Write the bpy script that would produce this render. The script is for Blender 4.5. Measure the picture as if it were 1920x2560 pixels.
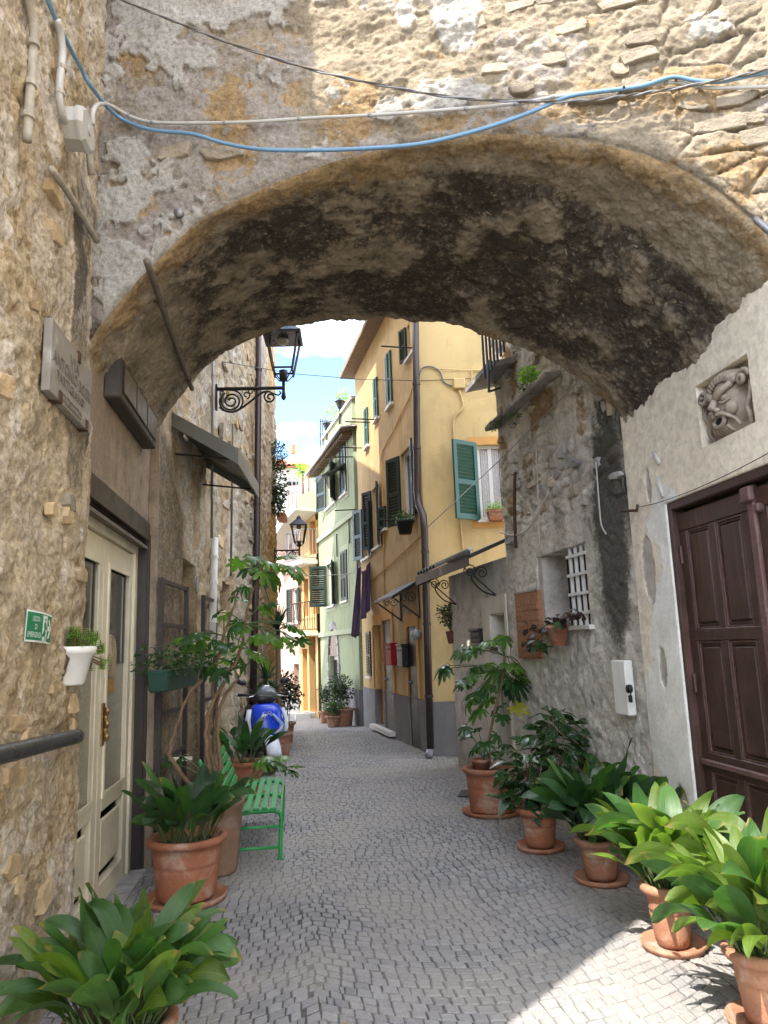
import bpy, math, random
import numpy as np
from mathutils import Vector, Matrix

for _o in list(bpy.data.objects):
    bpy.data.objects.remove(_o)
SC = bpy.context.scene
COL = SC.collection

# ------------------------------------------------------------------ camera
FPX, CX, CY, EYE = 1862.0, 960.0, 1280.0, 1.65          # focal length in pixels of a 1920 x 2560 frame
YAW, PITCH, ROLL = math.radians(7.2), math.radians(10.3), math.radians(2.0)
_fw = np.array([math.sin(YAW) * math.cos(PITCH), math.cos(YAW) * math.cos(PITCH), math.sin(PITCH)])
_rt = np.array([math.cos(YAW), -math.sin(YAW), 0.0])
_up = np.cross(_rt, _fw)
CR = math.cos(ROLL) * _rt - math.sin(ROLL) * _up
CU = math.sin(ROLL) * _rt + math.cos(ROLL) * _up
CAM = np.array([0.0, 0.0, EYE])
cam = bpy.data.cameras.new("camera")
cam.sensor_fit = 'VERTICAL'
cam.sensor_height = 36.0
cam.lens = FPX / 2560.0 * 36.0
cam.clip_start = 0.05
cam.clip_end = 2000.0
cam_ob = bpy.data.objects.new("camera", cam)
COL.objects.link(cam_ob)
cam_ob.matrix_world = Matrix(((CR[0], CU[0], -_fw[0], CAM[0]), (CR[1], CU[1], -_fw[1], CAM[1]),
                              (CR[2], CU[2], -_fw[2], CAM[2]), (0, 0, 0, 1)))
SC.camera = cam_ob

# ------------------------------------------------------------------ sky and sun
SUN_D = Vector((0.42, 0.40, -0.82)).normalized()           # the way the light travels
SUN_EL = math.asin(-SUN_D.z)
SUN_ROT = math.atan2(-SUN_D.x, -SUN_D.y)
world = bpy.data.worlds.new("World")
SC.world = world
world.use_nodes = True
wn, wl = world.node_tree.nodes, world.node_tree.links
wn.clear()
w_out = wn.new('ShaderNodeOutputWorld')
w_bg = wn.new('ShaderNodeBackground')
w_bg.inputs['Strength'].default_value = 0.15
w_sky = wn.new('ShaderNodeTexSky')
w_sky.sky_type = 'NISHITA'
w_sky.sun_disc = False
w_sky.sun_elevation = SUN_EL
w_sky.sun_rotation = SUN_ROT
w_sky.air_density = 0.55
w_sky.dust_density = 0.2
w_sky.ozone_density = 1.0
w_tc = wn.new('ShaderNodeTexCoord')
w_map = wn.new('ShaderNodeMapping')
w_map.inputs['Scale'].default_value = (1.0, 1.0, 1.9)
w_map.inputs['Location'].default_value = (8.84, 7.85, 2.6)
w_nz = wn.new('ShaderNodeTexNoise')
w_nz.inputs['Scale'].default_value = 3.1
w_nz.inputs['Detail'].default_value = 7.0
w_nz.inputs['Roughness'].default_value = 0.52
w_rmp = wn.new('ShaderNodeValToRGB')
w_rmp.color_ramp.elements[0].position = 0.42
w_rmp.color_ramp.elements[0].color = (0, 0, 0, 1)
w_rmp.color_ramp.elements[1].position = 0.63
w_rmp.color_ramp.elements[1].color = (1, 1, 1, 1)
w_mix = wn.new('ShaderNodeMix')
w_mix.data_type = 'RGBA'
w_mix.inputs[7].default_value = (11.6, 12.0, 12.6, 1)        # cloud
wl.new(w_tc.outputs['Generated'], w_map.inputs['Vector'])
wl.new(w_map.outputs['Vector'], w_nz.inputs['Vector'])
wl.new(w_nz.outputs['Fac'], w_rmp.inputs['Fac'])
wl.new(w_rmp.outputs['Color'], w_mix.inputs[0])
wl.new(w_sky.outputs['Color'], w_mix.inputs[6])
wl.new(w_mix.outputs[2], w_bg.inputs['Color'])
wl.new(w_bg.outputs['Background'], w_out.inputs['Surface'])

sun = bpy.data.lights.new("sun", 'SUN')
sun.energy = 2.3
sun.angle = math.radians(0.53)
sun.color = (1.0, 0.95, 0.87)
sun_ob = bpy.data.objects.new("sun", sun)
COL.objects.link(sun_ob)
sun_ob.rotation_mode = 'QUATERNION'
sun_ob.rotation_quaternion = SUN_D.to_track_quat('-Z', 'Y')
sun_ob.location = (-6, -6, 14)

vs = SC.view_settings
vs.view_transform = 'Standard'
vs.look = 'None'
vs.exposure = 2.42
vs.gamma = 1.0
vs.use_curve_mapping = False
SC.cycles.use_denoising = True
SC.cycles.max_bounces = 10
SC.cycles.diffuse_bounces = 8
SC.cycles.glossy_bounces = 3
SC.cycles.transmission_bounces = 4
SC.cycles.transparent_max_bounces = 8
SC.cycles.sample_clamp_indirect = 6.0
SC.cycles.use_adaptive_sampling = False

# ------------------------------------------------------------------ measuring: picture point -> point on a real surface
def ray(x, y):
    return _fw + CR * (x - CX) / FPX - CU * (y - CY) / FPX
def on_z(x, y, z=0.0):
    d = ray(x, y); return CAM + d * ((z - EYE) / d[2])
def on_x(x, y, X):
    d = ray(x, y); return CAM + d * (X / d[0])
def on_y(x, y, Y):
    d = ray(x, y); return CAM + d * (Y / d[1])
def A(*v):
    return np.array(v, float)

class Wall:
    """vertical plane through plan points a -> b; n points into the street"""
    def __init__(s, a, b, side):
        s.a = A(a[0], a[1], 0); s.b = A(b[0], b[1], 0)
        d = s.b - s.a; s.len = float(np.linalg.norm(d)); s.t = d / s.len
        s.n = A(s.t[1], -s.t[0], 0) * side
    def pt(s, u, o, z):
        return s.a + s.t * u + s.n * o + A(0, 0, z)
    def uz(s, x, y, o=0.0):
        d = ray(x, y); q = s.a + s.n * o - CAM; q[2] = 0
        k = (q @ s.n) / (d @ s.n); p = CAM + d * k
        return float((p - s.a) @ s.t), float(p[2])
    def px(s, x, y, o=0.0):
        u, z = s.uz(x, y, o); return s.pt(u, o, z)

LN = Wall((-1.17, 0), (-1.17, 4.42), 1)         # rough left wall in front of the arch
LA = Wall((-1.21, 4.42), (-1.21, 6.5), 1)       # left wall under the arch
LB = Wall((-1.17, 6.5), (-0.36, 17.0), 1)       # left houses behind the arch
NF = Wall((-1.17, 4.42), (2.6, 3.3), 1)         # near face of the arch
FF = Wall((-1.17, 6.5), (2.6, 5.39), 1)         # far face
RN = Wall((2.6, 0), (2.6, 5.39), -1)            # white right wall
RB = Wall((2.6, 5.39), (2.23, 10.52), -1)       # rubble right wall
Y1 = Wall((2.11, 11.64), (1.55, 16.98), -1)     # yellow house, street face
Y2 = Wall((2.11, 11.64), (5.9, 11.16), 1)       # yellow house, end face
G1 = Wall((1.49, 17.25), (0.78, 21.8), -1)      # green house
G2 = Wall((1.49, 17.25), (2.3, 16.9), 1)
OR = Wall((0.70, 21.8), (0.18, 22.9), -1)       # orange house
PK = Wall((0.18, 22.9), (-1.2, 26.0), -1)       # pink house

# ------------------------------------------------------------------ noise
def _hash(ix, iy, iz, seed):
    h = (ix.astype(np.int64) * 374761393 + iy.astype(np.int64) * 668265263 + iz.astype(np.int64) * 2147483647 + seed * 144665) & 0xffffffff
    h = ((h ^ (h >> 13)) * 1274126177) & 0xffffffff
    h = ((h ^ (h >> 16)) * 2246822519) & 0xffffffff
    return ((h ^ (h >> 15)) & 0xffffff).astype(np.float64) / 0xffffff
def vn(x, y, z, seed=0):
    fx, fy, fz = np.floor(x), np.floor(y), np.floor(z)
    tx, ty, tz = x - fx, y - fy, z - fz
    tx = tx * tx * tx * (tx * (tx * 6 - 15) + 10); ty = ty * ty * ty * (ty * (ty * 6 - 15) + 10); tz = tz * tz * tz * (tz * (tz * 6 - 15) + 10)
    r = 0
    for a in (0, 1):
        for b in (0, 1):
            for c in (0, 1):
                w = (tx if a else 1 - tx) * (ty if b else 1 - ty) * (tz if c else 1 - tz)
                r = r + w * _hash(fx + a, fy + b, fz + c, seed)
    return r
def fbm(x, y, z, octv=5, seed=0, gain=0.5):
    x, y, z = np.broadcast_arrays(np.asarray(x, float), np.asarray(y, float), np.asarray(z, float))
    s, a, t = 0, 1.0, 0
    for i in range(octv):
        s = s + a * vn(x * 2 ** i + 17.3 * i, y * 2 ** i + 5.1 * i, z * 2 ** i + 9.7 * i, seed + i); t += a; a *= gain
    return s / t
def sst(a, b, x):
    t = np.clip((x - a) / (b - a), 0, 1); return t * t * (3 - 2 * t)
def terrace(t, n, w=.22):
    """turn a smooth field into broken, flaked layers"""
    t = t * n; f = np.floor(t); return (f + sst(.5 - w, .5 + w, t - f)) / n
def worley(x, y, seed=0):
    fx, fy = np.floor(x), np.floor(y)
    f1 = np.full(x.shape, 9.0); f2 = np.full(x.shape, 9.0); cid = np.zeros(x.shape)
    z0 = np.zeros_like(fx)
    for i in (-1, 0, 1):
        for j in (-1, 0, 1):
            cx, cy = fx + i, fy + j
            px = cx + 0.15 + 0.7 * _hash(cx, cy, z0, seed); py = cy + 0.15 + 0.7 * _hash(cx, cy, z0 + 1, seed)
            d = np.hypot(x - px, y - py); k = d < f1
            f2 = np.where(k, f1, np.minimum(f2, d)); f1 = np.where(k, d, f1)
            cid = np.where(k, _hash(cx, cy, z0 + 2, seed), cid)
    return f1, f2 - f1, cid

# ------------------------------------------------------------------ objects
def tag(o, label=None, cat=None, group=None, kind=None):
    if label: o['label'] = label
    if cat: o['category'] = cat
    if group: o['group'] = group
    if kind: o['kind'] = kind
    return o
def thing(name, loc, label, cat, group=None):
    o = bpy.data.objects.new(name, None); COL.objects.link(o)
    o.location = Vector([float(v) for v in loc]); o.empty_display_size = 0.1
    return tag(o, label, cat, group)
def origin(o):
    v = Vector((0, 0, 0))
    while o is not None:
        v = v + o.location; o = o.parent
    return v
def mesh_object(name, V, F, mat, parent=None, smooth=False, base=None, attrs=None, uv=None):
    """V in world coordinates; the object stands at its parent's origin (or at base)"""
    V = np.asarray(V, float)
    og = origin(parent) if parent is not None else Vector(base if base is not None else (0, 0, 0))
    me = bpy.data.meshes.new(name)
    if isinstance(F, np.ndarray):
        nf = len(F); k = F.shape[1]
        me.vertices.add(len(V)); me.loops.add(nf * k); me.polygons.add(nf)
        me.vertices.foreach_set('co', (V - np.array(og)).astype(np.float32).ravel())
        me.loops.foreach_set('vertex_index', F.astype(np.int32).ravel())
        me.polygons.foreach_set('loop_start', np.arange(0, nf * k, k, dtype=np.int32))
        me.polygons.foreach_set('loop_total', np.full(nf, k, dtype=np.int32))
        me.update(calc_edges=True)
    else:
        me.from_pydata((V - np.array(og)).tolist(), [], F); me.update()
    if attrs:
        for k, v in attrs.items():
            a = me.attributes.new(k, 'FLOAT', 'POINT'); a.data.foreach_set('value', np.asarray(v, np.float32).ravel())
    if uv is not None:
        l = me.uv_layers.new(name='UVMap'); idx = np.empty(len(me.loops), np.int32); me.loops.foreach_get('vertex_index', idx)
        l.data.foreach_set('uv', np.asarray(uv, np.float32)[idx].ravel())
    if smooth:
        me.polygons.foreach_set('use_smooth', np.ones(len(me.polygons), bool))
    me.materials.append(mat)
    o = bpy.data.objects.new(name, me); COL.objects.link(o)
    if parent is not None: o.parent = parent
    else: o.location = og
    return o

class MB:
    def __init__(s): s.V = []; s.F = []
    def add(s, V, F):
        n = len(s.V); s.V += [tuple(float(c) for c in v) for v in V]; s.F += [tuple(i + n for i in f) for f in F]; return s
    def hexa(s, c):
        return s.add(c, [(0, 3, 2, 1), (4, 5, 6, 7), (0, 1, 5, 4), (1, 2, 6, 5), (2, 3, 7, 6), (3, 0, 4, 7)])
    def box(s, p0, p1):
        (a, b, c), (d, e, f) = p0, p1
        return s.hexa([(a, b, c), (d, b, c), (d, e, c), (a, e, c), (a, b, f), (d, b, f), (d, e, f), (a, e, f)])
    def wbox(s, W, u0, u1, o0, o1, z0, z1):
        return s.hexa([W.pt(u0, o0, z0), W.pt(u1, o0, z0), W.pt(u1, o1, z0), W.pt(u0, o1, z0),
                       W.pt(u0, o0, z1), W.pt(u1, o0, z1), W.pt(u1, o1, z1), W.pt(u0, o1, z1)])
    def bar(s, p, q, w, h=None, up=(0, 0, 1)):
        """rectangular bar from p to q"""
        h = h or w; p, q = A(*p), A(*q); d = (q - p) / np.linalg.norm(q - p)
        x = np.cross(d, A(*up)); 
        if np.linalg.norm(x) < 1e-4: x = np.cross(d, A(1, 0, 0))
        x /= np.linalg.norm(x); y = np.cross(x, d)
        c = [k + x * i * w / 2 + y * j * h / 2 for k in (p, q) for i, j in ((-1, -1), (1, -1), (1, 1), (-1, 1))]
        return s.hexa(c)
    def tube(s, path, r, n=8, cap=True):
        P = [A(*p) for p in path]; m = len(P); R = r if isinstance(r, (list, tuple)) else [r] * m
        V = []; F = []; prev = None
        for i in range(m):
            d = P[min(i + 1, m - 1)] - P[max(i - 1, 0)]; d = d / (np.linalg.norm(d) + 1e-12)
            x = prev - d * (prev @ d) if prev is not None else np.cross(d, A(0, 0, 1) if abs(d[2]) < .9 else A(1, 0, 0))
            x = x / (np.linalg.norm(x) + 1e-12); y = np.cross(d, x); prev = x
            for k in range(n):
                a = 2 * math.pi * k / n; V.append(P[i] + (x * math.cos(a) + y * math.sin(a)) * R[i])
        for i in range(m - 1):
            for k in range(n):
                F.append((i * n + k, i * n + (k + 1) % n, (i + 1) * n + (k + 1) % n, (i + 1) * n + k))
        if cap: F.append(tuple(range(n - 1, -1, -1))); F.append(tuple((m - 1) * n + k for k in range(n)))
        return s.add(V, F)
    def lathe(s, c, prof, n=24, half=False, sx=1.0, ang=0.0):
        V = []; F = []; c = A(*c); m = len(prof); tot = math.pi if half else 2 * math.pi; nn = n + 1 if half else n
        for (r, z) in prof:
            for k in range(nn):
                a = ang + tot * k / n; V.append(c + A(r * math.cos(a) * sx, r * math.sin(a), z))
        for i in range(m - 1):
            for k in range(n):
                k2 = k + 1 if half else (k + 1) % n
                F.append((i * nn + k, i * nn + k2, (i + 1) * nn + k2, (i + 1) * nn + k))
        return s.add(V, F)
    def prism(s, poly, ext):
        n = len(poly); e = A(*ext)
        return s.add([A(*p) for p in poly] + [A(*p) + e for p in poly],
                     [tuple(range(n - 1, -1, -1)), tuple(range(n, 2 * n))] + [(i, (i + 1) % n, n + (i + 1) % n, n + i) for i in range(n)])
    def loft(s, rings, cap=True):
        n = len(rings[0]); V = [p for r in rings for p in r]; F = []
        for i in range(len(rings) - 1):
            for k in range(n): F.append((i * n + k, i * n + (k + 1) % n, (i + 1) * n + (k + 1) % n, (i + 1) * n + k))
        if cap: F.append(tuple(range(n - 1, -1, -1))); F.append(tuple((len(rings) - 1) * n + k for k in range(n)))
        return s.add(V, F)
    def build(s, name, mat, parent=None, smooth=False, base=None, label=None):
        o = mesh_object(name, s.V, s.F, mat, parent, smooth, base)
        if label: o['label'] = label
        return o
def smooth_path(P, n=6):
    """Catmull-Rom through P"""
    P = [A(*p) for p in P]; Q = [2 * P[0] - P[1]] + P + [2 * P[-1] - P[-2]]; out = []
    for i in range(1, len(Q) - 2):
        a, b, c, d = Q[i - 1:i + 3]
        for k in range(n):
            t = k / n; out.append(.5 * (2 * b + (c - a) * t + (2 * a - 5 * b + 4 * c - d) * t * t + (3 * b - a - 3 * c + d) * t ** 3))
    out.append(P[-1]); return out
def bevel(o, w=0.004, seg=1):
    m = o.modifiers.new('bevel', 'BEVEL'); m.width = w; m.segments = seg; m.limit_method = 'ANGLE'; m.angle_limit = 0.6
    return o

# ------------------------------------------------------------------ materials
class NT:
    def __init__(s, name):
        s.m = bpy.data.materials.new(name); s.m.use_nodes = True; s.n = s.m.node_tree.nodes; s.l = s.m.node_tree.links
        s.n.clear(); s.out = s.n.new('ShaderNodeOutputMaterial'); s.b = s.n.new('ShaderNodeBsdfPrincipled')
        s.l.new(s.b.outputs[0], s.out.inputs['Surface'])
        s.geo = None
    def node(s, t, **k):
        n = s.n.new(t)
        for a, v in k.items(): setattr(n, a, v)
        return n
    def set(s, sock, v):
        if isinstance(v, bpy.types.NodeSocket): s.l.new(v, sock)
        elif isinstance(v, (tuple, list)) and len(v) == 3 and sock.type == 'RGBA': sock.default_value = (*v, 1)
        else: sock.default_value = v
    def pos(s, scale=(1, 1, 1)):
        if s.geo is None: s.geo = s.n.new('ShaderNodeNewGeometry')
        if scale == (1, 1, 1): return s.geo.outputs['Position']
        m = s.n.new('ShaderNodeVectorMath'); m.operation = 'MULTIPLY'; s.l.new(s.geo.outputs['Position'], m.inputs[0]); m.inputs[1].default_value = scale
        return m.outputs[0]
    def noise(s, scale, detail=5, rough=.55, vec=None, stretch=(1, 1, 1), dist=0.0):
        n = s.n.new('ShaderNodeTexNoise'); n.inputs['Scale'].default_value = scale; n.inputs['Detail'].default_value = detail
        n.inputs['Roughness'].default_value = rough; n.inputs['Distortion'].default_value = dist
        s.l.new(vec if vec is not None else s.pos(stretch), n.inputs['Vector']); return n.outputs['Fac']
    def ramp(s, fac, stops):
        r = s.n.new('ShaderNodeValToRGB'); s.l.new(fac, r.inputs['Fac']); e = r.color_ramp.elements
        while len(e) < len(stops): e.new(.5)
        for i, (p, c) in enumerate(stops): e[i].position = p; e[i].color = (*c, 1) if len(c) == 3 else c
        return r.outputs['Color']
    def map(s, v, a, b, c=0.0, d=1.0):
        m = s.n.new('ShaderNodeMapRange'); m.inputs[1].default_value = a; m.inputs[2].default_value = b
        m.inputs[3].default_value = c; m.inputs[4].default_value = d; m.interpolation_type = 'SMOOTHSTEP'; s.set(m.inputs[0], v); return m.outputs[0]
    def math(s, op, a, b=0.0):
        m = s.n.new('ShaderNodeMath'); m.operation = op; s.set(m.inputs[0], a); s.set(m.inputs[1], b); return m.outputs[0]
    def mix(s, f, a, b, mode='MIX'):
        m = s.n.new('ShaderNodeMix'); m.data_type = 'RGBA'; m.blend_type = mode; s.set(m.inputs[0], f); s.set(m.inputs[6], a); s.set(m.inputs[7], b); return m.outputs[2]
    def attr(s, name):
        a = s.n.new('ShaderNodeAttribute'); a.attribute_name = name; return a.outputs['Fac']
    def bump(s, h, strength=.5, dist=.01, normal=None):
        b = s.n.new('ShaderNodeBump'); b.inputs['Strength'].default_value = strength; b.inputs['Distance'].default_value = dist
        s.l.new(h, b.inputs['Height'])
        if normal is not None: s.l.new(normal, b.inputs['Normal'])
        s.l.new(b.outputs[0], s.b.inputs['Normal']); return b.outputs[0]
    def done(s, col=None, rough=None, metal=None, spec=None):
        if col is not None: s.set(s.b.inputs['Base Color'], col)
        if rough is not None: s.set(s.b.inputs['Roughness'], rough)
        if metal is not None: s.b.inputs['Metallic'].default_value = metal
        if spec is not None: s.b.inputs['Specular IOR Level'].default_value = spec
        return s.m
def sc_(c, k): return tuple(min(1, v * k) for v in c)
def plain(name, c, rough=.55, metal=0., var=.18, scale=14, bump=0., bscale=80, c2=None, streak=0., spec=.5, rand=0., bloom=0., wear=0., patch=0.):
    t = NT(name)
    f = t.noise(scale, 5, .6)
    col = t.ramp(f, [(.3, sc_(c, 1 - var)), (.55, c), (.75, c2 or sc_(c, 1 + var))])
    if streak:
        g = t.noise(7, 4, .6, stretch=(1, 1, .12)); col = t.mix(t.map(g, .5, .75, 0, streak), col, sc_(c, .45))
    if rand:
        i = t.node('ShaderNodeObjectInfo'); col = t.mix(1.0, col, t.ramp(i.outputs['Random'], [(0, (1 - rand,) * 3), (1, (1 + rand,) * 3)]), 'MULTIPLY')
    if patch:
        g = t.noise(.9, 7, .6, dist=.7); col = t.mix(t.map(g, .50, .56, 0, patch), col, sc_(c, 1.22)); g = t.noise(1.7, 7, .65, dist=.9); col = t.mix(t.map(g, .57, .64, 0, patch), col, sc_(c, .66))
    if bloom:
        g = t.noise(4.5, 6, .65, dist=.8); col = t.mix(t.map(g, .48, .72, 0, bloom), col, (.52, .44, .37))
        g = t.noise(30, 5, .6); col = t.mix(t.map(g, .58, .72, 0, bloom * .6), col, sc_(c, .4))
    if wear:
        g = t.noise(16, 6, .7, stretch=(1, 1, .07)); col = t.mix(t.map(g, .53, .74, 0, wear), col, sc_(c, 2.6))
    if bump: t.bump(t.noise(bscale, 5, .6), 1.0, bump)
    return t.done(col, t.map(f, .3, .8, max(.05, rough - .08), min(1, rough + .1)), metal, spec)

def masonry(name, base, plaster, white, dark, orange, bump=.012, rough=.92, scale=5.0, grain=1.0, soft=(.42, .78), fleck=0.):
    """old wall: colours picked by where plaster, whitewash, soot, ochre mortar and painted warm bounce lie on it (attributes set with the relief)"""
    t = NT(name)
    n1 = t.noise(scale, 8, .62); n2 = t.noise(38, 7, .65); n3 = t.noise(14, 6, .6, dist=.6)
    c = t.ramp(n1, [(.30, sc_(base, .62)), (.48, base), (.62, sc_(base, 1.22)), (.72, sc_(base, .9))])
    oc = t.mix(t.map(n3, .35, .7), orange, sc_(orange, .6))
    e = t.math('MULTIPLY', t.math('SUBTRACT', n3, .5), .9)
    c = t.mix(t.map(t.math('ADD', t.attr('ochre'), e), .4, .7), c, oc)
    pc = t.ramp(n3, [(.3, sc_(plaster, .78)), (.52, plaster), (.7, sc_(plaster, 1.16))])
    c = t.mix(t.map(t.math('ADD', t.attr('plaster'), e), .45, .6), c, pc)
    wc = t.ramp(n1, [(.35, sc_(white, .82)), (.6, white)])
    c = t.mix(t.map(t.math('ADD', t.attr('white'), e), .45, .58), c, wc)
    e2 = t.math('MULTIPLY', t.math('SUBTRACT', n2, .5), 1.1)
    dc = t.ramp(n2, [(.3, sc_(dark, .6)), (.6, dark), (.8, sc_(dark, 1.8))])
    c = t.mix(t.map(t.math('ADD', t.math('ADD', t.attr('soot'), e2), t.math('MULTIPLY', e, .5)), soft[0], soft[1], 0, .96), c, dc)
    if fleck: c = t.mix(t.math('MULTIPLY', t.map(t.noise(26, 9, .72, dist=.5), .585, .60), t.map(t.noise(3.5, 4, .6), .35, .6, .25, fleck)), c, t.ramp(n2, [(.3, sc_(base, .9)), (.7, sc_(base, 1.5))]))
    c = t.mix(t.math('MULTIPLY', t.attr('moss'), t.map(n2, .35, .6)), c, (.045, .05, .022))
    c = t.mix(1.0, c, t.ramp(n2, [(.25, (1 - .45 * grain,) * 3), (.5, (1,) * 3), (.75, (1 + .25 * grain,) * 3)]), 'MULTIPLY')
    h = t.math('ADD', t.math('MULTIPLY', n2, 1.0), t.math('MULTIPLY', t.noise(150, 4, .6), .35))
    t.bump(h, 1.0, bump)
    return t.done(c, rough, 0, .25)

# ================================================================== materials in use
RNG = random.Random(7)
M_rub = masonry('old ochre rubble', (.50, .405, .275), (.51, .425, .33), (.66, .58, .48), (.12, .10, .075), (.46, .31, .14), bump=.02, grain=1.25, fleck=.35)
M_arch = masonry('arch masonry', (.27, .222, .158), (.305, .268, .232), (.43, .405, .36), (.050, .040, .031), (.36, .245, .125), bump=.016, soft=(.30, .74), fleck=.85)
M_white = masonry('peeling white plaster', (.42, .39, .35), (.74, .67, .54), (.80, .79, .74), (.13, .115, .10), (.52, .38, .15), bump=.004, grain=.35)
M_grey = masonry('grey rough render', (.55, .52, .465), (.58, .55, .495), (.64, .61, .55), (.075, .068, .058), (.40, .28, .17), bump=.012, grain=.8, soft=(.34, .95))
M_brown = masonry('brown smooth plaster', (.30, .235, .17), (.28, .215, .155), (.52, .44, .34), (.09, .075, .06), (.38, .26, .15), bump=.004, grain=.5)
M_stonehouse = masonry('stone house wall', (.42, .32, .20), (.42, .36, .27), (.58, .52, .43), (.10, .08, .06), (.52, .32, .12), bump=.02)
M_stone = plain('field stone', (.42, .36, .28), .9, var=.35, scale=9, bump=.012, bscale=40, c2=(.55, .49, .40), rand=.35, spec=.25)
M_stone_w = plain('ochre stained stone', (.50, .37, .22), .9, var=.3, scale=7, bump=.012, bscale=40, c2=(.58, .48, .34), rand=.22, spec=.25)
M_stone_a = plain('arch rubble stone', (.29, .245, .185), .92, var=.3, scale=8, bump=.014, bscale=40, c2=(.36, .32, .26), rand=.28, spec=.2)
M_stone_grey = plain('grey slate stone', (.33, .315, .30), .9, var=.35, scale=9, bump=.012, bscale=40, rand=.35, spec=.25)
def cobble_mat():
    t = NT('basalt cobble')
    g = t.node('ShaderNodeNewGeometry'); oi = t.node('ShaderNodeObjectInfo')
    rnd = t.math('FRACT', t.math('ADD', g.outputs['Random Per Island'], oi.outputs['Random']))
    n1 = t.noise(1.1, 6, .6); n2 = t.noise(60, 5, .65)
    c = t.ramp(rnd, [(0, (.185, .182, .19)), (.4, (.24, .235, .24)), (.75, (.285, .278, .275)), (1, (.22, .215, .222))])
    n4 = t.noise(7, 5, .65); c = t.mix(t.map(n4, .5, .75, 0, .55), c, (.135, .132, .138))
    dust = t.map(t.math('ADD', n1, t.math('MULTIPLY', n2, .25)), .50, .74, 0, .85)
    c = t.mix(dust, c, (.30, .275, .25))
    c = t.mix(1.0, c, t.ramp(n2, [(.3, (.75,) * 3), (.7, (1.2,) * 3)]), 'MULTIPLY')
    t.bump(n2, .8, .004)
    return t.done(c, t.map(n2, .3, .7, .5, .75), 0, .45)
M_cobble = cobble_mat()
def bed_mat():
    t = NT('street joint dirt')
    n1 = t.noise(1.1, 6, .6); n2 = t.noise(50, 5, .65); n3 = t.noise(4, 5, .6)
    c = t.mix(t.map(t.math('ADD', n1, t.math('MULTIPLY', n2, .25)), .5, .76, 0, .85), (.075, .071, .066), (.27, .25, .225))
    c = t.mix(t.map(n3, .6, .75, 0, .6), c, (.07, .085, .035))
    t.bump(n2, 1, .006)
    return t.done(c, .9, 0, .3)
M_bed = bed_mat()
M_ground = plain('earth', (.16, .145, .125), .95, var=.3, scale=1.5)
M_plainwall = plain('distant render', (.40, .33, .24), .9, var=.2, scale=2, bump=.01, bscale=30)
M_rear = plain('pale bounce render', (.66, .60, .50), .9, var=.1, scale=2)  # unseen rear houses, made pale to bounce fill into the alley
M_roofslab = plain('roof slab', (.25, .21, .18), .9, var=.2)
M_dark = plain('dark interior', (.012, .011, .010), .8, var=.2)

# ================================================================== street
def smooth1(a, b, x):
    t = min(1, max(0, (x - a) / (b - a))); return t * t * (3 - 2 * t)
def gz(x, y): return -0.26 * smooth1(14.5, 22.5, y)
def x_left(y):
    return -1.22 if y < 6.5 else float(LB.a[0] + (y - 6.5) * (LB.t[0] / LB.t[1])) - .03 if y < 17 else -6.0
def x_right(y):
    if y < 5.39: return 2.64
    if y < 10.6: return 2.64 - (y - 5.39) * .0721
    if y < 17.2: return max(1.58, 2.15 - (y - 11.64) * .105) if y > 11.6 else 2.3
    return max(.2, 1.35 - (y - 17.28) * .135) if y < 22 else .7 - (y - 21.8) * .45
ground = MB()
ground.add([(-300, -300, -.34), (300, -300, -.34), (300, 300, -.34), (-300, 300, -.34)], [(0, 1, 2, 3)])
tag(ground.build('ground', M_ground), 'bare earth under and around the houses', kind='structure')

xs = np.linspace(-7.0, 4.0, 111); ys = np.concatenate([np.linspace(-8, 2, 21)[:-1], np.arange(2, 27.01, .10)])
GX, GY = np.meshgrid(xs, ys)
GZ = np.vectorize(gz)(GX, GY) - .0068 + .010 * (fbm(GX * 1.4, GY * 1.4, 0, 4, 31) - .35)
def grid_faces(nr, nc):
    i = np.arange(nr * nc).reshape(nr, nc)
    return np.stack([i[:-1, :-1], i[:-1, 1:], i[1:, 1:], i[1:, :-1]], -1).reshape(-1, 4)
pavement = mesh_object('pavement', np.stack([GX, GY, GZ], -1).reshape(-1, 3), grid_faces(len(ys), len(xs)), M_bed, smooth=True)
tag(pavement, 'cobbled alley paved in curved fan rows', kind='structure')

_sj = {}
def seam(b, k):
    if (b, k) not in _sj: _sj[(b, k)] = RNG.uniform(-.11, .11)
    return _sj[(b, k)]
COB = []
CW, RISE, ST = 1.9, .34, .080
for ci in (-1, 0, 1, 2):
    x0 = 1.05 + (ci - 1) * CW - CW / 2
    nst = 26
    for k in range(int(25 / ST)):
        off = RNG.random() * .5
        ed = [0.0] + [max(0, min(1, (i + off + RNG.uniform(-.12, .12)) / nst)) for i in range(nst)] + [1.0]
        for i in range(len(ed) - 1):
            a, b = ed[i], ed[i + 1]
            if b - a < .012: continue
            def P(f, kk):
                xl_, xr_ = x0 + seam(ci, k), x0 + CW + seam(ci + 1, k); x = xl_ + f * (xr_ - xl_); fr = ((x - x0) / CW) % 1.0
                return x, 1.6 + kk * ST - RISE * (1 - (2 * fr - 1) ** 2) + .008 * math.sin(kk * .7 + x * 3)
            g = .0022 + RNG.random() * .0024; gx = g / CW; gk = g / ST
            q = [P(a + gx, k + gk), P(b - gx, k + gk), P(b - gx, k + 1 - gk), P(a + gx, k + 1 - gk)]
            mx = sum(p[0] for p in q) / 4; my = sum(p[1] for p in q) / 4
            if my < 1.7 or my > 24 or mx < x_left(my) + .02 or mx > x_right(my) - .02: continue
            COB.append((mx * mx + my * my, q, mx, my))
COB.sort(key=lambda c: c[0])
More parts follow.
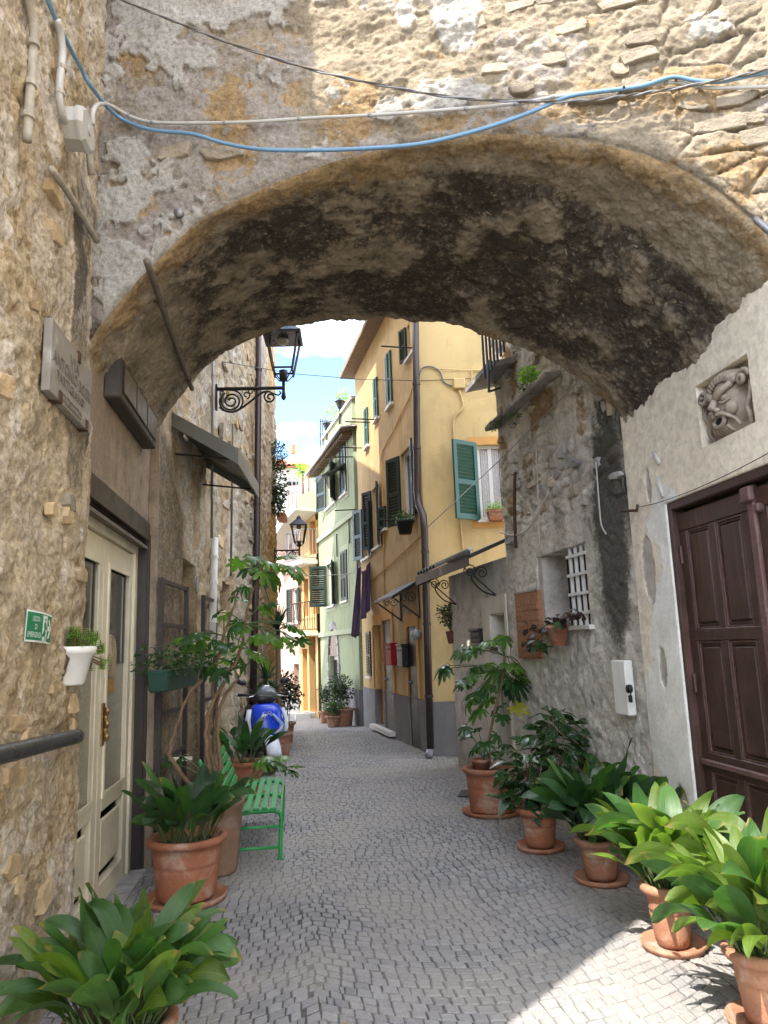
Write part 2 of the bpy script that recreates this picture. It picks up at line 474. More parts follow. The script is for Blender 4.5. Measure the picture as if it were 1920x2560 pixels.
def cobble_geo(q, mx, my, rnd):
    z = gz(mx, my); h = rnd.uniform(-.002, .0022); tx, ty = rnd.uniform(-.025, .025), rnd.uniform(-.025, .025)
    q = [(x + rnd.uniform(-.0035, .0035), y + rnd.uniform(-.0035, .0035)) for x, y in q]
    V = [(x, y, z - .03) for x, y in q]
    for s, dz in ((.985, -.0045), (.87, 0)):
        for x, y in q:
            X, Y = mx + (x - mx) * s, my + (y - my) * s; V.append((X, Y, z + h + dz + tx * (X - mx) + ty * (Y - my)))
    F = [(8, 9, 10, 11)]
    for r in (0, 4):
        for i in range(4): F.append((r + i, r + (i + 1) % 4, r + 4 + (i + 1) % 4, r + 4 + i))
    return V, F
# the 300 cobbles that show largest in the picture are pieces of their own, the rest one part
near = [c for c in COB if c[3] > 2.9 and abs(c[2] / c[3] - .14) < .62]
near_ids = set(id(c) for c in near[:300])
rest = MB()
for c in COB:
    V, F = cobble_geo(c[1], c[2], c[3], RNG)
    if id(c) in near_ids: mesh_object('cobble', V, F, M_cobble, pavement, smooth=False)
    else: rest.add(V, F)
tag(rest.build('cobble_paving', M_cobble, pavement), kind='stuff')

# ================================================================== relief walls
def relief(name, W, us, zs, hfun, mat, parent, holes=(), depth=.2, smooth=True):
    us = np.unique(np.concatenate([us] + [[h[0], h[1]] for h in holes])); zs = np.unique(np.concatenate([zs] + [[h[2], h[3]] for h in holes]))
    U, Z = np.meshgrid(us, zs); h, at = hfun(U, Z)
    V = W.a + U[..., None] * W.t + h[..., None] * W.n + Z[..., None] * A(0, 0, 1)
    idx = np.arange(U.size).reshape(U.shape)
    keep = np.ones((len(zs) - 1, len(us) - 1), bool); cu = (us[1:] + us[:-1]) / 2; cz = (zs[1:] + zs[:-1]) / 2
    extraV, extraF = [], []
    n0 = U.size
    for (u0, u1, z0, z1) in holes:
        keep &= ~(((cu > u0) & (cu < u1))[None, :] & ((cz > z0) & (cz < z1))[:, None])
        iu = np.where((us >= u0 - 1e-9) & (us <= u1 + 1e-9))[0]; iz = np.where((zs >= z0 - 1e-9) & (zs <= z1 + 1e-9))[0]
        loop = [(iz[0], i) for i in iu] + [(j, iu[-1]) for j in iz[1:]] + [(iz[-1], i) for i in iu[::-1][1:]] + [(j, iu[0]) for j in iz[::-1][1:-1]]
        ids = [int(idx[j, i]) for j, i in loop]; b = n0 + len(extraV)
        extraV += [W.pt(us[i], -depth, zs[j]) for j, i in loop]; m = len(ids)
        extraF += [(ids[k], ids[(k + 1) % m], b + (k + 1) % m, b + k) for k in range(m)]
    F = np.stack([idx[:-1, :-1], idx[:-1, 1:], idx[1:, 1:], idx[1:, :-1]], -1)[keep]
    V = V.reshape(-1, 3)
    if extraV:
        ids2 = len(extraV); V = np.concatenate([V, np.array(extraV)]); F = np.concatenate([F, np.array(extraF)])
        at = {k: np.concatenate([np.broadcast_to(v, U.shape).ravel(), np.zeros(ids2)]) for k, v in at.items()}
    else: at = {k: np.broadcast_to(v, U.shape).ravel() for k, v in at.items()}
    return mesh_object(name, V, F, mat, parent, smooth, attrs=at)
def ar(a, b, s): return np.linspace(a, b, max(2, int((b - a) / s) + 1))
def blob(u, z, cu, cz, ru, rz): return np.exp(-(((u - cu) / ru) ** 2 + ((z - cz) / rz) ** 2))

def wall_stone(W, u, z, w, h, d, rnd, mat, parent, o=0.0):
    """one irregular stone bedded in the wall"""
    n = rnd.choice((6, 7, 8)); d *= .6; rot = rnd.uniform(-.12, .12); tu, tz = rnd.uniform(-.12, .12), rnd.uniform(-.12, .12); R0 = [rnd.uniform(.72, 1.12) for _ in range(n)]; V = []
    for sc, oo in ((1.02, -.03), (.96, d * .75), (.84, d)):
        for k in range(n):
            a = 2 * math.pi * k / n + .2
            ca, sa = math.copysign(abs(math.cos(a)) ** .6, math.cos(a)), math.copysign(abs(math.sin(a)) ** .6, math.sin(a))
            x, y = ca * w / 2 * R0[k] * sc, sa * h / 2 * R0[(k * 3 + 1) % n] * sc; oo_ = oo + (tu * x + tz * y if oo > 0 else 0)
            V.append(W.pt(u + x * math.cos(rot) - y * math.sin(rot), o + oo_ + rnd.uniform(-.003, .003), z + x * math.sin(rot) + y * math.cos(rot)))
    V.append(W.pt(u, o + d * 1.02, z)); F = []
    for r in (0, n):
        for k in range(n): F.append((r + k, r + (k + 1) % n, r + n + (k + 1) % n, r + n + k))
    for k in range(n): F.append((2 * n + k, 2 * n + (k + 1) % n, 3 * n))
    return mesh_object('stone', V, F, mat, parent, smooth=False)

# ------------------------------------------------ left rubble house in front of the arch
house_ln = thing('rubble_house', (-1.17, 3.0, 0), 'tall ochre rubble house wall along the left edge, in front of the arch', 'house')
def h_ln(U, Z):
    wob = fbm(U * 2.2, Z * 2.2, 0, 3, 5)
    f1, e, cid = worley(U / .24 + wob * 1.2, Z / .15 + wob, 3)
    cover = fbm(U * 1.6, Z * 1.6, 3, 4, 8)                                    # where mortar smears over the stones
    cov = sst(.42, .58, cover)
    st = sst(.03, .35, e) * (.4 + .6 * cid)
    h = .045 * (fbm(U * 1.3, Z * 1.1, 0, 5, 11) - .5) * 2 + st * .010 * (1 - .8 * cov) + .075 * (terrace(fbm(U * 4.5, Z * 5.5, 4, 5, 13, .55), 9) - .5) + .03 * (fbm(U * 16, Z * 20, 4, 4, 14, .65) - .5) + .02 * (np.abs(fbm(U * 30, Z * 34, 1, 3, 12) - .5) - .1)
    # thick grey-brown render patch beside the arch springing
    ru = (U - 4.02) / .22 + (fbm(U * 7, Z * 3, 2, 4, 15) - .5) * 1.6
    patch = sst(-.75, -.55, ru) * sst(2.35, 2.6, Z) * sst(4.55, 4.3, Z + .3 * (wob - .5)) * sst(1.5, .8, ru)
    h = h * (1 - .7 * patch) + patch * .02
    edge = sst(4.30, 4.40, U) * sst(2.9, 2.6, Z)
    h = h * (1 - .6 * edge)
    pl = sst(.5, .62, fbm(U * 2.1 + 4, Z * 1.7, 5, 4, 21)) * .55
    return h, dict(plaster=np.maximum(pl, patch * .0), white=sst(.52, .66, fbm(U * 3.2, Z * 2.2, 7, 5, 25, .6)) * .66,
                   soot=patch * .62 + edge * .35 + .25 * sst(.62, .75, fbm(U * 3, Z * 3, 9, 4, 28)), ochre=sst(.45, .62, fbm(U * 1.2, Z * 1.2, 2, 4, 33)) * .5,
                   moss=sst(.35, .0, Z) * .5 + 0 * U)
relief('wall', LN, ar(1.6, 4.42, .012), ar(-.05, 6.8, .013), h_ln, M_rub, house_ln)
b = MB(); b.prism([(-4.6, 1.57, -.3), (-4.6, 2.74, -.3), (-4.6, 2.74, 7.6), (-4.6, 1.57, 9.2)], (3.33, 0, 0)); b.box((-4.6, 2.741, -.3), (-1.27, 4.42, 11.5))
b.box((-1.27, 2.745, 6.79), (-1.17, 4.42, 11.5)); b.box((-1.27, 1.572, -.3), (-1.15, 1.64, 6.8)); b.box((-1.27, 1.64, 6.79), (-1.17, 2.74, 7.5)); b.build('masonry_body', M_rub, house_ln)
b = MB(); b.box((-4.7, 2.7, 11.5), (-1.0, 4.42, 11.64)); b.build('roof', M_roofslab, house_ln)
rs = random.Random(3)
for i in range(48):
    u = rs.uniform(3.0, 4.33); z = rs.uniform(.1, 5.9)
    if 3.5 < u and 2.85 < z < 3.5: continue
    if u > 3.75 and 3.4 < z < 4.4: continue
    wall_stone(LN, u, z, rs.uniform(.09, .26), rs.uniform(.06, .14), rs.uniform(.012, .04), rs, M_stone_w if rs.random() < .88 else M_stone, house_ln, o=.012)
# added unseen slab on the left, outline cut to block and pass sunlight
side = thing('sun_blocker', (-1.2, .4, 6.4), 'added slab overhead on the left, out of view, shaping the sunlight', 'sun blocker')
b = MB(); b.prism([(-1.55, -2.6, 8.7), (-1.55, .3, 8.7), (-1.55, .9, 8.35), (-1.55, 1.3, 7.7), (-1.55, 1.568, 6.6), (-1.55, 1.568, 9.4), (-1.55, .9, 10.0), (-1.55, .5, 10.6), (-1.55, 0, 10.9), (-1.55, -1, 11.2), (-1.55, -2.6, 11.2)], (.38, 0, 0)); b.build('wall', M_plainwall, side)
# house across the side alley
hb = thing('corner_house', (-3.5, -5, 0), 'plain house behind the photographer', 'house')
b = MB(); b.box((-6.5, -9, -.3), (-1.4, -2.6, 4.2)); b.build('wall', M_rear, hb)
hb2 = thing('rear_right_house', (4, -2, 0), 'plain house on the right behind the photographer', 'house')
b = MB(); b.box((2.75, -9, -.3), (7, 1.0, 9)); b.build('wall', M_rear, hb2)

# ------------------------------------------------ arch bridge
bridge = thing('arch_bridge', (.7, 4.9, 0), 'weathered masonry arch bridging the alley, soot black underneath', 'arch')
near_rim = np.array([(-1.30, 3.30), (-1.17, 3.58), (-.95, 3.84), (-.73, 4.06), (-.52, 4.25), (-.26, 4.36), (0, 4.44), (.3, 4.51), (.57, 4.55), (.78, 4.565), (1.11, 4.55), (1.40, 4.50), (1.66, 4.42), (1.9, 4.32), (2.1, 4.19), (2.27, 4.04), (2.46, 3.80), (2.62, 3.52), (2.72, 3.2)])
far_rim = np.array([(-1.30, 3.15), (-1.17, 3.46), (-1.07, 3.70), (-.92, 3.90), (-.77, 4.06), (-.57, 4.23), (-.29, 4.35), (-.08, 4.39), (.27, 4.405), (.55, 4.395), (.8, 4.37), (1.26, 4.28), (1.57, 4.16), (1.88, 4.0), (2.17, 3.80), (2.4, 3.6), (2.57, 3.38), (2.7, 3.1)])
def resample(P, n):
    d = np.concatenate([[0], np.cumsum(np.hypot(*np.diff(P, axis=0).T))]); s = np.linspace(0, d[-1], n)
    x = np.interp(s, d, P[:, 0]); z = np.interp(s, d, P[:, 1])
    k = np.ones(15) / 15
    for _ in range(2):
        x[7:-7] = np.convolve(x, k, 'valid'); z[7:-7] = np.convolve(z, k, 'valid')
    return x, z
NCOL = 600
nx, nz = resample(near_rim, NCOL); fx, fz = resample(far_rim, NCOL)
def yplane(W, x): return W.a[1] + (x - W.a[0]) * (W.t[1] / W.t[0])
ny, fy = yplane(NF, nx), yplane(FF, fx)
NR, NI, NB = 330, 220, 20
TOPZ = 7.9
rows = []; masks = {k: [] for k in ('plaster', 'white', 'soot', 'ochre', 'moss')}
nF = NF.n
# --- front face rows, top to rim
tt = np.linspace(0, 1, NR) ** .8
for j in range(NR):
    z = TOPZ + (nz - TOPZ) * tt[j]; rows.append(np.stack([nx, ny, z], -1))
for j in range(1, NI + 1):
    t = j / NI; rows.append(np.stack([nx + (fx - nx) * t, ny + (fy - ny) * t, nz + (fz - nz) * t], -1))
for j in range(1, NB + 1):
    t = j / NB; rows.append(np.stack([fx, fy, fz + (TOPZ - fz) * t], -1))
P = np.stack(rows)                                            # rows x cols x 3
X, Yc, Z = P[..., 0], P[..., 1], P[..., 2]
dist = nz[None, :] * 0
# normals
tanx = np.gradient(nx); tanz = np.gradient(nz); ln = np.hypot(tanx, tanz); inx, inz = tanz / ln, -tanx / ln      # into the opening
N = np.zeros_like(P)
N[:NR] = nF
N[NR:NR + NI, :, 0] = inx; N[NR:NR + NI, :, 2] = inz
N[NR + NI:] = -nF
isF = np.zeros(X.shape, bool); isF[:NR] = True
isI = np.zeros(X.shape, bool); isI[NR:NR + NI] = True
depth = np.zeros(X.shape); depth[NR:NR + NI] = (np.arange(1, NI + 1) / NI)[:, None] * 2.08; depth[NR + NI:] = 2.08
up = np.where(isF, Z - nz[None, :], 0)
wob = fbm(X * 1.8, Z * 1.8, Yc * 1.8, 3, 41)
f1, e, cid = worley(X / .30 + wob * 1.3, Z / .135 + wob * .8, 44)
right = sst(.05, .5, X + .5 * (fbm(X * 2, Z * 2, 0, 3, 47) - .5))          # plaster has come off on the right half
pl_f = np.clip((1 - right) * .50 + (1 - right) * .5 * (fbm(X * 3, Z * 3.4, 6, 5, 48, .6) - .5) * 2 + .55 * sst(.52, .62, fbm(X * 1.4, Z * 1.6, 3, 4, 49)), 0, 1)
wh_f = np.maximum.reduce([blob(X, Z, 1.02, 5.36, .16, .30), blob(X, Z, .92, 4.83, .26, .14), blob(X, Z, .73, 5.42, .07, .16), .8 * blob(X, Z, 2.35, 5.02, .15, .13), .7 * blob(X, Z, .28, 5.62, .16, .05),
                          .8 * blob(X, Z, .6, 4.8, .12, .12), .6 * blob(X, Z, -.35, 4.85, .12, .1), .55 * blob(X, Z, -.55, 4.72, .3, .1), .75 * (1 - right) * sst(.50, .66, fbm(X * 2.2, Z * 2.6, 12, 5, 50, .6))])
wh_f = wh_f + .5 * (fbm(X * 5, Z * 5, 4, 4, 52) - .5)
wh_f = np.clip(wh_f, 0, 1)
st = sst(.02, .30, e) * (.35 + .65 * cid)
hF = .02 * (fbm(X * 22, Z * 26, 2, 4, 54) - .5) + .035 * (fbm(X * 1.5, Z * 1.5, 0, 5, 55) - .5) * 2 + .07 * (terrace(fbm(X * 4, Z * 7, 0, 5, 56, .55), 9) - .5) * (.4 + .7 * right) + .03 * (np.abs(fbm(X * 14, Z * 20, 3, 4, 53, .6) - .5) - .1) * right + st * .018 * right * (1 - sst(.4, .6, wh_f)) * sst(.35, .6, fbm(X * 1.7, Z * 1.7, 5, 3, 57)) * .6 + .02 * sst(.42, .55, wh_f) + .012 * sst(.45, .6, pl_f)
# cracks and stone courses near the right end
hF += -.022 * right * sst(1.9, 2.3, X) * sst(.10, .02, e) + .022 * (fbm(X * 16, Z * 22, 0, 4, 62) - .5) * right
so_f = .30 * sst(.6, .75, fbm(X * 2.5, Z * 2.5, 6, 4, 58)) + .35 * sst(.25, .0, up) * sst(.5, .7, fbm(X * 5, Z * 5, 2, 3, 59))
oc_f = .8 * (1 - right) * sst(.54, .64, fbm(X * 2.8, Z * 4, 21, 4, 60)) + .62 * sst(.56, .68, fbm(X * 2.2, Z * 2.6, 8, 4, 61)) + .5 * sst(.5, .1, up) * sst(.9, -.9, X)
# soffit
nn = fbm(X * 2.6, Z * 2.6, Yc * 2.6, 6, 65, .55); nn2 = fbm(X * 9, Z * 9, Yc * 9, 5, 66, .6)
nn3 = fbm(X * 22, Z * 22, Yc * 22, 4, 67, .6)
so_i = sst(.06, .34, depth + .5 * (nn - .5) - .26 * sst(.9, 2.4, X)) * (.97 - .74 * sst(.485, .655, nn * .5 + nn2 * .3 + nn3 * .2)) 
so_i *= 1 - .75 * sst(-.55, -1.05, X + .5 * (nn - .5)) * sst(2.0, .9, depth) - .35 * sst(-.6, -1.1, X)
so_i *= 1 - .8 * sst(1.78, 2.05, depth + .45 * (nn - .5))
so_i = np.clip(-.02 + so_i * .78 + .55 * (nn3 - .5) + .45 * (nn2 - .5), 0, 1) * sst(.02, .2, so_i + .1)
hI = .05 * (terrace(nn, 11) - .5) + .05 * (nn2 - .5) + .02 * (nn3 - .5) + .012 * sst(.45, .62, nn) + .03 * (fbm(X * 1.1, Z, Yc * 1.3, 3, 68) - .5)
oc_i = .6 * sst(.4, .1, depth) + .4 * sst(1.7, 2.0, depth) + .3 * sst(.5, .7, nn)
hF = hF * sst(-.01, .14, up) * .9 + hF * .1
hI = hI * (.25 + .75 * sst(0, .16, depth))
H = np.where(isF, hF, np.where(isI, hI, .02 * (nn - .5)))
# chipped, rounded edges
rim_r = .05 + .06 * fbm(nx * 5, nz * 5, 0, 3, 71)
V = P + N * H[..., None]
a = np.clip(1 - up / rim_r[None, :], 0, 1) * isF; RIM_K = (.30 * rim_r)[None, :]
bq = np.clip(1 - depth / rim_r[None, :], 0, 1) * isI
upv = np.zeros_like(V); upv[..., 0] = -inx; upv[..., 2] = -inz; V += (upv - nF) * ((a * a + bq * bq) * RIM_K)[..., None]
cq = np.clip(1 - (2.08 - depth) / .09, 0, 1) * isI * (.3 + 1.4 * fbm(nx * 4, nz * 4, 0, 4, 73))[None, :]
V += upv * (cq * cq * .055)[..., None]
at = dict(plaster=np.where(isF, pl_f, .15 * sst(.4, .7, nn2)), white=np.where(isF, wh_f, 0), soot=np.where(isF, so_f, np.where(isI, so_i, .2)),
          ochre=np.where(isF, oc_f, oc_i), moss=.5 * np.where(isF, sst(.12, 0, up) * sst(.55, .7, nn2), 0))
mesh_object('masonry', V.reshape(-1, 3), grid_faces(*X.shape)[:, ::-1], M_arch, bridge, True, attrs={k: v.ravel() for k, v in at.items()})
b = MB(); zt = TOPZ
b.add([NF.pt(-.2, .12, zt), NF.pt(4.4, .12, zt), FF.pt(4.4, -.12, zt), FF.pt(-.2, -.12, zt), NF.pt(-.2, .12, zt + .15), NF.pt(4.4, .12, zt + .15), FF.pt(4.4, -.12, zt + .15), FF.pt(-.2, -.12, zt + .15)],
      [(0, 3, 2, 1), (4, 5, 6, 7), (0, 1, 5, 4), (1, 2, 6, 5), (2, 3, 7, 6), (3, 0, 4, 7)])
b.build('coping', M_roofslab, bridge)
rs = random.Random(12)
for i in range(46):
    x = rs.uniform(.5, 2.75); z = rs.uniform(4.65, 6.1)
    u = (x + 1.17) / NF.t[0]
    if x < 1.35 and rs.random() < .55: continue
    if ((x - 1.02) / .22) ** 2 + ((z - 5.36) / .4) ** 2 < 1 or ((x - .92) / .3) ** 2 + ((z - 4.83) / .2) ** 2 < 1: continue
    if z < 4.75 and x > 2.0 and rs.random() < .3: continue
    wall_stone(NF, u, z, rs.uniform(.1, .34), rs.uniform(.05, .13), rs.uniform(.012, .045), rs, M_stone_a, bridge, o=.004)
for (px, py, w, h) in [(560, 383, .30, .09), (1810, 312, .36, .11), (1830, 250, .3, .08), (1890, 345, .22, .12), (1740, 258, .2, .14), (1290, 20, .22, .07), (1240, 175, .18, .07), (440, 380, .26, .12), (300, 365, .13, .06), (1050, 95, .2, .06), (1190, 60, .14, .1), (1600, 100, .2, .1), (1880, 300, .18, .08)]:
    u, z = NF.uz(px, py); wall_stone(NF, u, z, w, h, .03, rs, M_stone_a, bridge, o=.002)

# ------------------------------------------------ left wall under the arch
house_la = thing('plaster_house', (-1.21, 5.4, 0), 'brown plastered house wall under the arch with a tall doorway', 'house')
DOOR_L = (.08, 2.0, -.04, 2.62)
def h_la(U, Z):
    h = .012 * (fbm(U * 1.5, Z * 1.5, 0, 4, 81) - .5) + .004 * (fbm(U * 20, Z * 20, 0, 3, 82) - .5)
    return h, dict(plaster=.6 * sst(.45, .6, fbm(U * 2, Z * 1.0, 0, 3, 83)), white=.0 * U, soot=.35 * sst(.55, .7, fbm(U * 2.5, Z * .9, 5, 4, 84)) + .3 * sst(.5, 0, Z), ochre=.45 * sst(.5, .7, fbm(U * 1.5, Z * .8, 9, 3, 85)) * sst(3, 3.4, Z), moss=0 * U)
relief('wall', LA, ar(0, 2.08, .03), ar(-.05, 4.3, .03), h_la, M_brown, house_la, [DOOR_L], .16)
b = MB(); b.box((-4.5, 4.42, -.3), (-1.75, 6.5, 7.9)); b.build('masonry_body', M_plainwall, house_la)

b = MB(); b.box((-1.5, 6.47, -.3), (-1.135, 6.499, 4.2)); b.build('wall_return', M_brown, house_la)

# ------------------------------------------------ left plaster wall and stone house behind the arch
house_lb = thing('stone_house', tuple(LB.pt(5, 0, 0)), 'tall rough stone house on the left behind the arch', 'house')
uD0, _ = LB.uz(445, 1600); uD1, _ = LB.uz(487, 1600); _, zD = LB.uz(445, 1393)
U_PL, _ = LB.uz(506, 1187)
DOORWAY = (uD0, uD1, -.04, zD)
uw0, zw1 = LB.uz(547, 1452); uw1, zw0 = LB.uz(574, 1530)
WIN_S = (uw0, uw1, zw0, zw1)
def h_lb(U, Z):
    pla = sst(U_PL + .03, U_PL - .03, U + .12 * (fbm(U * 3, Z * 2, 0, 3, 91) - .5)) * (1 - sst(2.6, 3.3, Z + 1.2 * (U - 1) + .9 * (fbm(U * 3, Z * 3, 0, 4, 92) - .5)) * .9)
    wob = fbm(U * 2, Z * 2, 0, 3, 93)
    f1, e, cid = worley(U / .30 + wob, Z / .17 + wob, 94)
    f1b, eb, cidb = worley(U / .9 + wob, Z / .6 + wob, 95)
    h = (1 - pla) * (.028 * sst(.03, .4, e) * (.3 + .7 * cid) + .075 * (fbm(U * 5, Z * 4, 0, 6, 96, .6) - .5) + .05 * (cidb - .5) * sst(.02, .1, eb)) + .035 * pla
    col = sst(.45, .6, fbm(U * 1.1, Z * .35, 3, 4, 97))
    return h, dict(plaster=np.maximum(pla * .3, col * .6), white=(1 - pla) * .6 * sst(.55, .68, fbm(U * 1.6, Z * .6, 7, 4, 98)), soot=pla * .62 + (1 - pla) * .25 * sst(.1, .0, e),
                   ochre=(1 - pla) * sst(8.2, 9.2, U + .6 * (wob - .5)) * .85, moss=.25 * sst(.5, 0, Z))  # far end's warm bounce light is painted through the ochre mask
relief('wall', LB, ar(0, LB.len, .03), np.concatenate([ar(-.2, 7.6, .03), ar(7.7, 9.4, .1)]), h_lb, M_stonehouse, house_lb, [DOORWAY, WIN_S], .25)
b = MB(); P0 = [LB.pt(0, -.4, -.5), LB.pt(LB.len, -.4, -.5), LB.pt(LB.len, -6, -.5), LB.pt(0, -3.4, -.5)]
b.prism(P0, (0, 0, 10.0)); P1 = [LB.pt(0, -.41, 9.4), LB.pt(3.9, -.41, 9.4), LB.pt(3.9, -1.7, 9.4), LB.pt(0, -1.7, 9.4)]; b.prism(P1, (0, 0, 8.6))
b.add([LB.pt(LB.len, 0, -.5), LB.pt(LB.len, -.4, -.5), LB.pt(LB.len, -.4, 9.4), LB.pt(LB.len, 0, 9.4)], [(0, 1, 2, 3)])
b.build('masonry_body', M_stonehouse, house_lb)
b = MB(); b.prism([LB.pt(3.9, .25, 9.4), LB.pt(LB.len + .25, .25, 9.4), LB.pt(LB.len + .25, -6, 9.4), LB.pt(3.9, -6, 9.4)], (0, 0, .12)); b.build('roof_eave', M_roofslab, house_lb)
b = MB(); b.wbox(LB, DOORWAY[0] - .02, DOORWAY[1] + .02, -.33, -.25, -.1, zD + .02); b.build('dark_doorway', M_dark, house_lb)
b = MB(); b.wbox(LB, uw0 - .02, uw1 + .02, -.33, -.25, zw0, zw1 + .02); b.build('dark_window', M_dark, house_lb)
rs = random.Random(5)
for i in range(60):
    u = rs.uniform(2.1, 6.5); z = rs.uniform(.3, 6.8)
    if uw0 - .2 < u < uw1 + .2 and zw0 - .2 < z < zw1 + .2: continue
    wall_stone(LB, u, z, rs.uniform(.14, .36), rs.uniform(.1, .22), rs.uniform(.02, .045), rs, M_stone_w if rs.random() < .6 else M_stone, house_lb, o=.03)

# ------------------------------------------------ white right wall with the brown door
house_rn = thing('white_house', (2.6, 3.5, 0), 'house wall on the right with peeling off-white plaster', 'house')
uDo = 4.83; zDo = 2.57
DOOR_R = (2.1, uDo, -.04, zDo)
MASK_Q = [RN.uz(*p) for p in ((1738, 970), (1861, 877), (1900, 1065), (1779, 1116))]
mu0, mu1 = min(q[0] for q in MASK_Q), max(q[0] for q in MASK_Q); mz0, mz1 = min(q[1] for q in MASK_Q), max(q[1] for q in MASK_Q)
NICHE = (mu0 + .02, mu1 - .02, mz0 + .03, mz1 - .03)
def h_rn(U, Z):
    n = fbm(U * 3.2, Z * 2.4, 0, 5, 101); n2 = fbm(U * 1.2, Z * .9, 4, 4, 102)
    peel = np.maximum.reduce([blob(U, Z, 5.17, 2.15, .10, .28), .95 * blob(U, Z, 5.1, 1.42, .06, .16), .8 * blob(U, Z, 5.02, .55, .1, .12), .85 * blob(U, Z, 5.3, .2, .22, .30), .7 * blob(U, Z, 4.95, .15, .15, .25), .6 * blob(U, Z, 5.05, 2.75, .05, .2)])
    pk = sst(.40, .46, peel + .5 * (n - .5))
    h = .012 * (n2 - .5) + .012 * (1 - pk) + .004 * (fbm(U * 18, Z * 18, 0, 3, 103) - .5)
    grey = np.clip(1.4 * blob(U, Z, 4.93, .3, .14, .35), 0, 1)
    wh = sst(.42, .6, n2 + .25 * (n - .5)) * (1 - pk)
    return h, dict(plaster=(1 - pk) * .9, white=(wh * .75 + .35 * (1 - pk)) * sst(3.0, 2.5, Z), soot=.30 * grey + .35 * pk * 0 + .28 * sst(.58, .72, fbm(U * 2, Z * 6, 8, 4, 104)) * sst(.8, .2, Z), ochre=.6 * (sst(5.12, 5.0, U) * sst(1.3, .9, Z) * sst(.5, .62, n)), moss=.25 * sst(.35, 0, Z))
relief('wall', RN, ar(1.2, 5.39, .016), ar(-.05, 3.75, .016), h_rn, M_white, house_rn, [DOOR_R, NICHE], .12)
b = MB(); b.box((2.76, 1.0, -.3), (6.5, 5.39, 9.0)); b.build('masonry_body', M_plainwall, house_rn)
b = MB(); b.box((2.62, 1.0, 3.7), (2.76, 3.4, 9.0)); b.build('upper_wall', M_plainwall, house_rn)

# ------------------------------------------------ grey rubble wall on the right behind the arch
house_rb = thing('rubble_outbuilding', tuple(RB.pt(1.5, 0, 0)), 'grey rubble wall on the right behind the arch, streaked black with damp', 'house')
U_RE, _ = RB.uz(1253, 1200)
wa, zt_ = RB.uz(1462, 1362); wb, zb_ = RB.uz(1352, 1560)
_, zb2 = RB.uz(1462, 1562)
WIN_R = (wa, wb, zb2, zt_ + .02)
na, nza = RB.uz(1357, 1500); nb, nzb = RB.uz(1299, 1645)
PORCH_TOP = 2.62
da, dza = RB.uz(1266, 1530); db, _ = RB.uz(1228, 1530)
DOOR_P = (da, db, -.04, dza)
def h_rb(U, Z):
    wob = fbm(U * 2.2, Z * 2.2, 0, 3, 111)
    f1, e, cid = worley(U / .20 + wob * 1.4, Z / .13 + wob * 1.2, 112)
    rub = sst(2.55, 3.0, Z + .5 * (wob - .5)) * (.35 + .65 * sst(.3, .5, wob))
    f2, e2, c2 = worley(U / .035 + wob, Z / .035, 113)
    porch = sst(U_RE - .05, U_RE + .05, U)
    h = .06 * (fbm(U * .8, Z * .7, 0, 4, 114) - .5) + rub * (.032 * sst(.02, .3, e) * (.2 + .8 * cid) + .045 * (terrace(fbm(U * 7, Z * 8, 0, 5, 115, .6), 8) - .5)) + (1 - rub) * (1 - .8 * porch) * (.034 * (fbm(U * 16, Z * 20, 0, 4, 116, .6) - .4) + .012 * (np.abs(fbm(U * 34, Z * 40, 3, 3, 125) - .5)))
    base = .08 * sst(.6, 0, Z) * (1 - porch)
    dk = .55 * sst(.45, .65, fbm(U * 2.0, Z * .6, 0, 5, 117, .6)) * sst(1.6, 2.8, Z) + np.clip(1.7 * blob(U + .25 * (fbm(U * 4, Z * 2, 3, 4, 123) - .5), Z, .34, 2.45, .30, .95), 0, 1) + .75 * blob(U + .2 * (fbm(U * 5, Z * 2, 8, 4, 124) - .5), Z, .92, 1.95, .12, .55)
    pnl = blob(U, Z, (wa + wb) / 2 + .12, (zb2 + zt_) / 2 + .05, .28, .55)
    grey = sst(.16, .08, np.abs(U - .14)) * sst(1.75, 1.6, Z) * sst(.0, .3, Z)
    return h + base, dict(plaster=.55 * sst(.4, .6, fbm(U * 1.5, Z * 1.2, 9, 4, 118)) * (1 - rub), white=.75 * sst(.5, .75, pnl) * sst(wb - .05, wb + .12, U) + 0 * Z,
                          soot=np.clip(dk * .95 * (1 - .75 * porch) * sst(.9, 1.5, Z) * (1 - grey) + .35 * porch * sst(1.6, 2.5, Z) * sst(.4, .7, fbm(U * 5, Z * .5, 0, 4, 119)), 0, 1), ochre=.75 * rub * sst(.42, .62, fbm(U * 2, Z * 2, 4, 4, 120)) + .35 * porch * sst(.45, .6, fbm(U * 4, Z * .4, 2, 4, 121)), moss=.6 * sst(.5, .7, fbm(U * 3, Z * 1.2, 7, 4, 122)) * sst(2.0, 2.8, Z) + .5 * sst(.5, .1, Z) * porch)
def clip_top(o, W, fn):
    """drop the faces of a relief above a stepped top line"""
    me = o.data; n = len(me.vertices); co = np.empty(n * 3, np.float32); me.vertices.foreach_get('co', co); co = co.reshape(-1, 3) + np.array(origin(o.parent), np.float32)
    import bmesh
    bm = bmesh.new(); bm.from_mesh(me); bm.verts.ensure_lookup_table()
    kill = [v for v in bm.verts if (lambda p: p[2] > fn(float((p - W.a) @ W.t)))(co[v.index])]
    bmesh.ops.delete(bm, geom=kill, context='VERTS'); bm.to_mesh(me); bm.free()
wall_rb = relief('wall', RB, ar(0, RB.len, .018), ar(-.05, 6.4, .018), h_rb, M_grey, house_rb, [WIN_R, DOOR_P], .30)
clip_top(wall_rb, RB, lambda u: 6.5 if u < U_RE + .04 * math.sin(u * 31) else PORCH_TOP)
b = MB()
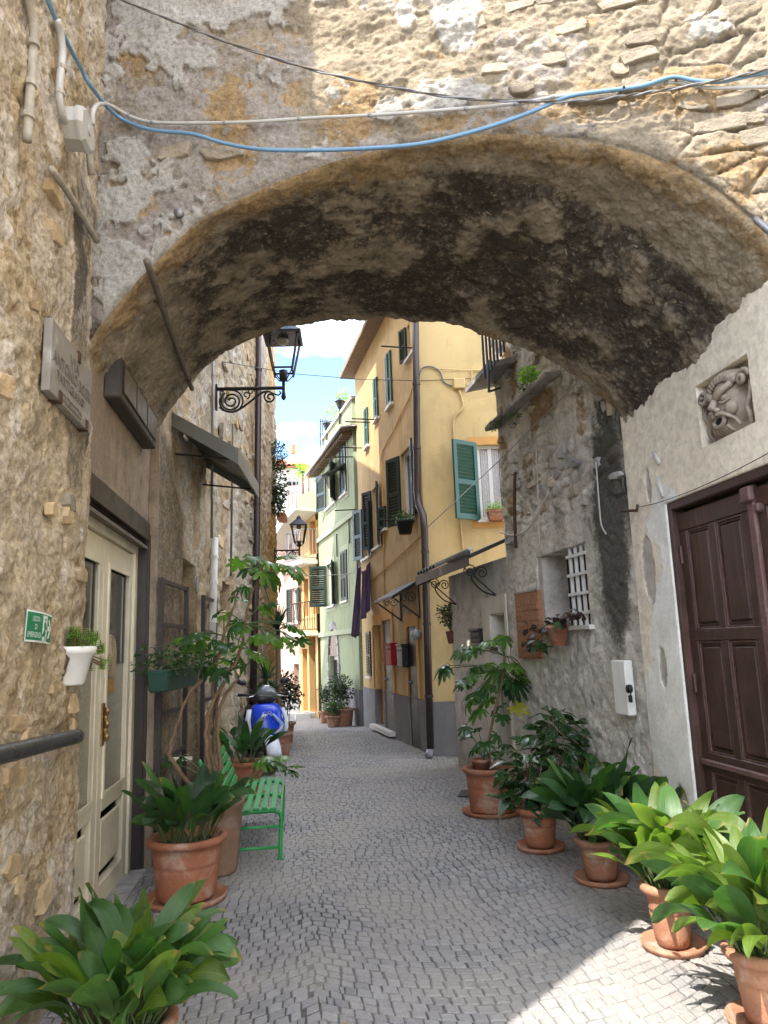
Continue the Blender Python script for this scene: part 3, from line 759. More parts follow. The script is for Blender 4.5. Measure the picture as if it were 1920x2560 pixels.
b.prism([RB.pt(0, -.55, -.4), RB.pt(U_RE, -.55, -.4), RB.pt(U_RE, -4, -.4), RB.pt(0, -4, -.4)], (0, 0, 6.8))
b.add([RB.pt(U_RE, 0, PORCH_TOP - .1), RB.pt(U_RE, -.55, PORCH_TOP - .1), RB.pt(U_RE, -.55, 6.4), RB.pt(U_RE, 0, 6.4)], [(0, 1, 2, 3)])
b.wbox(RB, U_RE + .0, RB.len - .02, -1.1, -.42, -.3, PORCH_TOP); b.wbox(RB, RB.len - .3, RB.len - .002, -.42, -.03, -.3, PORCH_TOP)
b.build('masonry_body', M_grey, house_rb)
rs = random.Random(9)
for i in range(60):
    u = rs.uniform(.1, U_RE - .12); z = rs.uniform(2.75, 5.2)
    if abs(z - 3.75 - .0 * u) < .1 and u > .6: continue
    wall_stone(RB, u, z, rs.uniform(.08, .24), rs.uniform(.06, .15), rs.uniform(.02, .05), rs, M_stone_grey if rs.random() < .6 else M_stone, house_rb, o=.02)

# ================================================================== painted houses further down the alley
M_yel2 = plain('yellow render end wall', (.55, .405, .19), .88, var=.12, scale=1.6, bump=.004, bscale=45, patch=.3, streak=.25, spec=.25)
M_yel1 = plain('shaded yellow render', (.50, .345, .165), .88, var=.16, scale=1.6, bump=.004, bscale=45, patch=.4, streak=.55, spec=.25)  # same paint as the end wall, with the street's shade in its colour
M_band = plain('orange painted band', (.62, .33, .11), .85, var=.08, scale=3, spec=.25)
M_dado = plain('grey cement dado', (.20, .19, .19), .9, var=.22, scale=3, bump=.01, bscale=50, streak=.3, spec=.25)
M_green = plain('pale green render', (.275, .305, .19), .88, var=.13, scale=1.6, bump=.004, bscale=45, patch=.35, streak=.45, spec=.25)
M_greenlt = plain('pale green trim', (.34, .365, .25), .88, var=.06, scale=2, spec=.25)
M_orange = plain('orange render', (.50, .32, .14), .88, var=.1, scale=1.2, streak=.15, spec=.25)
M_pink = plain('pink render', (.42, .275, .225), .88, var=.12, scale=1.2, streak=.2, spec=.25)
M_cream = plain('cream render', (.52, .49, .43), .88, var=.06, scale=1.2, streak=.08, spec=.25)
M_shut = plain('dark green shutter paint', (.010, .026, .022), .42, var=.25, scale=10)
M_shut2 = plain('bright green shutter paint', (.012, .075, .052), .42, var=.2, scale=10)
M_frame = plain('white window frame', (.66, .66, .64), .5, var=.06)
M_glass = plain('dark window glass', (.03, .035, .04), .08, var=.2, spec=.6)
M_sill = plain('marble sill', (.62, .60, .56), .6, var=.1)
M_iron = plain('black iron', (.022, .021, .022), .5, metal=.4, var=.3, scale=30)
M_rust = plain('rusted iron', (.085, .045, .03), .75, metal=.3, var=.35, scale=30, bump=.002)
M_pipe = plain('dark brown downpipe', (.042, .026, .024), .38, metal=.2, var=.2, scale=4)
M_zinc = plain('grey zinc gutter', (.26, .26, .27), .5, metal=.5, var=.15)
M_eave = plain('eave underside', (.22, .155, .10), .85, var=.2, scale=6, c2=(.3, .22, .15))
M_tile = plain('red roof tile', (.50, .17, .085), .8, var=.25, scale=12, rand=.15)
M_doorwood = plain('dark door wood', (.028, .018, .014), .5, var=.3, scale=10)
M_curtain = plain('lace curtain', (.48, .46, .47), .9, var=.25, scale=38, c2=(.62, .60, .60))

def pr(W, x0, x1, yt, yb, o=0.0):
    yc, xc = (yt + yb) / 2, (x0 + x1) / 2
    a, b = W.uz(x0, yc, o)[0], W.uz(x1, yc, o)[0]
    return min(a, b), max(a, b), W.uz(xc, yb, o)[1], W.uz(xc, yt, o)[1]
def flat_wall(name, W, u0, u1, z0, z1, holes, mat, parent, depth=.18, o=0.0):
    us = sorted(set([u0, u1] + [v for h in holes for v in h[:2] if u0 < v < u1])); zs = sorted(set([z0, z1] + [v for h in holes for v in h[2:] if z0 < v < z1]))
    b = MB()
    for i in range(len(us) - 1):
        for j in range(len(zs) - 1):
            cu, cz = (us[i] + us[i + 1]) / 2, (zs[j] + zs[j + 1]) / 2
            if any(h[0] < cu < h[1] and h[2] < cz < h[3] for h in holes): continue
            b.add([W.pt(us[i], o, zs[j]), W.pt(us[i + 1], o, zs[j]), W.pt(us[i + 1], o, zs[j + 1]), W.pt(us[i], o, zs[j + 1])], [(0, 1, 2, 3)])
    for (a, c, d, e) in holes:
        a, c, d, e = max(a, u0), min(c, u1), max(d, z0), min(e, z1)
        q = [(a, d), (c, d), (c, e), (a, e)]
        for k in range(4):
            (p, r), (s, t) = q[k], q[(k + 1) % 4]
            b.add([W.pt(p, o, r), W.pt(s, o, t), W.pt(s, -depth, t), W.pt(p, -depth, r)], [(0, 1, 2, 3)])
    return b.build(name, mat, parent)
def ring(W, u0, u1, z0, z1, o0, o1, w):
    b = MB(); b.wbox(W, u0, u0 + w, o0, o1, z0, z1); b.wbox(W, u1 - w, u1, o0, o1, z0, z1)
    b.wbox(W, u0 + w, u1 - w, o0, o1, z1 - w, z1); b.wbox(W, u0 + w, u1 - w, o0, o1, z0, z0 + w); return b
def leaf_geo(b, W, uh, o, z0, z1, w, sgn, ang, th=.035):
    """louvred shutter leaf: hinge at uh, opened by ang from the wall direction sgn*t"""
    d = W.t * sgn * math.cos(ang) + W.n * math.sin(ang); n = np.cross(d, A(0, 0, 1)); p = W.pt(uh, o, 0)
    def bx(a, c, e, f, t=th):
        q = [p + d * i + n * j + A(0, 0, k) for k in (e, f) for i, j in ((a, -t / 2), (c, -t / 2), (c, t / 2), (a, t / 2))]; b.hexa(q)
    s = min(.07, w * .18); zm = z0 + (z1 - z0) * .47
    bx(0, s, z0, z1); bx(w - s, w, z0, z1); bx(s, w - s, z0, z0 + s * 1.3); bx(s, w - s, z1 - s, z1); bx(s, w - s, zm - s * .6, zm + s * .6)
    for (a, c) in ((z0 + s * 1.3, zm - s * .6), (zm + s * .6, z1 - s)):
        k = max(3, int((c - a) / .055))
        for i in range(k):
            z = a + (c - a) * (i + .5) / k; hh = (c - a) / k * .75
            q = [p + d * x + n * y + A(0, 0, zz) for (y, zz) in ((-.012, z + hh * .5), (.012, z - hh * .5)) for x in (s, w - s)]
            q2 = [v + n * .006 + A(0, 0, .006) for v in q]
            b.hexa([q[0], q[1], q[3], q[2], q2[0], q2[1], q2[3], q2[2]])
def window(parent, W, r, leaves, mat=M_shut, deep=.12, frame=M_frame, sill=True, trim=None):
    """opening r=(u0,u1,z0,z1): frame, pane, sill and shutter leaves [(side, angle)]"""
    u0, u1, z0, z1 = r
    f = ring(W, u0, u1, z0, z1, -deep, -deep + .05, .05); f.wbox(W, (u0 + u1) / 2 - .03, (u0 + u1) / 2 + .03, -deep, -deep + .045, z0 + .05, z1 - .05)
    wo = f.build('window', frame, parent)
    p = MB(); p.wbox(W, u0, u1, -deep - .03, -deep - .002, z0, z1); p.build('pane', M_glass, wo)
    if sill: s = MB(); s.wbox(W, u0 - .06, u1 + .06, -deep + .02, .07, z0 - .05, z0 - .002); s.build('sill', M_sill, wo)
    if trim is not None: s = ring(W, u0 - .14, u1 + .14, z0 - .14, z1 + .14, .003, .012, .135); s.build('painted_surround', trim, wo)
    for (side, ang) in leaves:
        b = MB(); w = (u1 - u0) / 2
        leaf_geo(b, W, u0 if side < 0 else u1, .025, z0 + .01, z1 - .01, w - .005, 1 if side < 0 else -1, ang); b.build('shutter', mat, wo)
    return wo
PI = math.pi

# ------------------------------------------------ yellow house
yel = thing('yellow_house', tuple(Y1.pt(1, 0, 0)), 'tall yellow house with green shutters and a downpipe at its corner', 'house')
d1 = pr(Y1, 1023, 1048, 1565, 1850); d2 = pr(Y1, 962, 984, 1549, 1797); d3 = pr(Y1, 937, 959, 1562, 1800)
d1 = (d1[0], d1[1], -.05, d1[3]); d2 = (d2[0], d2[1], .12, d2[3]); d3 = (d3[0], d3[1], .12, d3[3])
w1 = pr(Y1, 1003, 1033, 1120, 1305); w2 = pr(Y1, 932, 949, 1215, 1370); w3 = pr(Y1, 908, 925, 1262, 1395); ws = pr(Y1, 953, 967, 1268, 1325); wl_ = pr(Y1, 920, 929, 1578, 1690)
u1_ = pr(Y1, 968, 981, 880, 1018); u2_ = pr(Y1, 937, 946, 945, 1050); u3_ = pr(Y1, 914, 922, 1020, 1118); u4_ = pr(Y1, 1018, 1036, 800, 892)
hs = [d1, d2, d3, w1, w2, w3, ws, wl_, u1_, u2_, u3_, u4_]
flat_wall('street_wall', Y1, 0, Y1.len, .8, 8.1, hs, M_yel1, yel)
flat_wall('street_dado', Y1, 0, Y1.len, -.4, .8, [d1, d2, d3], M_dado, yel, o=.018)
wy = pr(Y2, 1197, 1262, 1112, 1298)
flat_wall('end_wall', Y2, 0, Y2.len, .8, 8.1, [wy], M_yel2, yel, depth=.2)
flat_wall('end_dado', Y2, 0, Y2.len, -.4, .8, [], M_dado, yel, o=.018)
b = MB(); b.prism([Y1.pt(.4, -.3, -.3), Y1.pt(Y1.len - .02, -.3, -.3), Y1.pt(Y1.len, -6, -.3), Y1.pt(.4, -3.5, -.3)], (0, 0, 8.35)); b.build('body', M_plainwall, yel)
b = MB(); b.prism([Y1.pt(-.3, .32, 8.1), Y1.pt(Y1.len + .25, .32, 8.1), Y1.pt(Y1.len + .25, -6, 8.1), Y1.pt(-.3, -6, 8.1)], (0, 0, .10)); b.build('roof_eave', M_eave, yel)
b = MB(); b.wbox(Y1, .02, .30, .001, .012, .8, 8.09); b.build('corner_pilaster', M_yel2, yel)
for d in (d1, d2):
    s = MB(); s.wbox(Y1, d[0] + .003, d[1] - .003, -.10, -.005, d[2], d[3] - .003); o = s.build('door', M_doorwood, yel)
    h = MB(); h.tube([Y1.pt(d[1] - .12, -.005, 1.05), Y1.pt(d[1] - .12, .05, 1.05)], .025, 8); h.build('handle', M_zinc, o)
s = MB(); s.wbox(Y1, d3[0], d3[1], -.17, -.13, d3[2], d3[3]); s.build('door', M_band, yel)
for d in (d2, d3): s = MB(); s.wbox(Y1, d[0] - .05, d[1] + .05, -.1, .14, .04, .118); s.build('doorstep', M_sill, yel)
for d in (d1, d2, d3): s = MB(); s.wbox(Y1, d[0] - .12, d[1] + .12, .019, .03, d[3], d[3] + .22); s.wbox(Y1, d[0] - .12, d[0] - .002, .019, .03, .82, d[3]); s.wbox(Y1, d[1] + .002, d[1] + .12, .019, .03, .82, d[3]); s.build('door_surround', M_band, yel)
window(yel, Y1, w1, [(-1, 2.92), (1, 2.75)]); window(yel, Y1, w2, [(-1, 2.85), (1, 2.7)]); window(yel, Y1, w3, [(-1, 2.9), (1, 2.75)])
window(yel, Y1, ws, [(-1, .35), (1, .35)]); window(yel, Y1, wl_, [(-1, .03), (1, .03)])
for r in (u1_, u2_, u3_): window(yel, Y1, r, [(-1, .12), (1, .12)], M_shut2)
window(yel, Y1, u4_, [(1, 2.85)])
wo = window(yel, Y2, wy, [], sill=True, trim=M_band)
b = MB(); leaf_geo(b, Y2, wy[0] - .02, .04, wy[2] - .02, wy[3] + .03, .50, -1, .62, .04); b.build('shutter', M_shut2, wo)
b = MB(); n = 26
V = [Y2.pt(wy[0] + .06 + (wy[1] - wy[0] - .12) * i / n, -.09 + .008 * math.sin(i * 1.9), z) for z in (wy[2] + .04, wy[3] - .06) for i in range(n + 1)]
b.add(V, [(i, i + 1, n + 2 + i, n + 1 + i) for i in range(n)]); b.build('curtain', M_curtain, wo, True)
for (xa, xb, y) in ((1032, 981, 870), (945, 985, 1049), (925, 955, 1056), (905, 930, 1120), (1032, 1003, 1300)):     # clothes-line irons under the upper windows
    u, z = Y1.uz(xa, y); s = MB(); s.tube([Y1.pt(u, 0, z), Y1.pt(u, .55, z)], .014, 6); s.build('line_bracket', M_iron, yel)

pipe = thing('downpipe', tuple(Y1.pt(.15, .1, 0)), 'dark brown downpipe down the corner of the yellow house', 'pipe')
b = MB(); pts = [(1037, 700), (1041, 1000), (1043, 1230), (1047, 1262), (1058, 1290), (1061, 1330), (1068, 1600), (1076, 1872)]
b.tube([Y1.px(x, y, .09) for x, y in pts], .058, 10); b.build('pipe', M_pipe, pipe, True)
b = MB()
for y in (960, 1120, 1380, 1560, 1740):
    x = np.interp(y, [p[1] for p in pts], [p[0] for p in pts]); p = Y1.px(x, y, .09); b.tube([p - A(0, 0, .02), p + A(0, 0, .02)], .068, 10)
tag(b.build('clamp', M_pipe, pipe), kind='stuff')
b = MB(); p = Y1.px(1076, 1874, .09); b.tube(smooth_path([p + A(0, 0, .1), p, p + A(-.03, -.06, -.05), p + A(-.05, -.14, -.07)], 4), .058, 10); b.build('shoe', M_zinc, pipe, True)

cable_y = thing('wall_cable', tuple(Y1.pt(1, 0, 3)), 'thin dark cable sagging along the yellow street wall', 'cable')
b = MB(); b.tube(smooth_path([Y1.px(x, y, .02) for x, y in ((1035, 950), (1025, 990), (1000, 1040), (985, 1075), (965, 1110), (955, 1135), (953, 1160))], 4), .011, 5)
b.tube(smooth_path([Y1.px(x, y, .02) for x, y in ((1052, 1340), (1010, 1378), (965, 1420), (925, 1452))], 4), .010, 5); b.tube([Y1.px(955, 1150, .02), Y1.px(958, 1300, .02), Y1.px(962, 1560, .02)], .012, 5); b.build('cable', M_band, cable_y, True)
jb = thing('junction_box', tuple(Y2.px(1148, 962)), 'yellow painted electrical box with cables on the yellow end wall', 'box')
r = pr(Y2, 1133, 1162, 949, 974); b = MB(); b.wbox(Y2, r[0], r[1], 0, .08, r[2], r[3]); bevel(b.build('box', M_yel2, jb), .012)
b = MB(); b.tube(smooth_path([Y2.px(x, y, .03) for x, y in ((1047, 945), (1056, 920), (1080, 917), (1100, 930), (1110, 955), (1130, 965))], 4), .014, 5); b.build('cable', M_dado, jb, True)
b = MB(); b.tube(smooth_path([Y2.px(x, y, .03) for x, y in ((1163, 963), (1178, 955), (1180, 930), (1190, 926), (1230, 927))], 4), .014, 5)
b.tube([Y2.px(1085, 923, .03), Y2.px(1185, 925, .03)], .008, 5); b.tube(smooth_path([Y2.px(x, y, .03) for x, y in ((1147, 974), (1155, 1000), (1157, 1020), (1140, 1038), (1133, 1060), (1137, 1120), (1150, 1290), (1158, 1385))], 4), .017, 5); b.build('cable', M_yel2, jb, True)

# door canopy, letter boxes, washing
def door_canopy(name, W, r, proj, label, mat):
    u0, u1, z = r; t = thing(name, tuple(W.pt((u0 + u1) / 2, 0, z)), label, 'canopy')
    b = MB(); b.hexa([W.pt(u0, 0, z + .26), W.pt(u1, 0, z + .26), W.pt(u1, proj, z), W.pt(u0, proj, z), W.pt(u0, 0, z + .30), W.pt(u1, 0, z + .30), W.pt(u1, proj, z + .035), W.pt(u0, proj, z + .035)]); b.build('roof', mat, t)
    for u in (u0 + .06, u1 - .06):
        b = MB(); b.bar(W.pt(u, .01, z + .25), W.pt(u, proj, z - .01), .025); b.bar(W.pt(u, .01, z - .32), W.pt(u, proj - .05, z - .01), .025); b.bar(W.pt(u, .015, z - .34), W.pt(u, .015, z + .25), .025)
        for (cu, cz, rr) in ((proj * .30, z + .0, .09), (proj * .55, z + .0, .07)):
            b.tube([W.pt(u, cu + rr * (1 - k / 26) * math.cos(k * .5), cz + rr * (1 - k / 26) * math.sin(k * .5)) for k in range(22)], .008, 5)
        b.build('bracket', M_iron, t)
    return t
uc0 = Y1.uz(1052, 1500)[0]; uc1 = Y1.uz(1000, 1480)[0]; zc = Y1.uz(1000, 1500)[1]
door_canopy('door_canopy', Y1, (uc0, uc1, zc - .05), .48, 'dark iron door canopy on scroll brackets on the yellow wall', M_iron)
def letter_box(W, r, mat, label, th=.12):
    t = thing('letter_box', tuple(W.pt((r[0] + r[1]) / 2, 0, r[2])), label, 'letter box')
    b = MB(); b.wbox(W, r[0], r[1], .003, th, r[2], r[3]); bevel(b.build('body', mat, t), .015, 2)
    b = MB(); b.wbox(W, r[0] - .01, r[1] + .01, .003, th + .02, r[3] + .001, r[3] + .03); b.build('lid', mat, t)
    b = MB(); b.wbox(W, r[0] + .04, r[1] - .04, th + .001, th + .006, r[3] - .09, r[3] - .07); b.build('slot', M_dark, t)
M_red = plain('red enamel', (.36, .018, .022), .6, var=.15, spec=.2)
letter_box(Y1, pr(Y1, 980, 993, 1611, 1662), M_red, 'red letter box on the yellow wall between two doors')
letter_box(Y1, pr(Y1, 1008, 1022, 1614, 1667), M_iron, 'black letter box on the yellow wall beside the nearest dark door')
p = Y1.px(1040, 1585, .1); t = thing('outdoor_light', tuple(p), 'round bulkhead light above the nearest dark door', 'lamp')
b = MB(); b.lathe(p - A(0, 0, .09), [(.0, 0), (.05, .01), (.085, .05), (.09, .09), (.075, .14), (.03, .17), (0, .18)], 12); b.build('globe', plain('frosted globe', (.25, .27, .29), .15), t, True)
b = MB(); b.tube([Y1.px(1040, 1585, 0), p], .05, 8); b.build('mount', M_iron, t, True)

M_purple = plain('purple cotton', (.115, .075, .15), .95, var=.25, scale=5, bump=.01, bscale=9)
def cloth(name, P4, label, mat, folds=3, amp=.05):
    (a, b_, c, d) = [A(*q) for q in P4]; nu, nv = 18, 26; V = []
    t = thing(name, tuple((a + b_) / 2), label, 'laundry'); n = np.cross(b_ - a, d - a); n /= np.linalg.norm(n)
    for j in range(nv + 1):
        for i in range(nu + 1):
            s, v = i / nu, j / nv; p = (a * (1 - s) + b_ * s) * (1 - v) + (d * (1 - s) + c * s) * v
            V.append(p + n * amp * (math.sin(s * PI * 2 * folds + v * 1.6) * (.4 + .6 * v)) + A(0, 0, -.05 * math.sin(s * PI) * (1 - v) + .03 * math.sin(s * 7 + 2) * v))
    o = mesh_object('cloth', np.array(V), grid_faces(nv + 1, nu + 1), mat, t, True); m = o.modifiers.new('s', 'SOLIDIFY'); m.thickness = .006
    for s in (0, 1):
        q = (a, b_)[s]; k = MB(); k.box(q - A(.01, .012, .03), q + A(.01, .012, .045)); k.build('peg', M_doorwood, t)
    return t
yl = 15.6
cloth('hanging_trousers', [on_y(893, 1416, yl), on_y(902, 1412, yl + .3), on_y(899, 1590, yl + .3), on_y(881, 1594, yl)], 'purple trousers hanging long from the clothes line', M_purple, 2, .03)
cloth('hanging_shirt', [on_y(905, 1432, yl), on_y(925, 1396, yl + .35), on_y(926, 1520, yl + .35), on_y(906, 1552, yl)], 'purple shirt hanging on the line against the yellow wall', M_purple, 2, .04)
cl = thing('clothes_line', tuple(on_y(890, 1420, yl)), 'thin clothes line strung across the alley to the yellow house', 'clothes line')
b = MB(); b.tube([LB.px(700, 1436, .0) if False else on_y(700, 1437, 16.6), on_y(800, 1440, 16.2), on_y(880, 1434, yl), on_y(928, 1392, yl + .4), Y1.px(945, 1360, .02)], .008, 5); b.build('line', M_sill, cl, True)

# ------------------------------------------------ green house
grn = thing('green_house', tuple(G1.pt(2, 0, -.2)), 'pale green house with dark shutters and an overhanging eave', 'house')
ga = pr(G1, 816, 838, 1168, 1265); gb = pr(G1, 852, 867, 1112, 1237); gc = pr(G1, 818, 836, 1408, 1515); gd = pr(G1, 855, 870, 1376, 1502)
gdoor = pr(G1, 826, 846, 1640, 1790); gdoor = (gdoor[0], gdoor[1], -.2, gdoor[3])
flat_wall('street_wall', G1, 0, G1.len, -.4, 7.05, [ga, gb, gc, gd, gdoor], M_green, grn)
flat_wall('return_wall', G2, 0, G2.len, -.4, 7.05, [], M_green, grn)
b = MB(); b.prism([G1.pt(.3, -.5, -.4), G1.pt(G1.len, -.5, -.4), G1.pt(G1.len, -5, -.4), G1.pt(.3, -3, -.4)], (0, 0, 7.4)); b.build('body', M_green, grn)
zev = G1.uz(859, 1062, .3)[1]
b = MB(); b.prism([G1.pt(-.12, .29, zev - .05), G1.pt(G1.len + .2, .29, zev - .05), G1.pt(G1.len + .2, -.4, zev + .1), G1.pt(-.12, -.4, zev + .1)], (0, 0, .05)); b.prism([G1.pt(-.12, .25, zev - .04), G2.pt(-.0, .25, zev - .04), G2.pt(.6, .25, zev - .04), G2.pt(.6, -.3, zev + .1), G1.pt(-.12, -.3, zev + .1)], (0, 0, .05)); b.build('eave', M_eave, grn)
b = MB(); b.tube([G2.pt(.6, .27, zev - .02), G1.pt(-.18, .30, zev - .02), G1.pt(G1.len + .2, .31, zev - .02)], .045, 8); b.build('gutter', M_pipe, grn, True)
for i in range(26):
    u = .1 + i * G1.len / 26; b = MB(); b.hexa([G1.pt(u, 0, zev - .13), G1.pt(u + .06, 0, zev - .13), G1.pt(u + .06, .26, zev - .15), G1.pt(u, .26, zev - .15), G1.pt(u, 0, zev - .03), G1.pt(u + .06, 0, zev - .03), G1.pt(u + .06, .26, zev - .06), G1.pt(u, .26, zev - .06)]); b.build('rafter', M_eave, grn)
zp = max(zev + .6, G1.uz(883, 994)[1])
b = MB(); b.wbox(G1, 0, G1.len * .8, -.18, .0, zev + .12, zp); b.build('parapet', M_green, grn)
b = MB(); b.wbox(G2, .01, .8, -.18, -.002, zev + .12, zp); b.build('parapet', M_green, grn)
b = MB(); b.wbox(G1, -.06, G1.len * .8, -.22, .05, zp + .002, zp + .07); b.build('parapet_cap', M_sill, grn)
for z in (4.85, 2.12):
    b = MB(); b.wbox(G1, -.03, G1.len, .002, .06, z - .12, z); b.build('string_course', M_greenlt, grn)
    b = MB(); b.wbox(G2, .0, .78, .002, .06, z - .12, z); b.build('string_course', M_greenlt, grn)
b = MB(); b.wbox(G1, .02, 1.55, .002, .02, -.4, .72); b.build('dado', M_dado, grn)
b = MB(); b.wbox(G2, .0, .78, .003, .021, -.4, .72); b.build('dado', M_dado, grn)
for r, lv in ((ga, [(-1, 2.75), (1, 2.85)]), (gb, [(-1, .05), (1, .05)]), (gc, [(1, 1.95), (-1, 2.85)]), (gd, [(-1, .04), (1, .04)])):
    wo = window(grn, G1, r, lv, trim=M_greenlt)
# flap shutter propped out of the upper right window
b = MB(); u0, u1, z0, z1 = gb; b.hexa([G1.pt(u0 + .03, .03, z0 + .55 * (z1 - z0)), G1.pt(u1 - .03, .03, z0 + .55 * (z1 - z0)), G1.pt(u1 - .03, .62, z0 + .28 * (z1 - z0)), G1.pt(u0 + .03, .62, z0 + .28 * (z1 - z0)), G1.pt(u0 + .03, .05, z0 + .58 * (z1 - z0)), G1.pt(u1 - .03, .05, z0 + .58 * (z1 - z0)), G1.pt(u1 - .03, .64, z0 + .31 * (z1 - z0)), G1.pt(u0 + .03, .64, z0 + .31 * (z1 - z0))]); b.build('propped_flap', M_shut, grn)
s = MB(); s.wbox(G1, gdoor[0], gdoor[1], -.18, -.12, gdoor[2], gdoor[3]); do = s.build('door', M_frame, grn)
b = MB()
for i in range(6): u = gdoor[0] + .08 + i * (gdoor[1] - gdoor[0] - .16) / 5; b.wbox(G1, u, u + .02, -.118, -.09, .3, gdoor[3] - .1)
tag(b.build('grille', M_iron, do), kind='stuff')
uc = (gdoor[0] + gdoor[1]) / 2; hw = (gdoor[1] - gdoor[0]) / 2 + .06
for i in range(9):
    a0, a1 = PI * i / 9 + .03, PI * (i + 1) / 9 - .03; q = []
    for (rr, o) in ((hw, .03), (hw + .17, .03)):
        for aa in (a0, a1): q.append((uc + rr * math.cos(aa), gdoor[3] + rr * 1.25 * math.sin(aa)))
    V = [G1.pt(u, o, z) for o in (.002, .035) for (u, z) in (q[0], q[1], q[3], q[2])]; b = MB(); b.hexa(V); b.build('arch_stone', M_stone_grey, grn)
for sd in (-1, 1):
    for i in range(8):
        z = .0 + i * (gdoor[3]) / 8; b = MB(); a = uc + sd * hw; c = a + sd * (.17 if i % 2 else .24); b.wbox(G1, min(a, c), max(a, c), .002, .033, z + .01, z + gdoor[3] / 8 - .01); b.build('jamb_stone', M_stone_grey, grn)
s = MB(); V = [G1.pt(uc + hw * math.cos(PI * i / 12), .004, gdoor[3] + hw * 1.25 * math.sin(PI * i / 12)) for i in range(13)]; s.add(V, [tuple(range(13))]); s.build('fanlight', M_glass, grn)
for (x, y) in ((842, 1363), (873, 1328)): b = MB(); p = G1.px(x, y, .03); b.bar(p - A(0, 0, .3), p + A(0, 0, .3), .03); b.build('wall_tie', M_iron, grn)
for (xa, y) in ((882, 1142), (888, 1274)): p = G1.px(xa, y, .0); b = MB(); b.tube([p, p + G1.n * .5 + A(0, 0, -.03)], .014, 6); b.build('line_bracket', M_iron, grn)

# roof terrace of the green house
def terrace_lamp(x, yt, yb, Yd, label):
    t_, b_ = on_y(x, yt, Yd), on_y(x, yb, Yd); t = thing('terrace_lamp', tuple(b_), label, 'lamp', 'lamps on the roof terrace')
    m = MB(); m.tube([b_, t_ - A(0, 0, .3)], .03, 6); m.build('post', M_iron, t)
    c = t_ - A(0, 0, .3); m = MB(); m.lathe(c, [(.04, 0), (.06, .02), (.11, .18), (.15, .19), (.04, .27), (.015, .3), (0, .31)], 6); m.build('head', M_iron, t)
terrace_lamp(849, 994, 1060, 18.4, 'small lantern on a post nearest the flower pot on the green roof terrace')
terrace_lamp(817, 1050, 1100, 20.2, 'small lantern on a post before the iron fence on the green roof')
fe = thing('terrace_fence', tuple(on_y(815, 1100, 20.6)), 'ornate iron fence along the green roof terrace', 'fence')
b = MB(); 
for i in range(8):
    x = 801 + i * 6; p0, p1 = on_y(x, 1120 - i * 5, 20.8), on_y(x, 1048, 20.8); b.tube([p0, p1], .014, 5)
b.tube([on_y(799, 1053, 20.8), on_y(846, 1054, 20.8)], .014, 5); b.tube([on_y(799, 1085, 20.8), on_y(840, 1084, 20.8)], .012, 5)
tag(b.build('bars', M_iron, fe), kind='stuff')
an = thing('roof_aerial', tuple(on_y(802, 1140, 21.5)), 'tall comb shaped television aerial above the green roof', 'aerial')
b = MB(); b.tube([on_y(802, 1150, 21.5), on_y(801, 1045, 21.5)], .018, 6); b.build('mast', M_zinc, an)
for i in range(11): b = MB(); y = 1052 + i * 5.6; b.tube([on_y(802, y, 21.5), on_y(797 - i * 1.6, y, 21.5)], .012, 5); b.build('rod', M_zinc, an)

# ------------------------------------------------ orange house with balconies, pink house, white house
org = thing('orange_house', tuple(OR.pt(.6, 0, -.26)), 'narrow orange house with iron balconies at the bend of the alley', 'house')
od1 = pr(OR, 757, 769, 1622, 1785); od2 = pr(OR, 773, 790, 1592, 1785); od1 = (od1[0], od1[1], -.1, od1[3]); od2 = (od2[0], od2[1], -.1, od2[3])
ow1 = pr(OR, 760, 771, 1447, 1540); ow2 = pr(OR, 782, 791, 1440, 1535); ow3 = pr(OR, 774, 796, 1300, 1385)
zor = OR.uz(770, 1230)[1]
flat_wall('street_wall', OR, 0, OR.len, -.5, zor, [od1, od2, ow1, ow2, ow3], M_orange, org, depth=.25)
b = MB(); b.prism([OR.pt(0, -.4, -.5), OR.pt(OR.len, -.4, -.5), OR.pt(OR.len, -5, -.5), OR.pt(0, -5, -.5)], (0, 0, zor + .5)); b.build('body', M_orange, org)
for r in (od1, od2): s = MB(); s.wbox(OR, r[0], r[1], -.26, -.2, r[2], r[3]); s.build('door', M_doorwood if r is od2 else M_band, org)
for r in (ow1, ow2): s = MB(); s.wbox(OR, r[0], r[1], -.26, -.2, r[2], r[3]); s.build('window', M_band, org)
s = MB(); s.wbox(OR, ow3[0], ow3[1], -.26, -.2, ow3[2], ow3[3]); s.build('window', M_band, org)
def balcony(parent, W, u0, u1, z, proj, hgt, mat, nb=11):
    s = MB(); s.wbox(W, u0, u1, 0, proj, z - .12, z); o = s.build('balcony', M_sill, parent)
    b = MB()
    P = [W.pt(u0 + .03, .02, 0), W.pt(u0 + .03, proj - .03, 0), W.pt(u1 - .03, proj - .03, 0), W.pt(u1 - .03, .02, 0)]
    for zz in (z + .06, z + hgt): b.tube([p + A(0, 0, zz) for p in P], .016, 5)
    for i in range(nb + 1):
        q = P[1] + (P[2] - P[1]) * i / nb; b.tube([q + A(0, 0, z + .06), q + W.n * .07 * math.sin(i * 1.7) + A(0, 0, z + hgt * .4), q + A(0, 0, z + hgt)], .010, 4)
    for i in range(4):
        q = P[0] + (P[1] - P[0]) * i / 4; b.tube([q + A(0, 0, z + .06), q + A(0, 0, z + hgt)], .010, 4)
    tag(b.build('railing', mat, o), kind='stuff')
ub0, zb0 = OR.uz(795, 1570); ub1, _ = OR.uz(752, 1570)
balcony(org, OR, ub0, ub1, OR.uz(770, 1580)[1], .35, .85, M_rust)
balcony(org, OR, ub0 - .05, ub1, OR.uz(770, 1405)[1], .5, .9, M_zinc)
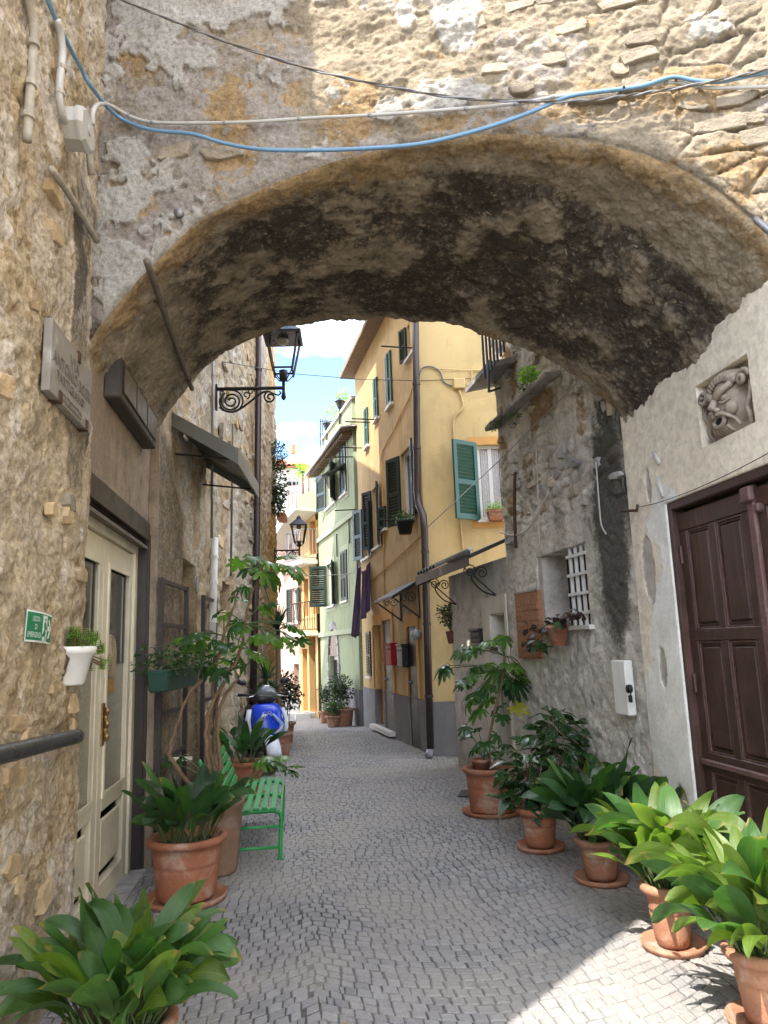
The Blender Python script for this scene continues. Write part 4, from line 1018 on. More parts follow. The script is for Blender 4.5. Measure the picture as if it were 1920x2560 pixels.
# open stair and terrace on top
zt0 = OR.uz(790, 1262, .5)[1]; zt1 = OR.uz(735, 1330, .5)[1]
b = MB(); b.prism([OR.pt(-.1, -.3, zt0), OR.pt(.55, -.3, zt0 - .15), OR.pt(OR.len + .9, -.3, zt1 - .35), OR.pt(OR.len + .9, -.3, zt1 - .15), OR.pt(.55, -.3, zt0 + .12), OR.pt(-.1, -.3, zt0 + .12)], OR.n * 1.0); b.build('terrace_stair', M_sill, org)
b = MB()
for i in range(9):
    f = i / 8; u = -.1 + (OR.len + 1.0) * f; z = zt0 + .12 if u < .55 else zt0 + .12 + (zt1 - zt0 - .27) * (u - .55) / (OR.len + .35)
    b.tube([OR.pt(u, .66, z), OR.pt(u, .66, z + .85)], .018, 5)
for dz in (.45, .85): b.tube([OR.pt(-.1, .66, zt0 + .12 + dz), OR.pt(.55, .66, zt0 + .12 + dz), OR.pt(OR.len + .9, .66, zt1 - .15 + dz)], .02, 5)
b.build('stair_railing', M_zinc, org)
pnk = thing('pink_house', tuple(PK.pt(1, 0, -.26)), 'pink house at the far end of the alley', 'house')
pw = pr(PK, 730, 746, 1470, 1556); pd = pr(PK, 735, 748, 1660, 1780); pd = (pd[0], pd[1], -.15, pd[3]); zpk = PK.uz(735, 1310)[1]
flat_wall('street_wall', PK, 0, PK.len, -.5, zpk, [pw, pd], M_pink, pnk, depth=.25)
b = MB(); b.prism([PK.pt(0, -.4, -.5), PK.pt(PK.len, -.4, -.5), PK.pt(PK.len, -5, -.5), PK.pt(0, -5, -.5)], (0, 0, zpk + .5)); b.build('body', M_pink, pnk)
window(pnk, PK, pw, [(-1, 2.9), (1, 2.9)])
s = MB(); s.wbox(PK, pd[0], pd[1], -.26, -.2, pd[2], pd[3]); s.build('door', M_cream, pnk)
b = MB(); b.wbox(PK, 0, PK.len, .002, .02, -.5, .25); b.build('dado', M_dado, pnk)
for i, x in enumerate((733, 757, 778)):
    p = on_z(x, 1782 + (i == 2) * -2, -.1); t = thing('doorstep', tuple(p), ('pale stone doorstep of the pink house', 'pale stone doorstep of the orange house, left one', 'pale stone doorstep below the orange house\'s tall dark door')[i], 'step')
    b = MB(); b.box(p + A(-.22, -.15, -.25), p + A(.22, .25, 0)); bevel(b.build('step', M_sill, t), .02)

whs = thing('white_house', tuple(on_y(740, 1500, 33)), 'white house with red tiled roof rising behind the pink house', 'house')
zr = on_y(740, 1166, 33)[2]; xa, xb = on_y(640, 1200, 33)[0], on_y(830, 1200, 33)[0]
b = MB(); b.box((xa, 33, 0), (xb, 38, zr)); b.build('wall', M_cream, whs)
b = MB(); nt = 17
for i in range(nt):
    x = xa - .2 + (xb - xa + .4) * i / nt; w = (xb - xa + .4) / nt
    tl = MB(); tl.loft([[A(x + w * .5 + w * .5 * math.cos(PI * k / 6), y, z + w * .42 * math.sin(PI * k / 6)) for k in range(7)] + [A(x + w * .5 - w * .45 * math.cos(PI * k / 6), y, z + w * .3 * math.sin(PI * k / 6)) for k in range(7)] for (y, z) in ((32.6, zr - .05), (35.5, zr + .9))]); tl.build('roof_tile_row', M_tile, whs)
b.prism([A(xa - .2, 32.7, zr - .1), A(xb + .2, 32.7, zr - .1), A(xb + .2, 35.5, zr + .85), A(xa - .2, 35.5, zr + .85)], (0, 0, .04)); b.build('roof', M_tile, whs)
b = MB(); p = on_y(752, 1150, 34); b.box(p + A(-.3, -.2, -.9), p + A(.3, .3, .25)); b.build('chimney', M_cream, whs)
b = MB(); p = on_y(746, 1140, 34); b.tube([p, p + A(-.25, 0, .25)], .12, 8); b.tube([p + A(-.25, 0, .1), p + A(-.25, 0, .55)], .11, 8); b.build('chimney_pot', M_tile, whs)
ch = thing('flue_stack', tuple(on_y(731, 1300, 26)), 'slim pinkish chimney stack with a dark cowl before the white house', 'chimney')
b = MB(); p = on_y(731, 1215, 26); q = on_y(731, 1330, 26); b.box((p[0] - .16, 25.85, q[2]), (p[0] + .16, 26.15, p[2])); b.build('stack', M_pink, ch)
b = MB(); b.box((p[0] - .22, 25.8, p[2] + .06), (p[0] + .22, 26.2, p[2] + .12)); b.box((p[0] - .12, 25.9, p[2] - .01), (p[0] + .12, 26.1, p[2] + .06)); b.build('cowl', M_iron, ch)
ds = thing('satellite_dish', tuple(on_y(783, 1170, 24)), 'large white satellite dish on a pole beyond the green house', 'dish')
p = on_y(782, 1138, 24); b = MB(); prof = [(0, 0), (.1, -.006), (.2, -.022), (.3, -.05), (.38, -.085), (.385, -.08), (.3, -.04), (0, .012)]
V = []; n = 24
for (r_, z) in prof:
    for k in range(n): a_ = 2 * PI * k / n; V.append(p + A(r_ * math.cos(a_) * 1.05, z * 1.0, r_ * math.sin(a_)))
b.add(V, [(i * n + k, i * n + (k + 1) % n, (i + 1) * n + (k + 1) % n, (i + 1) * n + k) for i in range(len(prof) - 1) for k in range(n)]); b.build('dish', plain('dish white', (.72, .73, .75), .5, var=.05), ds, True)
b = MB(); b.tube([p + A(0, .05, 0), p + A(0, .1, -1.4)], .03, 6); b.tube([p + A(0, -.02, 0), p + A(0, -.35, -.05)], .018, 5); b.build('mast', M_zinc, ds)
# wall behind the bend, closing the alley
fl = thing('far_left_house', (-5, 27, 0), 'pale house closing the bend of the alley', 'house')
b = MB(); b.box((-9, 26.4, -.5), (-1.3, 31, 6.2)); b.build('wall', M_cream, fl)

# ================================================================== doors and fittings near the arch
M_cdoor = plain('cream door paint', (.72, .65, .49), .5, var=.12, scale=5, bump=.002, bscale=30, streak=.15)
M_frost = plain('patterned door glass', (.30, .27, .21), .22, var=.15, scale=90, bump=.003, bscale=220, spec=.6)
M_dglass = plain('door glass', (.05, .055, .05), .06, var=.3, scale=3, spec=.7)
M_jamb = plain('black brown jamb', (.030, .023, .019), .45, var=.3, scale=8)
M_board = plain('weathered board', (.15, .125, .10), .8, var=.25, scale=12, bump=.003)
M_brass = plain('old brass', (.32, .20, .08), .4, metal=.8, var=.3, scale=40)
M_bdoor = plain('oxblood door paint', (.054, .026, .020), .48, var=.35, scale=7, bump=.003, bscale=60, c2=(.085, .042, .037), wear=.55)
M_bedge = plain('worn oxblood edge', (.12, .065, .058), .55, var=.4, scale=30, bump=.003, wear=.6)
M_marble = plain('grey marble slab', (.255, .23, .20), .6, var=.15, scale=9, bump=.002, c2=(.40, .38, .35))
M_letter = plain('cut lettering', (.14, .12, .10), .8, var=.1)
M_relief = plain('weathered carved stone', (.31, .26, .20), .9, var=.25, scale=14, bump=.004, c2=(.40, .35, .28), spec=.2)
M_signgreen = plain('sign green', (.012, .20, .085), .4, var=.05)
M_signwhite = plain('sign white', (.75, .80, .76), .4, var=.04)
M_white_pl = plain('white plastic', (.70, .69, .66), .45, var=.06)
M_blue = plain('sky blue conduit', (.14, .27, .41), .5, var=.10, scale=6)
M_greypvc = plain('grey pvc conduit', (.46, .445, .41), .5, var=.12, scale=6)
M_oldpipe = plain('lime stained pipe', (.36, .32, .255), .75, var=.3, scale=14, bump=.003)
M_rail = plain('painted handrail', (.030, .031, .034), .33, var=.3, scale=9, bump=.002)
M_awn = plain('painted sheet metal', (.185, .185, .165), .45, metal=.2, var=.12, scale=5, streak=.2)
M_awnu = plain('awning underside', (.085, .08, .07), .5, metal=.2, var=.15, scale=5)

# ------------------------------------------------ cream double door on the left, set back in its opening
def WX(X): return Wall((X, 0), (X, 9), 1)
DP = WX(-1.33)
dl = thing('cream_door', (-1.33, 5.4, 0), 'cream painted glazed double door in the left wall under the arch', 'door')
du0, du1 = 4.52, 6.41
b = MB(); b.wbox(DP, du0 - .06, du0, -.05, .05, -.02, 2.56); b.wbox(DP, du1 - .10, du1 + .0, -.05, .05, -.02, 2.56); b.wbox(DP, du0, du1 - .10, -.05, .05, 2.48, 2.56); b.build('frame', M_cdoor, dl)
mid = (du0 + du1) / 2 - .10
for k, (a, c) in enumerate(((du0, mid), (mid + .004, du1 - .102))):
    lf = MB(); sw = .13
    lf.wbox(DP, a, a + sw, -.03, .03, .01, 2.47); lf.wbox(DP, c - sw, c, -.03, .03, .01, 2.47)
    lf.wbox(DP, a + sw, c - sw, -.03, .03, 2.30, 2.47); lf.wbox(DP, a + sw, c - sw, -.03, .03, .01, .16); lf.wbox(DP, a + sw, c - sw, -.03, .03, .62, .72)
    o = lf.build('leaf', M_cdoor, dl); bevel(o, .006)
    g = MB(); g.wbox(DP, a + sw, c - sw, -.008, .004, .72, 2.30); g.build('pane', M_frost, o)
    g = MB(); g.wbox(DP, a + sw + .012, c - sw - .012, .004, .012, 1.60, 2.28); g.build('upper_pane', M_dglass, o)
    g = ring(DP, a + sw - .012, c - sw + .012, .71, 2.31, .030, .042, .035); g.build('glazing_bead', M_cdoor, o)
    g = MB(); g.wbox(DP, a + sw + .06, c - sw - .06, -.005, .018, .22, .56); bevel(g.build('panel', M_cdoor, o), .012)
    if k == 1:
        g = MB(); zz = 1.20; g.tube([DP.pt(a + .09, .055 + .006 * math.sin(i), zz - .11 + i * .014) for i in range(17)], [.012 + .004 * (i % 3) for i in range(17)], 8); g.wbox(DP, a + .055, a + .125, .03, .04, zz - .14, zz + .14); g.build('handle', M_brass, o)
w_ = thing('straw_wreath', (-1.30, 5.72, 1.62), 'round woven straw ornament hanging behind the cream door glass', 'ornament')
b = MB()
for i in range(7):
    rr = .02 + i * .02; b.tube([DP.pt(5.66 + rr * math.cos(a), .03 - i * .001, 1.66 + rr * math.sin(a)) for a in np.linspace(0, 2 * PI, 25)], .011, 5, False)
tag(b.build('woven_disc', plain('straw', (.36, .27, .18), .9, var=.2, scale=60), w_, True), kind='stuff')
for i in range(5): b = MB(); u = 5.58 + i * .04; b.tube([DP.pt(u, .03, 1.5), DP.pt(u, .03, 1.40)], .008, 5); b.build('tassel', M_brass, w_)
b = MB(); b.wbox(LA, 1.985, 2.0, -.12, .004, -.04, 2.60); b.wbox(LA, .08, 1.985, -.12, -.02, 2.585, 2.615); b.build('door_reveal', M_jamb, house_la)
b = MB(); b.wbox(LA, 2.0, 2.075, .004, .02, -.04, 2.66); b.wbox(LA, .06, 2.0, .004, .02, 2.60, 2.75); b.build('door_jamb', M_jamb, house_la)
b = MB(); b.hexa([LA.pt(.1, -.11, 2.555), LA.pt(1.98, -.11, 2.555), LA.pt(1.98, .01, 2.525), LA.pt(.1, .01, 2.525), LA.pt(.1, -.11, 2.58), LA.pt(1.98, -.11, 2.58), LA.pt(1.98, .01, 2.55), LA.pt(.1, .01, 2.55)]); b.build('weather_board', M_board, house_la)
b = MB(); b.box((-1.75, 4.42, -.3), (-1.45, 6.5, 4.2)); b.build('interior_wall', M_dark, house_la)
b = MB(); b.wbox(LA, .08, 2.0, -.25, .05, -.05, .012); b.build('threshold', M_stone_grey, house_la)
r = pr(LA, 384, 396, 1368, 1415); b = MB(); b.wbox(LA, r[0], r[1], .0, .02, r[2], r[3]); b.build('bell_plate', M_board, house_la)

# framed fanlight panel above the door
FPW = WX(-1.10)
fp = thing('framed_panel', (-1.1, 5.25, 3.3), 'dark framed three-pane box panel on the brown wall above the cream door', 'panel')
pu0, pu1, pz0, pz1 = 4.84, 6.10, 3.35, 3.59
b = MB(); b.wbox(FPW, pu0 - .02, pu1 + .02, -.11, -.001, pz0 - .03, pz1 + .02); bevel(b.build('surround', plain('dark box timber', (.048, .040, .033), .7, var=.3, scale=10, bump=.003), fp), .01)
for i in range(3):
    a = pu0 + .03 + i * (pu1 - pu0 - .06) / 3; c = pu0 + .03 + (i + 1) * (pu1 - pu0 - .06) / 3
    b = MB(); b.wbox(FPW, a + .012, c - .012, .0, .012, pz0 + .02, pz1 - .03); bevel(b.build('pane', plain('dull bronze pane', (.05, .043, .036), .45, var=.25) if i == 0 else bpy.data.materials['dull bronze pane'], fp), .006)

# ------------------------------------------------ brown door on the right
dr = thing('brown_door', (2.6, 3.9, 0), 'tall oxblood panelled double door in the white right wall', 'door')
b = MB(); b.wbox(RN, uDo - .05, uDo, -.12, .004, -.02, zDo); b.wbox(RN, 2.1, uDo - .05, -.12, .004, zDo - .06, zDo); b.wbox(RN, 2.1, 2.17, -.12, .004, -.02, zDo - .06); bevel(b.build('frame', M_bdoor, dr), .008)
cm = 3.93
for (a, c) in ((cm + .035, uDo - .055), (3.05, cm - .035)):
    lf = MB(); zs_ = [.02, .14, .80, .90, 1.62, 1.70, 2.36, 2.48]
    lf.wbox(RN, a, c, -.10, -.065, .02, 2.48)
    o = lf.build('leaf', M_bdoor, dr); w = c - a; st = .09
    st_ = MB()
    for (x0, x1) in ((a, a + st), (c - st, c), (a + w / 2 - .035, a + w / 2 + .035)): st_.wbox(RN, x0, x1, -.065, -.038, .14, 2.36)
    for (za, zb) in ((.02, .14), (.80, .92), (1.62, 1.70), (2.36, 2.48)): st_.wbox(RN, a, c, -.065, -.036, za, zb)
    bevel(st_.build('stile_frame', M_bdoor, o), .006)
    tr = MB(); tr.wbox(RN, a, c, -.036, -.012, .835, .875); bevel(tr.build('moulding', M_bedge, o), .008)
    for (za, zb) in ((.14, .80), (.92, 1.62), (1.70, 2.36)):
        for (x0, x1) in ((a + st, a + w / 2 - .035), (a + w / 2 + .035, c - st)):
            pn = MB(); pn.wbox(RN, x0 + .035, x1 - .035, -.064, -.046, za + .035, zb - .035); bevel(pn.build('panel', M_bdoor, o), .014)
            for g in (0.004, .020):
                fr = ring(RN, x0 + g, x1 - g, za + g, zb - g, -.064, -.042 - g * .3, .008); fr.build('bead', M_bedge if g < .01 else M_bdoor, o)
b = MB(); b.wbox(RN, cm - .034, cm + .034, -.065, -.02, .02, 2.5); bevel(b.build('centre_post', M_bedge, dr), .008)
b = MB(); b.wbox(RN, cm - .05, cm + .05, -.03, .01, 2.40, 2.49); b.wbox(RN, cm - .10, cm - .05, -.05, .0, 2.33, 2.38); bevel(b.build('latch_block', M_bedge, dr), .01)
b = MB(); b.wbox(RN, 2.1, 3.046, -.11, -.07, .0, 2.48); b.build('fixed_panel', M_bdoor, dr)
for z in (.45, 1.35, 2.2): b = MB(); b.tube([RN.pt(uDo - .072, -.03, z - .06), RN.pt(uDo - .072, -.03, z + .06)], .012, 6); b.build('hinge', M_bdoor, dr)

# ------------------------------------------------ carved grotesque head in its niche
mk = thing('carved_head', tuple(RN.pt((mu0 + mu1) / 2, 0, mz0)), 'carved stone grotesque head with open mouth set in the white wall', 'carving')
mcu, mcz = (NICHE[0] + NICHE[1]) / 2, (NICHE[2] + NICHE[3]) / 2
def KP(x, y, o): return RN.pt(mcu - x * 1.06, o, mcz + y * 1.02)
def blobm(b, x, y, o, rx, ry, ro, n=14, m=8):
    V, F = [], []
    for i in range(m + 1):
        p_ = PI * i / m
        for k in range(n): q_ = 2 * PI * k / n; V.append(KP(x + rx * math.sin(p_) * math.cos(q_), y + ry * math.cos(p_), o + ro * math.sin(p_) * math.sin(q_)))
    F = [(i * n + k, i * n + (k + 1) % n, (i + 1) * n + (k + 1) % n, (i + 1) * n + k) for i in range(m) for k in range(n)]
    b.add(V, F)
def lock(b, pts, r0, r1, n=8):
    q = smooth_path([KP(*p) for p in pts], 5); b.tube(q, [r0 + (r1 - r0) * i / (len(q) - 1) for i in range(len(q))], n)
b = MB(); b.wbox(RN, NICHE[0] + .004, NICHE[1] - .004, -.115, -.055, NICHE[2] + .004, NICHE[3] - .004); b.build('back_slab', M_relief, mk)
b = MB(); blobm(b, 0, .0, -.07, .155, .185, .125, 20, 14); blobm(b, 0, -.12, -.06, .10, .09, .10)
for g in (-1, 1):
    lock(b, [(g * .012, .030, .060), (g * .06, .052, .062), (g * .115, .085, .025)], .026, .020)          # brows
    blobm(b, g * .062, .012, .040, .030, .021, .022); lock(b, [(g * .025, -.004, .052), (g * .062, -.016, .056), (g * .10, .002, .03)], .008, .006)
    blobm(b, g * .085, -.055, .022, .048, .042, .035); blobm(b, g * .026, -.052, .075, .018, .015, .018)
    lock(b, [(g * .012, -.075, .070), (g * .060, -.085, .058), (g * .105, -.125, .02), (g * .12, -.165, .0)], .017, .008)
lock(b, [(0, .035, .050), (0, .0, .072), (0, -.045, .095)], .015, .026)
ringp = [KP(.050 * math.cos(t_), -.112 + .034 * math.sin(t_), .050) for t_ in np.linspace(0, 2 * PI, 22)]; b.tube(ringp, .014, 8, False)
for i in range(5): x = -.05 + .025 * i; lock(b, [(x, -.145, .035), (x * 1.15, -.168, .02), (x * 1.3, -.186, -.01)], .013, .006)
b.build('face', M_relief, mk, True)
b = MB(); blobm(b, 0, -.112, .040, .042, .027, .016); b.build('mouth_shade', M_dark, mk, True)  # dark blob paints the shade inside the mouth
b = MB()
for i in range(11):
    t_ = math.radians(22 + 13.6 * i); lock(b, [(.105 * math.cos(t_), .055 + .07 * math.sin(t_), .02), (.145 * math.cos(t_), .06 + .105 * math.sin(t_), .015), (.185 * math.cos(t_), .055 + .13 * math.sin(t_), -.04)], .014, .021)
for g in (-1, 1):
    b.tube([KP(g * (.195 + (.052 - .0023 * k) * math.cos(k * .42)), .085 + (.052 - .0023 * k) * math.sin(k * .42), .0 + .0012 * k) for k in range(21)], .015, 8)
    lock(b, [(g * .235, .06, -.02), (g * .225, -.02, -.01), (g * .185, -.08, -.01), (g * .20, -.135, -.01), (g * .175, -.18, -.03)], .017, .012)
b.build('hair_scrolls', M_relief, mk, True)

# ------------------------------------------------ key box, wire and hook on the right corner
kb = thing('key_box', tuple(RB.px(1580, 1715)), 'narrow white metal lock box with a hanging padlock at the wall corner', 'box')
r = pr(RB, 1596, 1562, 1650, 1785); b = MB(); b.wbox(RB, r[0], r[1], .03, .10, r[2], r[3]); bevel(b.build('box', M_white_pl, kb), .008)
b = MB(); uc_, zc_ = RB.uz(1574, 1722, .11); b.tube([RB.pt(uc_, .10, zc_), RB.pt(uc_, .125, zc_)], .032, 14); b.build('lock', M_iron, kb, True)
b = MB(); b.wbox(RB, uc_ - .018, uc_ + .018, .10, .12, zc_ - .10, zc_ - .045); b.wbox(RB, uc_ - .006, uc_ + .006, .10, .112, zc_ - .05, zc_ - .02); bevel(b.build('padlock', M_iron, kb), .006)
hk = thing('wall_hook', tuple(RN.px(1570, 1275)), 'rusty iron hook in the white corner with a wire strung to the door', 'hook')
b = MB(); p = RN.px(1592, 1276, .02); b.tube([RB.px(1552, 1278, .1), p, p + A(0, -.02, .04)], .012, 6); b.build('hook', M_rust, hk, True)
b = MB(); b.tube(smooth_path([p + A(-.01, 0, .02), RN.px(1640, 1258, .03), RN.px(1720, 1230, .035), RN.px(1800, 1195, .035), RN.px(1870, 1160, .035), RN.px(1990, 1095, .03)], 5), .003, 4); b.build('wire', M_iron, hk, True)
for (x, y0, y1) in ((1645, 1195, 1243), (1636, 1130, 1160)):
    b = MB(); b.tube([RN.px(x, y0, .012), RN.px(x + 6, (y0 + y1) / 2, .02), RN.px(x + 14, y1, .012)], .018, 7); b.build('broken_conduit', M_greypvc, house_rn, True)

# ------------------------------------------------ rubble wall details: barred window, bricked niche, ledge, porch
u0, u1, z0, z1 = WIN_R
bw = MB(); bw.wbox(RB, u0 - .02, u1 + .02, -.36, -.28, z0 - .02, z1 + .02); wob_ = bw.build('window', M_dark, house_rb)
for i in range(4): b = MB(); u = u0 + .03 + i * .115; b.wbox(RB, u, u + .026, -.05, -.024, z0, z1); b.build('bar', M_frame, wob_)
for i in range(4): b = MB(); z = z0 + (i + .55) * (z1 - z0) / 4.1; b.wbox(RB, u0 - .02, u0 + .42, -.024, -.004, z, z + .026); b.build('crossbar', M_frame, wob_)
b = MB(); b.wbox(RB, u1 - .10, u1 - .004, -.30, -.015, z0 + .002, z1 - .002); b.build('white_reveal', M_white, wob_)
b = MB(); b.wbox(RB, u0 - .05, u1 - .1, -.1, .05, z0 - .04, z0 - .003); b.build('sill', M_sill, wob_)
nq = pr(RB, 1357, 1299, 1480, 1646)
b = MB(); b.wbox(RB, nq[0], nq[1], -.02, .035, nq[2], nq[3]); npan = b.build('bricked_panel', plain('terracotta brick', (.36, .18, .10), .9, var=.3, scale=20, bump=.006), house_rb)
ncr = 11
for j in range(ncr):
    z = nq[2] + .02 + (nq[3] - nq[2] - .10) * j / ncr; hb_ = (nq[3] - nq[2] - .10) / ncr * .86; nbr = 3
    for i in range(nbr):
        a = nq[0] + .015 + (nq[1] - nq[0] - .03) * i / nbr; c = a + (nq[1] - nq[0] - .03) / nbr * .93
        b = MB(); b.wbox(RB, a, c, .035, .043 + .006 * RNG.random(), z, z + hb_); b.build('brick', npan.data.materials[0], npan)
b = MB(); b.wbox(RB, nq[0] - .01, nq[1] + .01, .0, .045, nq[3] + .001, nq[3] + .02); b.build('slate_lintel', M_stone_grey, house_rb)
la_, lz = RB.uz(1378, 925, .1); lb_, lz2 = RB.uz(1240, 1055, .1)
rs = random.Random(21); u = la_
while u < lb_ + .2:
    w = rs.uniform(.22, .4); b = MB(); b.hexa([RB.pt(u, -.05, lz - .03), RB.pt(u + w - .01, -.05, lz - .03), RB.pt(u + w - .01, .17 + rs.uniform(-.02, .03), lz - .075 + rs.uniform(-.01, .01)), RB.pt(u, .17, lz - .07), RB.pt(u, -.05, lz + .02), RB.pt(u + w - .01, -.05, lz + .02), RB.pt(u + w - .01, .17, lz - .025), RB.pt(u, .18, lz - .02)]); bevel(b.build('ledge_slab', M_stone_grey, house_rb), .012); u += w
for (pts, rad) in (([(1490, 1155), (1497, 1250), (1503, 1310), (1515, 1335)], .007), ([(1340, 1110), (1345, 1250), (1348, 1370)], .005), ([(1287, 1180), (1286, 1280), (1290, 1370)], .018), ([(1250, 1330), (1290, 1338), (1330, 1310), (1370, 1230)], .008)):
    b = MB(); b.tube(smooth_path([RB.px(x, y, .06) for x, y in pts], 4), rad, 5); b.build('old_wire' if rad < .015 else 'iron_tie', M_greypvc if rad < .015 else M_rust, house_rb, True)
lw = thing('washing_wire', tuple(RB.px(1400, 1000)), 'thin wire running from the rubble wall down to the yellow house', 'wire')
b = MB(); b.tube([RB.px(1440, 960, .05), RB.px(1255, 1145, .05), Y2.px(1065, 1322, .05)], .006, 5); b.build('wire', M_zinc, lw)
# porch doorway
M_trim = plain('whitewashed trim', (.66, .62, .54), .85, var=.12, scale=4, streak=.2, spec=.25)
u0, u1, z0, z1 = DOOR_P
b = MB(); b.wbox(RB, u0 - .02, u1 + .02, -.36, -.28, -.1, z1 + .02); b.build('porch_door', M_doorwood, house_rb)
q0 = RB.uz(1269, 1500)[0]; q1 = RB.uz(1209, 1500)[0]; zq = RB.uz(1240, 1490)[1]
b = MB(); b.wbox(RB, q0, u0, .012, .03, 0, zq); b.wbox(RB, u1, q1, .012, .03, 0, zq); b.wbox(RB, u0, u1, .012, .03, z1, zq); b.build('door_surround', M_trim, house_rb)
b = MB(); b.wbox(RB, u1 - .025, u1 - .003, -.28, .012, 0, z1 - .003); b.wbox(RB, u0, u1 - .025, -.28, .011, z1 - .02, z1 - .003); b.build('door_reveal', M_trim, house_rb)
b = MB(); p = RB.uz(1240, 1622, .02); b.wbox(RB, p[0] - .1, p[0] + .14, .031, .05, p[1] - .02, p[1] + .02); b.build('door_bar', M_rust, house_rb)
letter_box(RB, pr(RB, 1204, 1181, 1578, 1607, .03), M_iron, 'small black letter box on the grey porch wall', .06)
M_slate = plain('dark slate tile', (.06, .055, .052), .85, var=.35, scale=14, rand=.3)
M_gutter = plain('dull lead gutter', (.10, .10, .105), .7, var=.2)
cn = thing('porch_roof', tuple(RB.px(1180, 1440)), 'small slate porch roof on scroll brackets above the grey porch door', 'canopy')
c0 = RB.uz(1262, 1400)[0]; c1 = RB.len + .18; zc0 = PORCH_TOP
b = MB(); b.hexa([RB.pt(c0, -.35, zc0 + .30), RB.pt(c1, -.35, zc0 + .30), RB.pt(c1, .42, zc0 - .02), RB.pt(c0, .42, zc0 - .02), RB.pt(c0, -.35, zc0 + .34), RB.pt(c1, -.35, zc0 + .34), RB.pt(c1, .42, zc0 + .025), RB.pt(c0, .42, zc0 + .025)]); b.build('slab', M_jamb, cn)
b = MB(); b.wbox(RB, c0, c1, .425, .445, zc0 - .10, zc0 + .02); b.hexa([RB.pt(c1 + .002, -.35, zc0 + .18), RB.pt(c1 + .02, -.35, zc0 + .18), RB.pt(c1 + .02, .42, zc0 - .12), RB.pt(c1 + .002, .42, zc0 - .12), RB.pt(c1 + .002, -.35, zc0 + .33), RB.pt(c1 + .02, -.35, zc0 + .33), RB.pt(c1 + .02, .42, zc0 + .02), RB.pt(c1 + .002, .42, zc0 + .02)]); b.build('fascia', M_jamb, cn)
b = MB(); b.tube([RB.pt(c0, .44, zc0 + .05), RB.pt(c0 + .75, .44, zc0 + .05)], .04, 8); b.build('gutter', M_gutter, cn, True)
for i in range(6):
    u = c1 - .16 - i * .17; b = MB(); b.loft([[RB.pt(u + .075 * math.cos(PI * k / 6), o, z + .06 * math.sin(PI * k / 6)) for k in range(7)] + [RB.pt(u - .055 * math.cos(PI * k / 6), o, z + .045 * math.sin(PI * k / 6)) for k in range(7)] for (o, z) in ((.44, zc0 + .028), (-.1, zc0 + .26))]); b.build('roof_tile', M_slate, cn)
for u in (c0 + .32, c1 - .55):
    b = MB(); b.bar(RB.pt(u, .015, zc0 - .42), RB.pt(u, .42, zc0 - .06), .014); b.tube(smooth_path([RB.pt(u, .015, zc0 - .42), RB.pt(u, .18, zc0 - .36), RB.pt(u, .30, zc0 - .22), RB.pt(u, .26, zc0 - .12)], 5), .010, 5)
    for (cu, cz, rr) in ((.17, zc0 - .15, .075), (.31, zc0 - .13, .085)):
        b.tube([RB.pt(u, cu + rr * (1 - k / 26) * math.cos(k * .5), cz + rr * (1 - k / 26) * math.sin(k * .5)) for k in range(22)], .008, 5)
    b.build('bracket', M_iron, cn)
# railing of the little balcony over the rubble wall
bl = thing('balcony_railing', tuple(RB.px(1235, 900)), 'blue grey iron balcony railing at the top of the rubble wall', 'railing')
ub, zb_ = RB.uz(1240, 925, .3)
p0 = RB.px(1212, 880, .35); zlo = RB.uz(1215, 945, .35)[1]; zsl = RB.uz(1240, 925, .2)[1]
M_rail2 = plain('blue grey iron paint', (.075, .085, .12), .45, var=.15)
for i in range(7):
    q = RB.px(1212 + i * 8, 946 - i * 11, .34); b = MB(); b.box(q + A(-.011, -.011, 0), q + A(.011, .011, 1.5)); b.build('bar', M_rail2, bl)
q = RB.px(1236, 945, .2); zq_ = float(RB.px(1250, 918, .2)[2])
b = MB(); b.hexa([RB.pt(U_RE - .7, -.1, zq_ + .10), RB.pt(U_RE + .12, -.1, zq_ + .10), RB.pt(U_RE + .12, .33, zq_), RB.pt(U_RE - .7, .33, zq_), RB.pt(U_RE - .7, -.1, zq_ + .17), RB.pt(U_RE + .12, -.1, zq_ + .17), RB.pt(U_RE + .12, .33, zq_ + .06), RB.pt(U_RE - .7, .33, zq_ + .06)]); b.build('slab', M_stone_grey, bl)
b = MB(); b.bar(RB.px(1222, 900, .34), RB.px(1222, 980, .34), .022); b.bar(RB.px(1222, 979, .34), RB.px(1250, 970, .1), .022); b.build('strut', M_rail2, bl)

# ------------------------------------------------ street name slab
def text_mesh(body, size, ext, font_sx=1.0, align='CENTER'):
    cu = bpy.data.curves.new('txt', 'FONT'); cu.body = body; cu.size = size; cu.extrude = ext; cu.align_x = align; cu.align_y = 'CENTER'; cu.resolution_u = 2
    o = bpy.data.objects.new('txt', cu); COL.objects.link(o); dg = bpy.context.evaluated_depsgraph_get(); dg.update()
    me = o.evaluated_get(dg).to_mesh(); V = np.array([v.co[:] for v in me.vertices]); F = [tuple(p.vertices) for p in me.polygons]
    o.evaluated_get(dg).to_mesh_clear(); bpy.data.objects.remove(o); bpy.data.curves.remove(cu); V[:, 0] *= font_sx
    return V, F
sl = thing('street_name_slab', tuple(LN.px(178, 940)), 'grey marble street name slab held by rusty clamps on the left wall', 'sign')
SO = .06
sq = [LN.uz(126, 800, SO), LN.uz(230, 918, SO), LN.uz(227, 1080, SO), LN.uz(128, 988, SO)]
su0, su1 = (sq[0][0] + sq[3][0]) / 2, (sq[1][0] + sq[2][0]) / 2; sz0, sz1 = (sq[2][1] + sq[3][1]) / 2, (sq[0][1] + sq[1][1]) / 2
b = MB(); b.wbox(LN, su0, su1, .02, SO, sz0, sz1); bevel(b.build('slab', M_marble, sl), .004)
W_, H_ = su1 - su0, sz1 - sz0
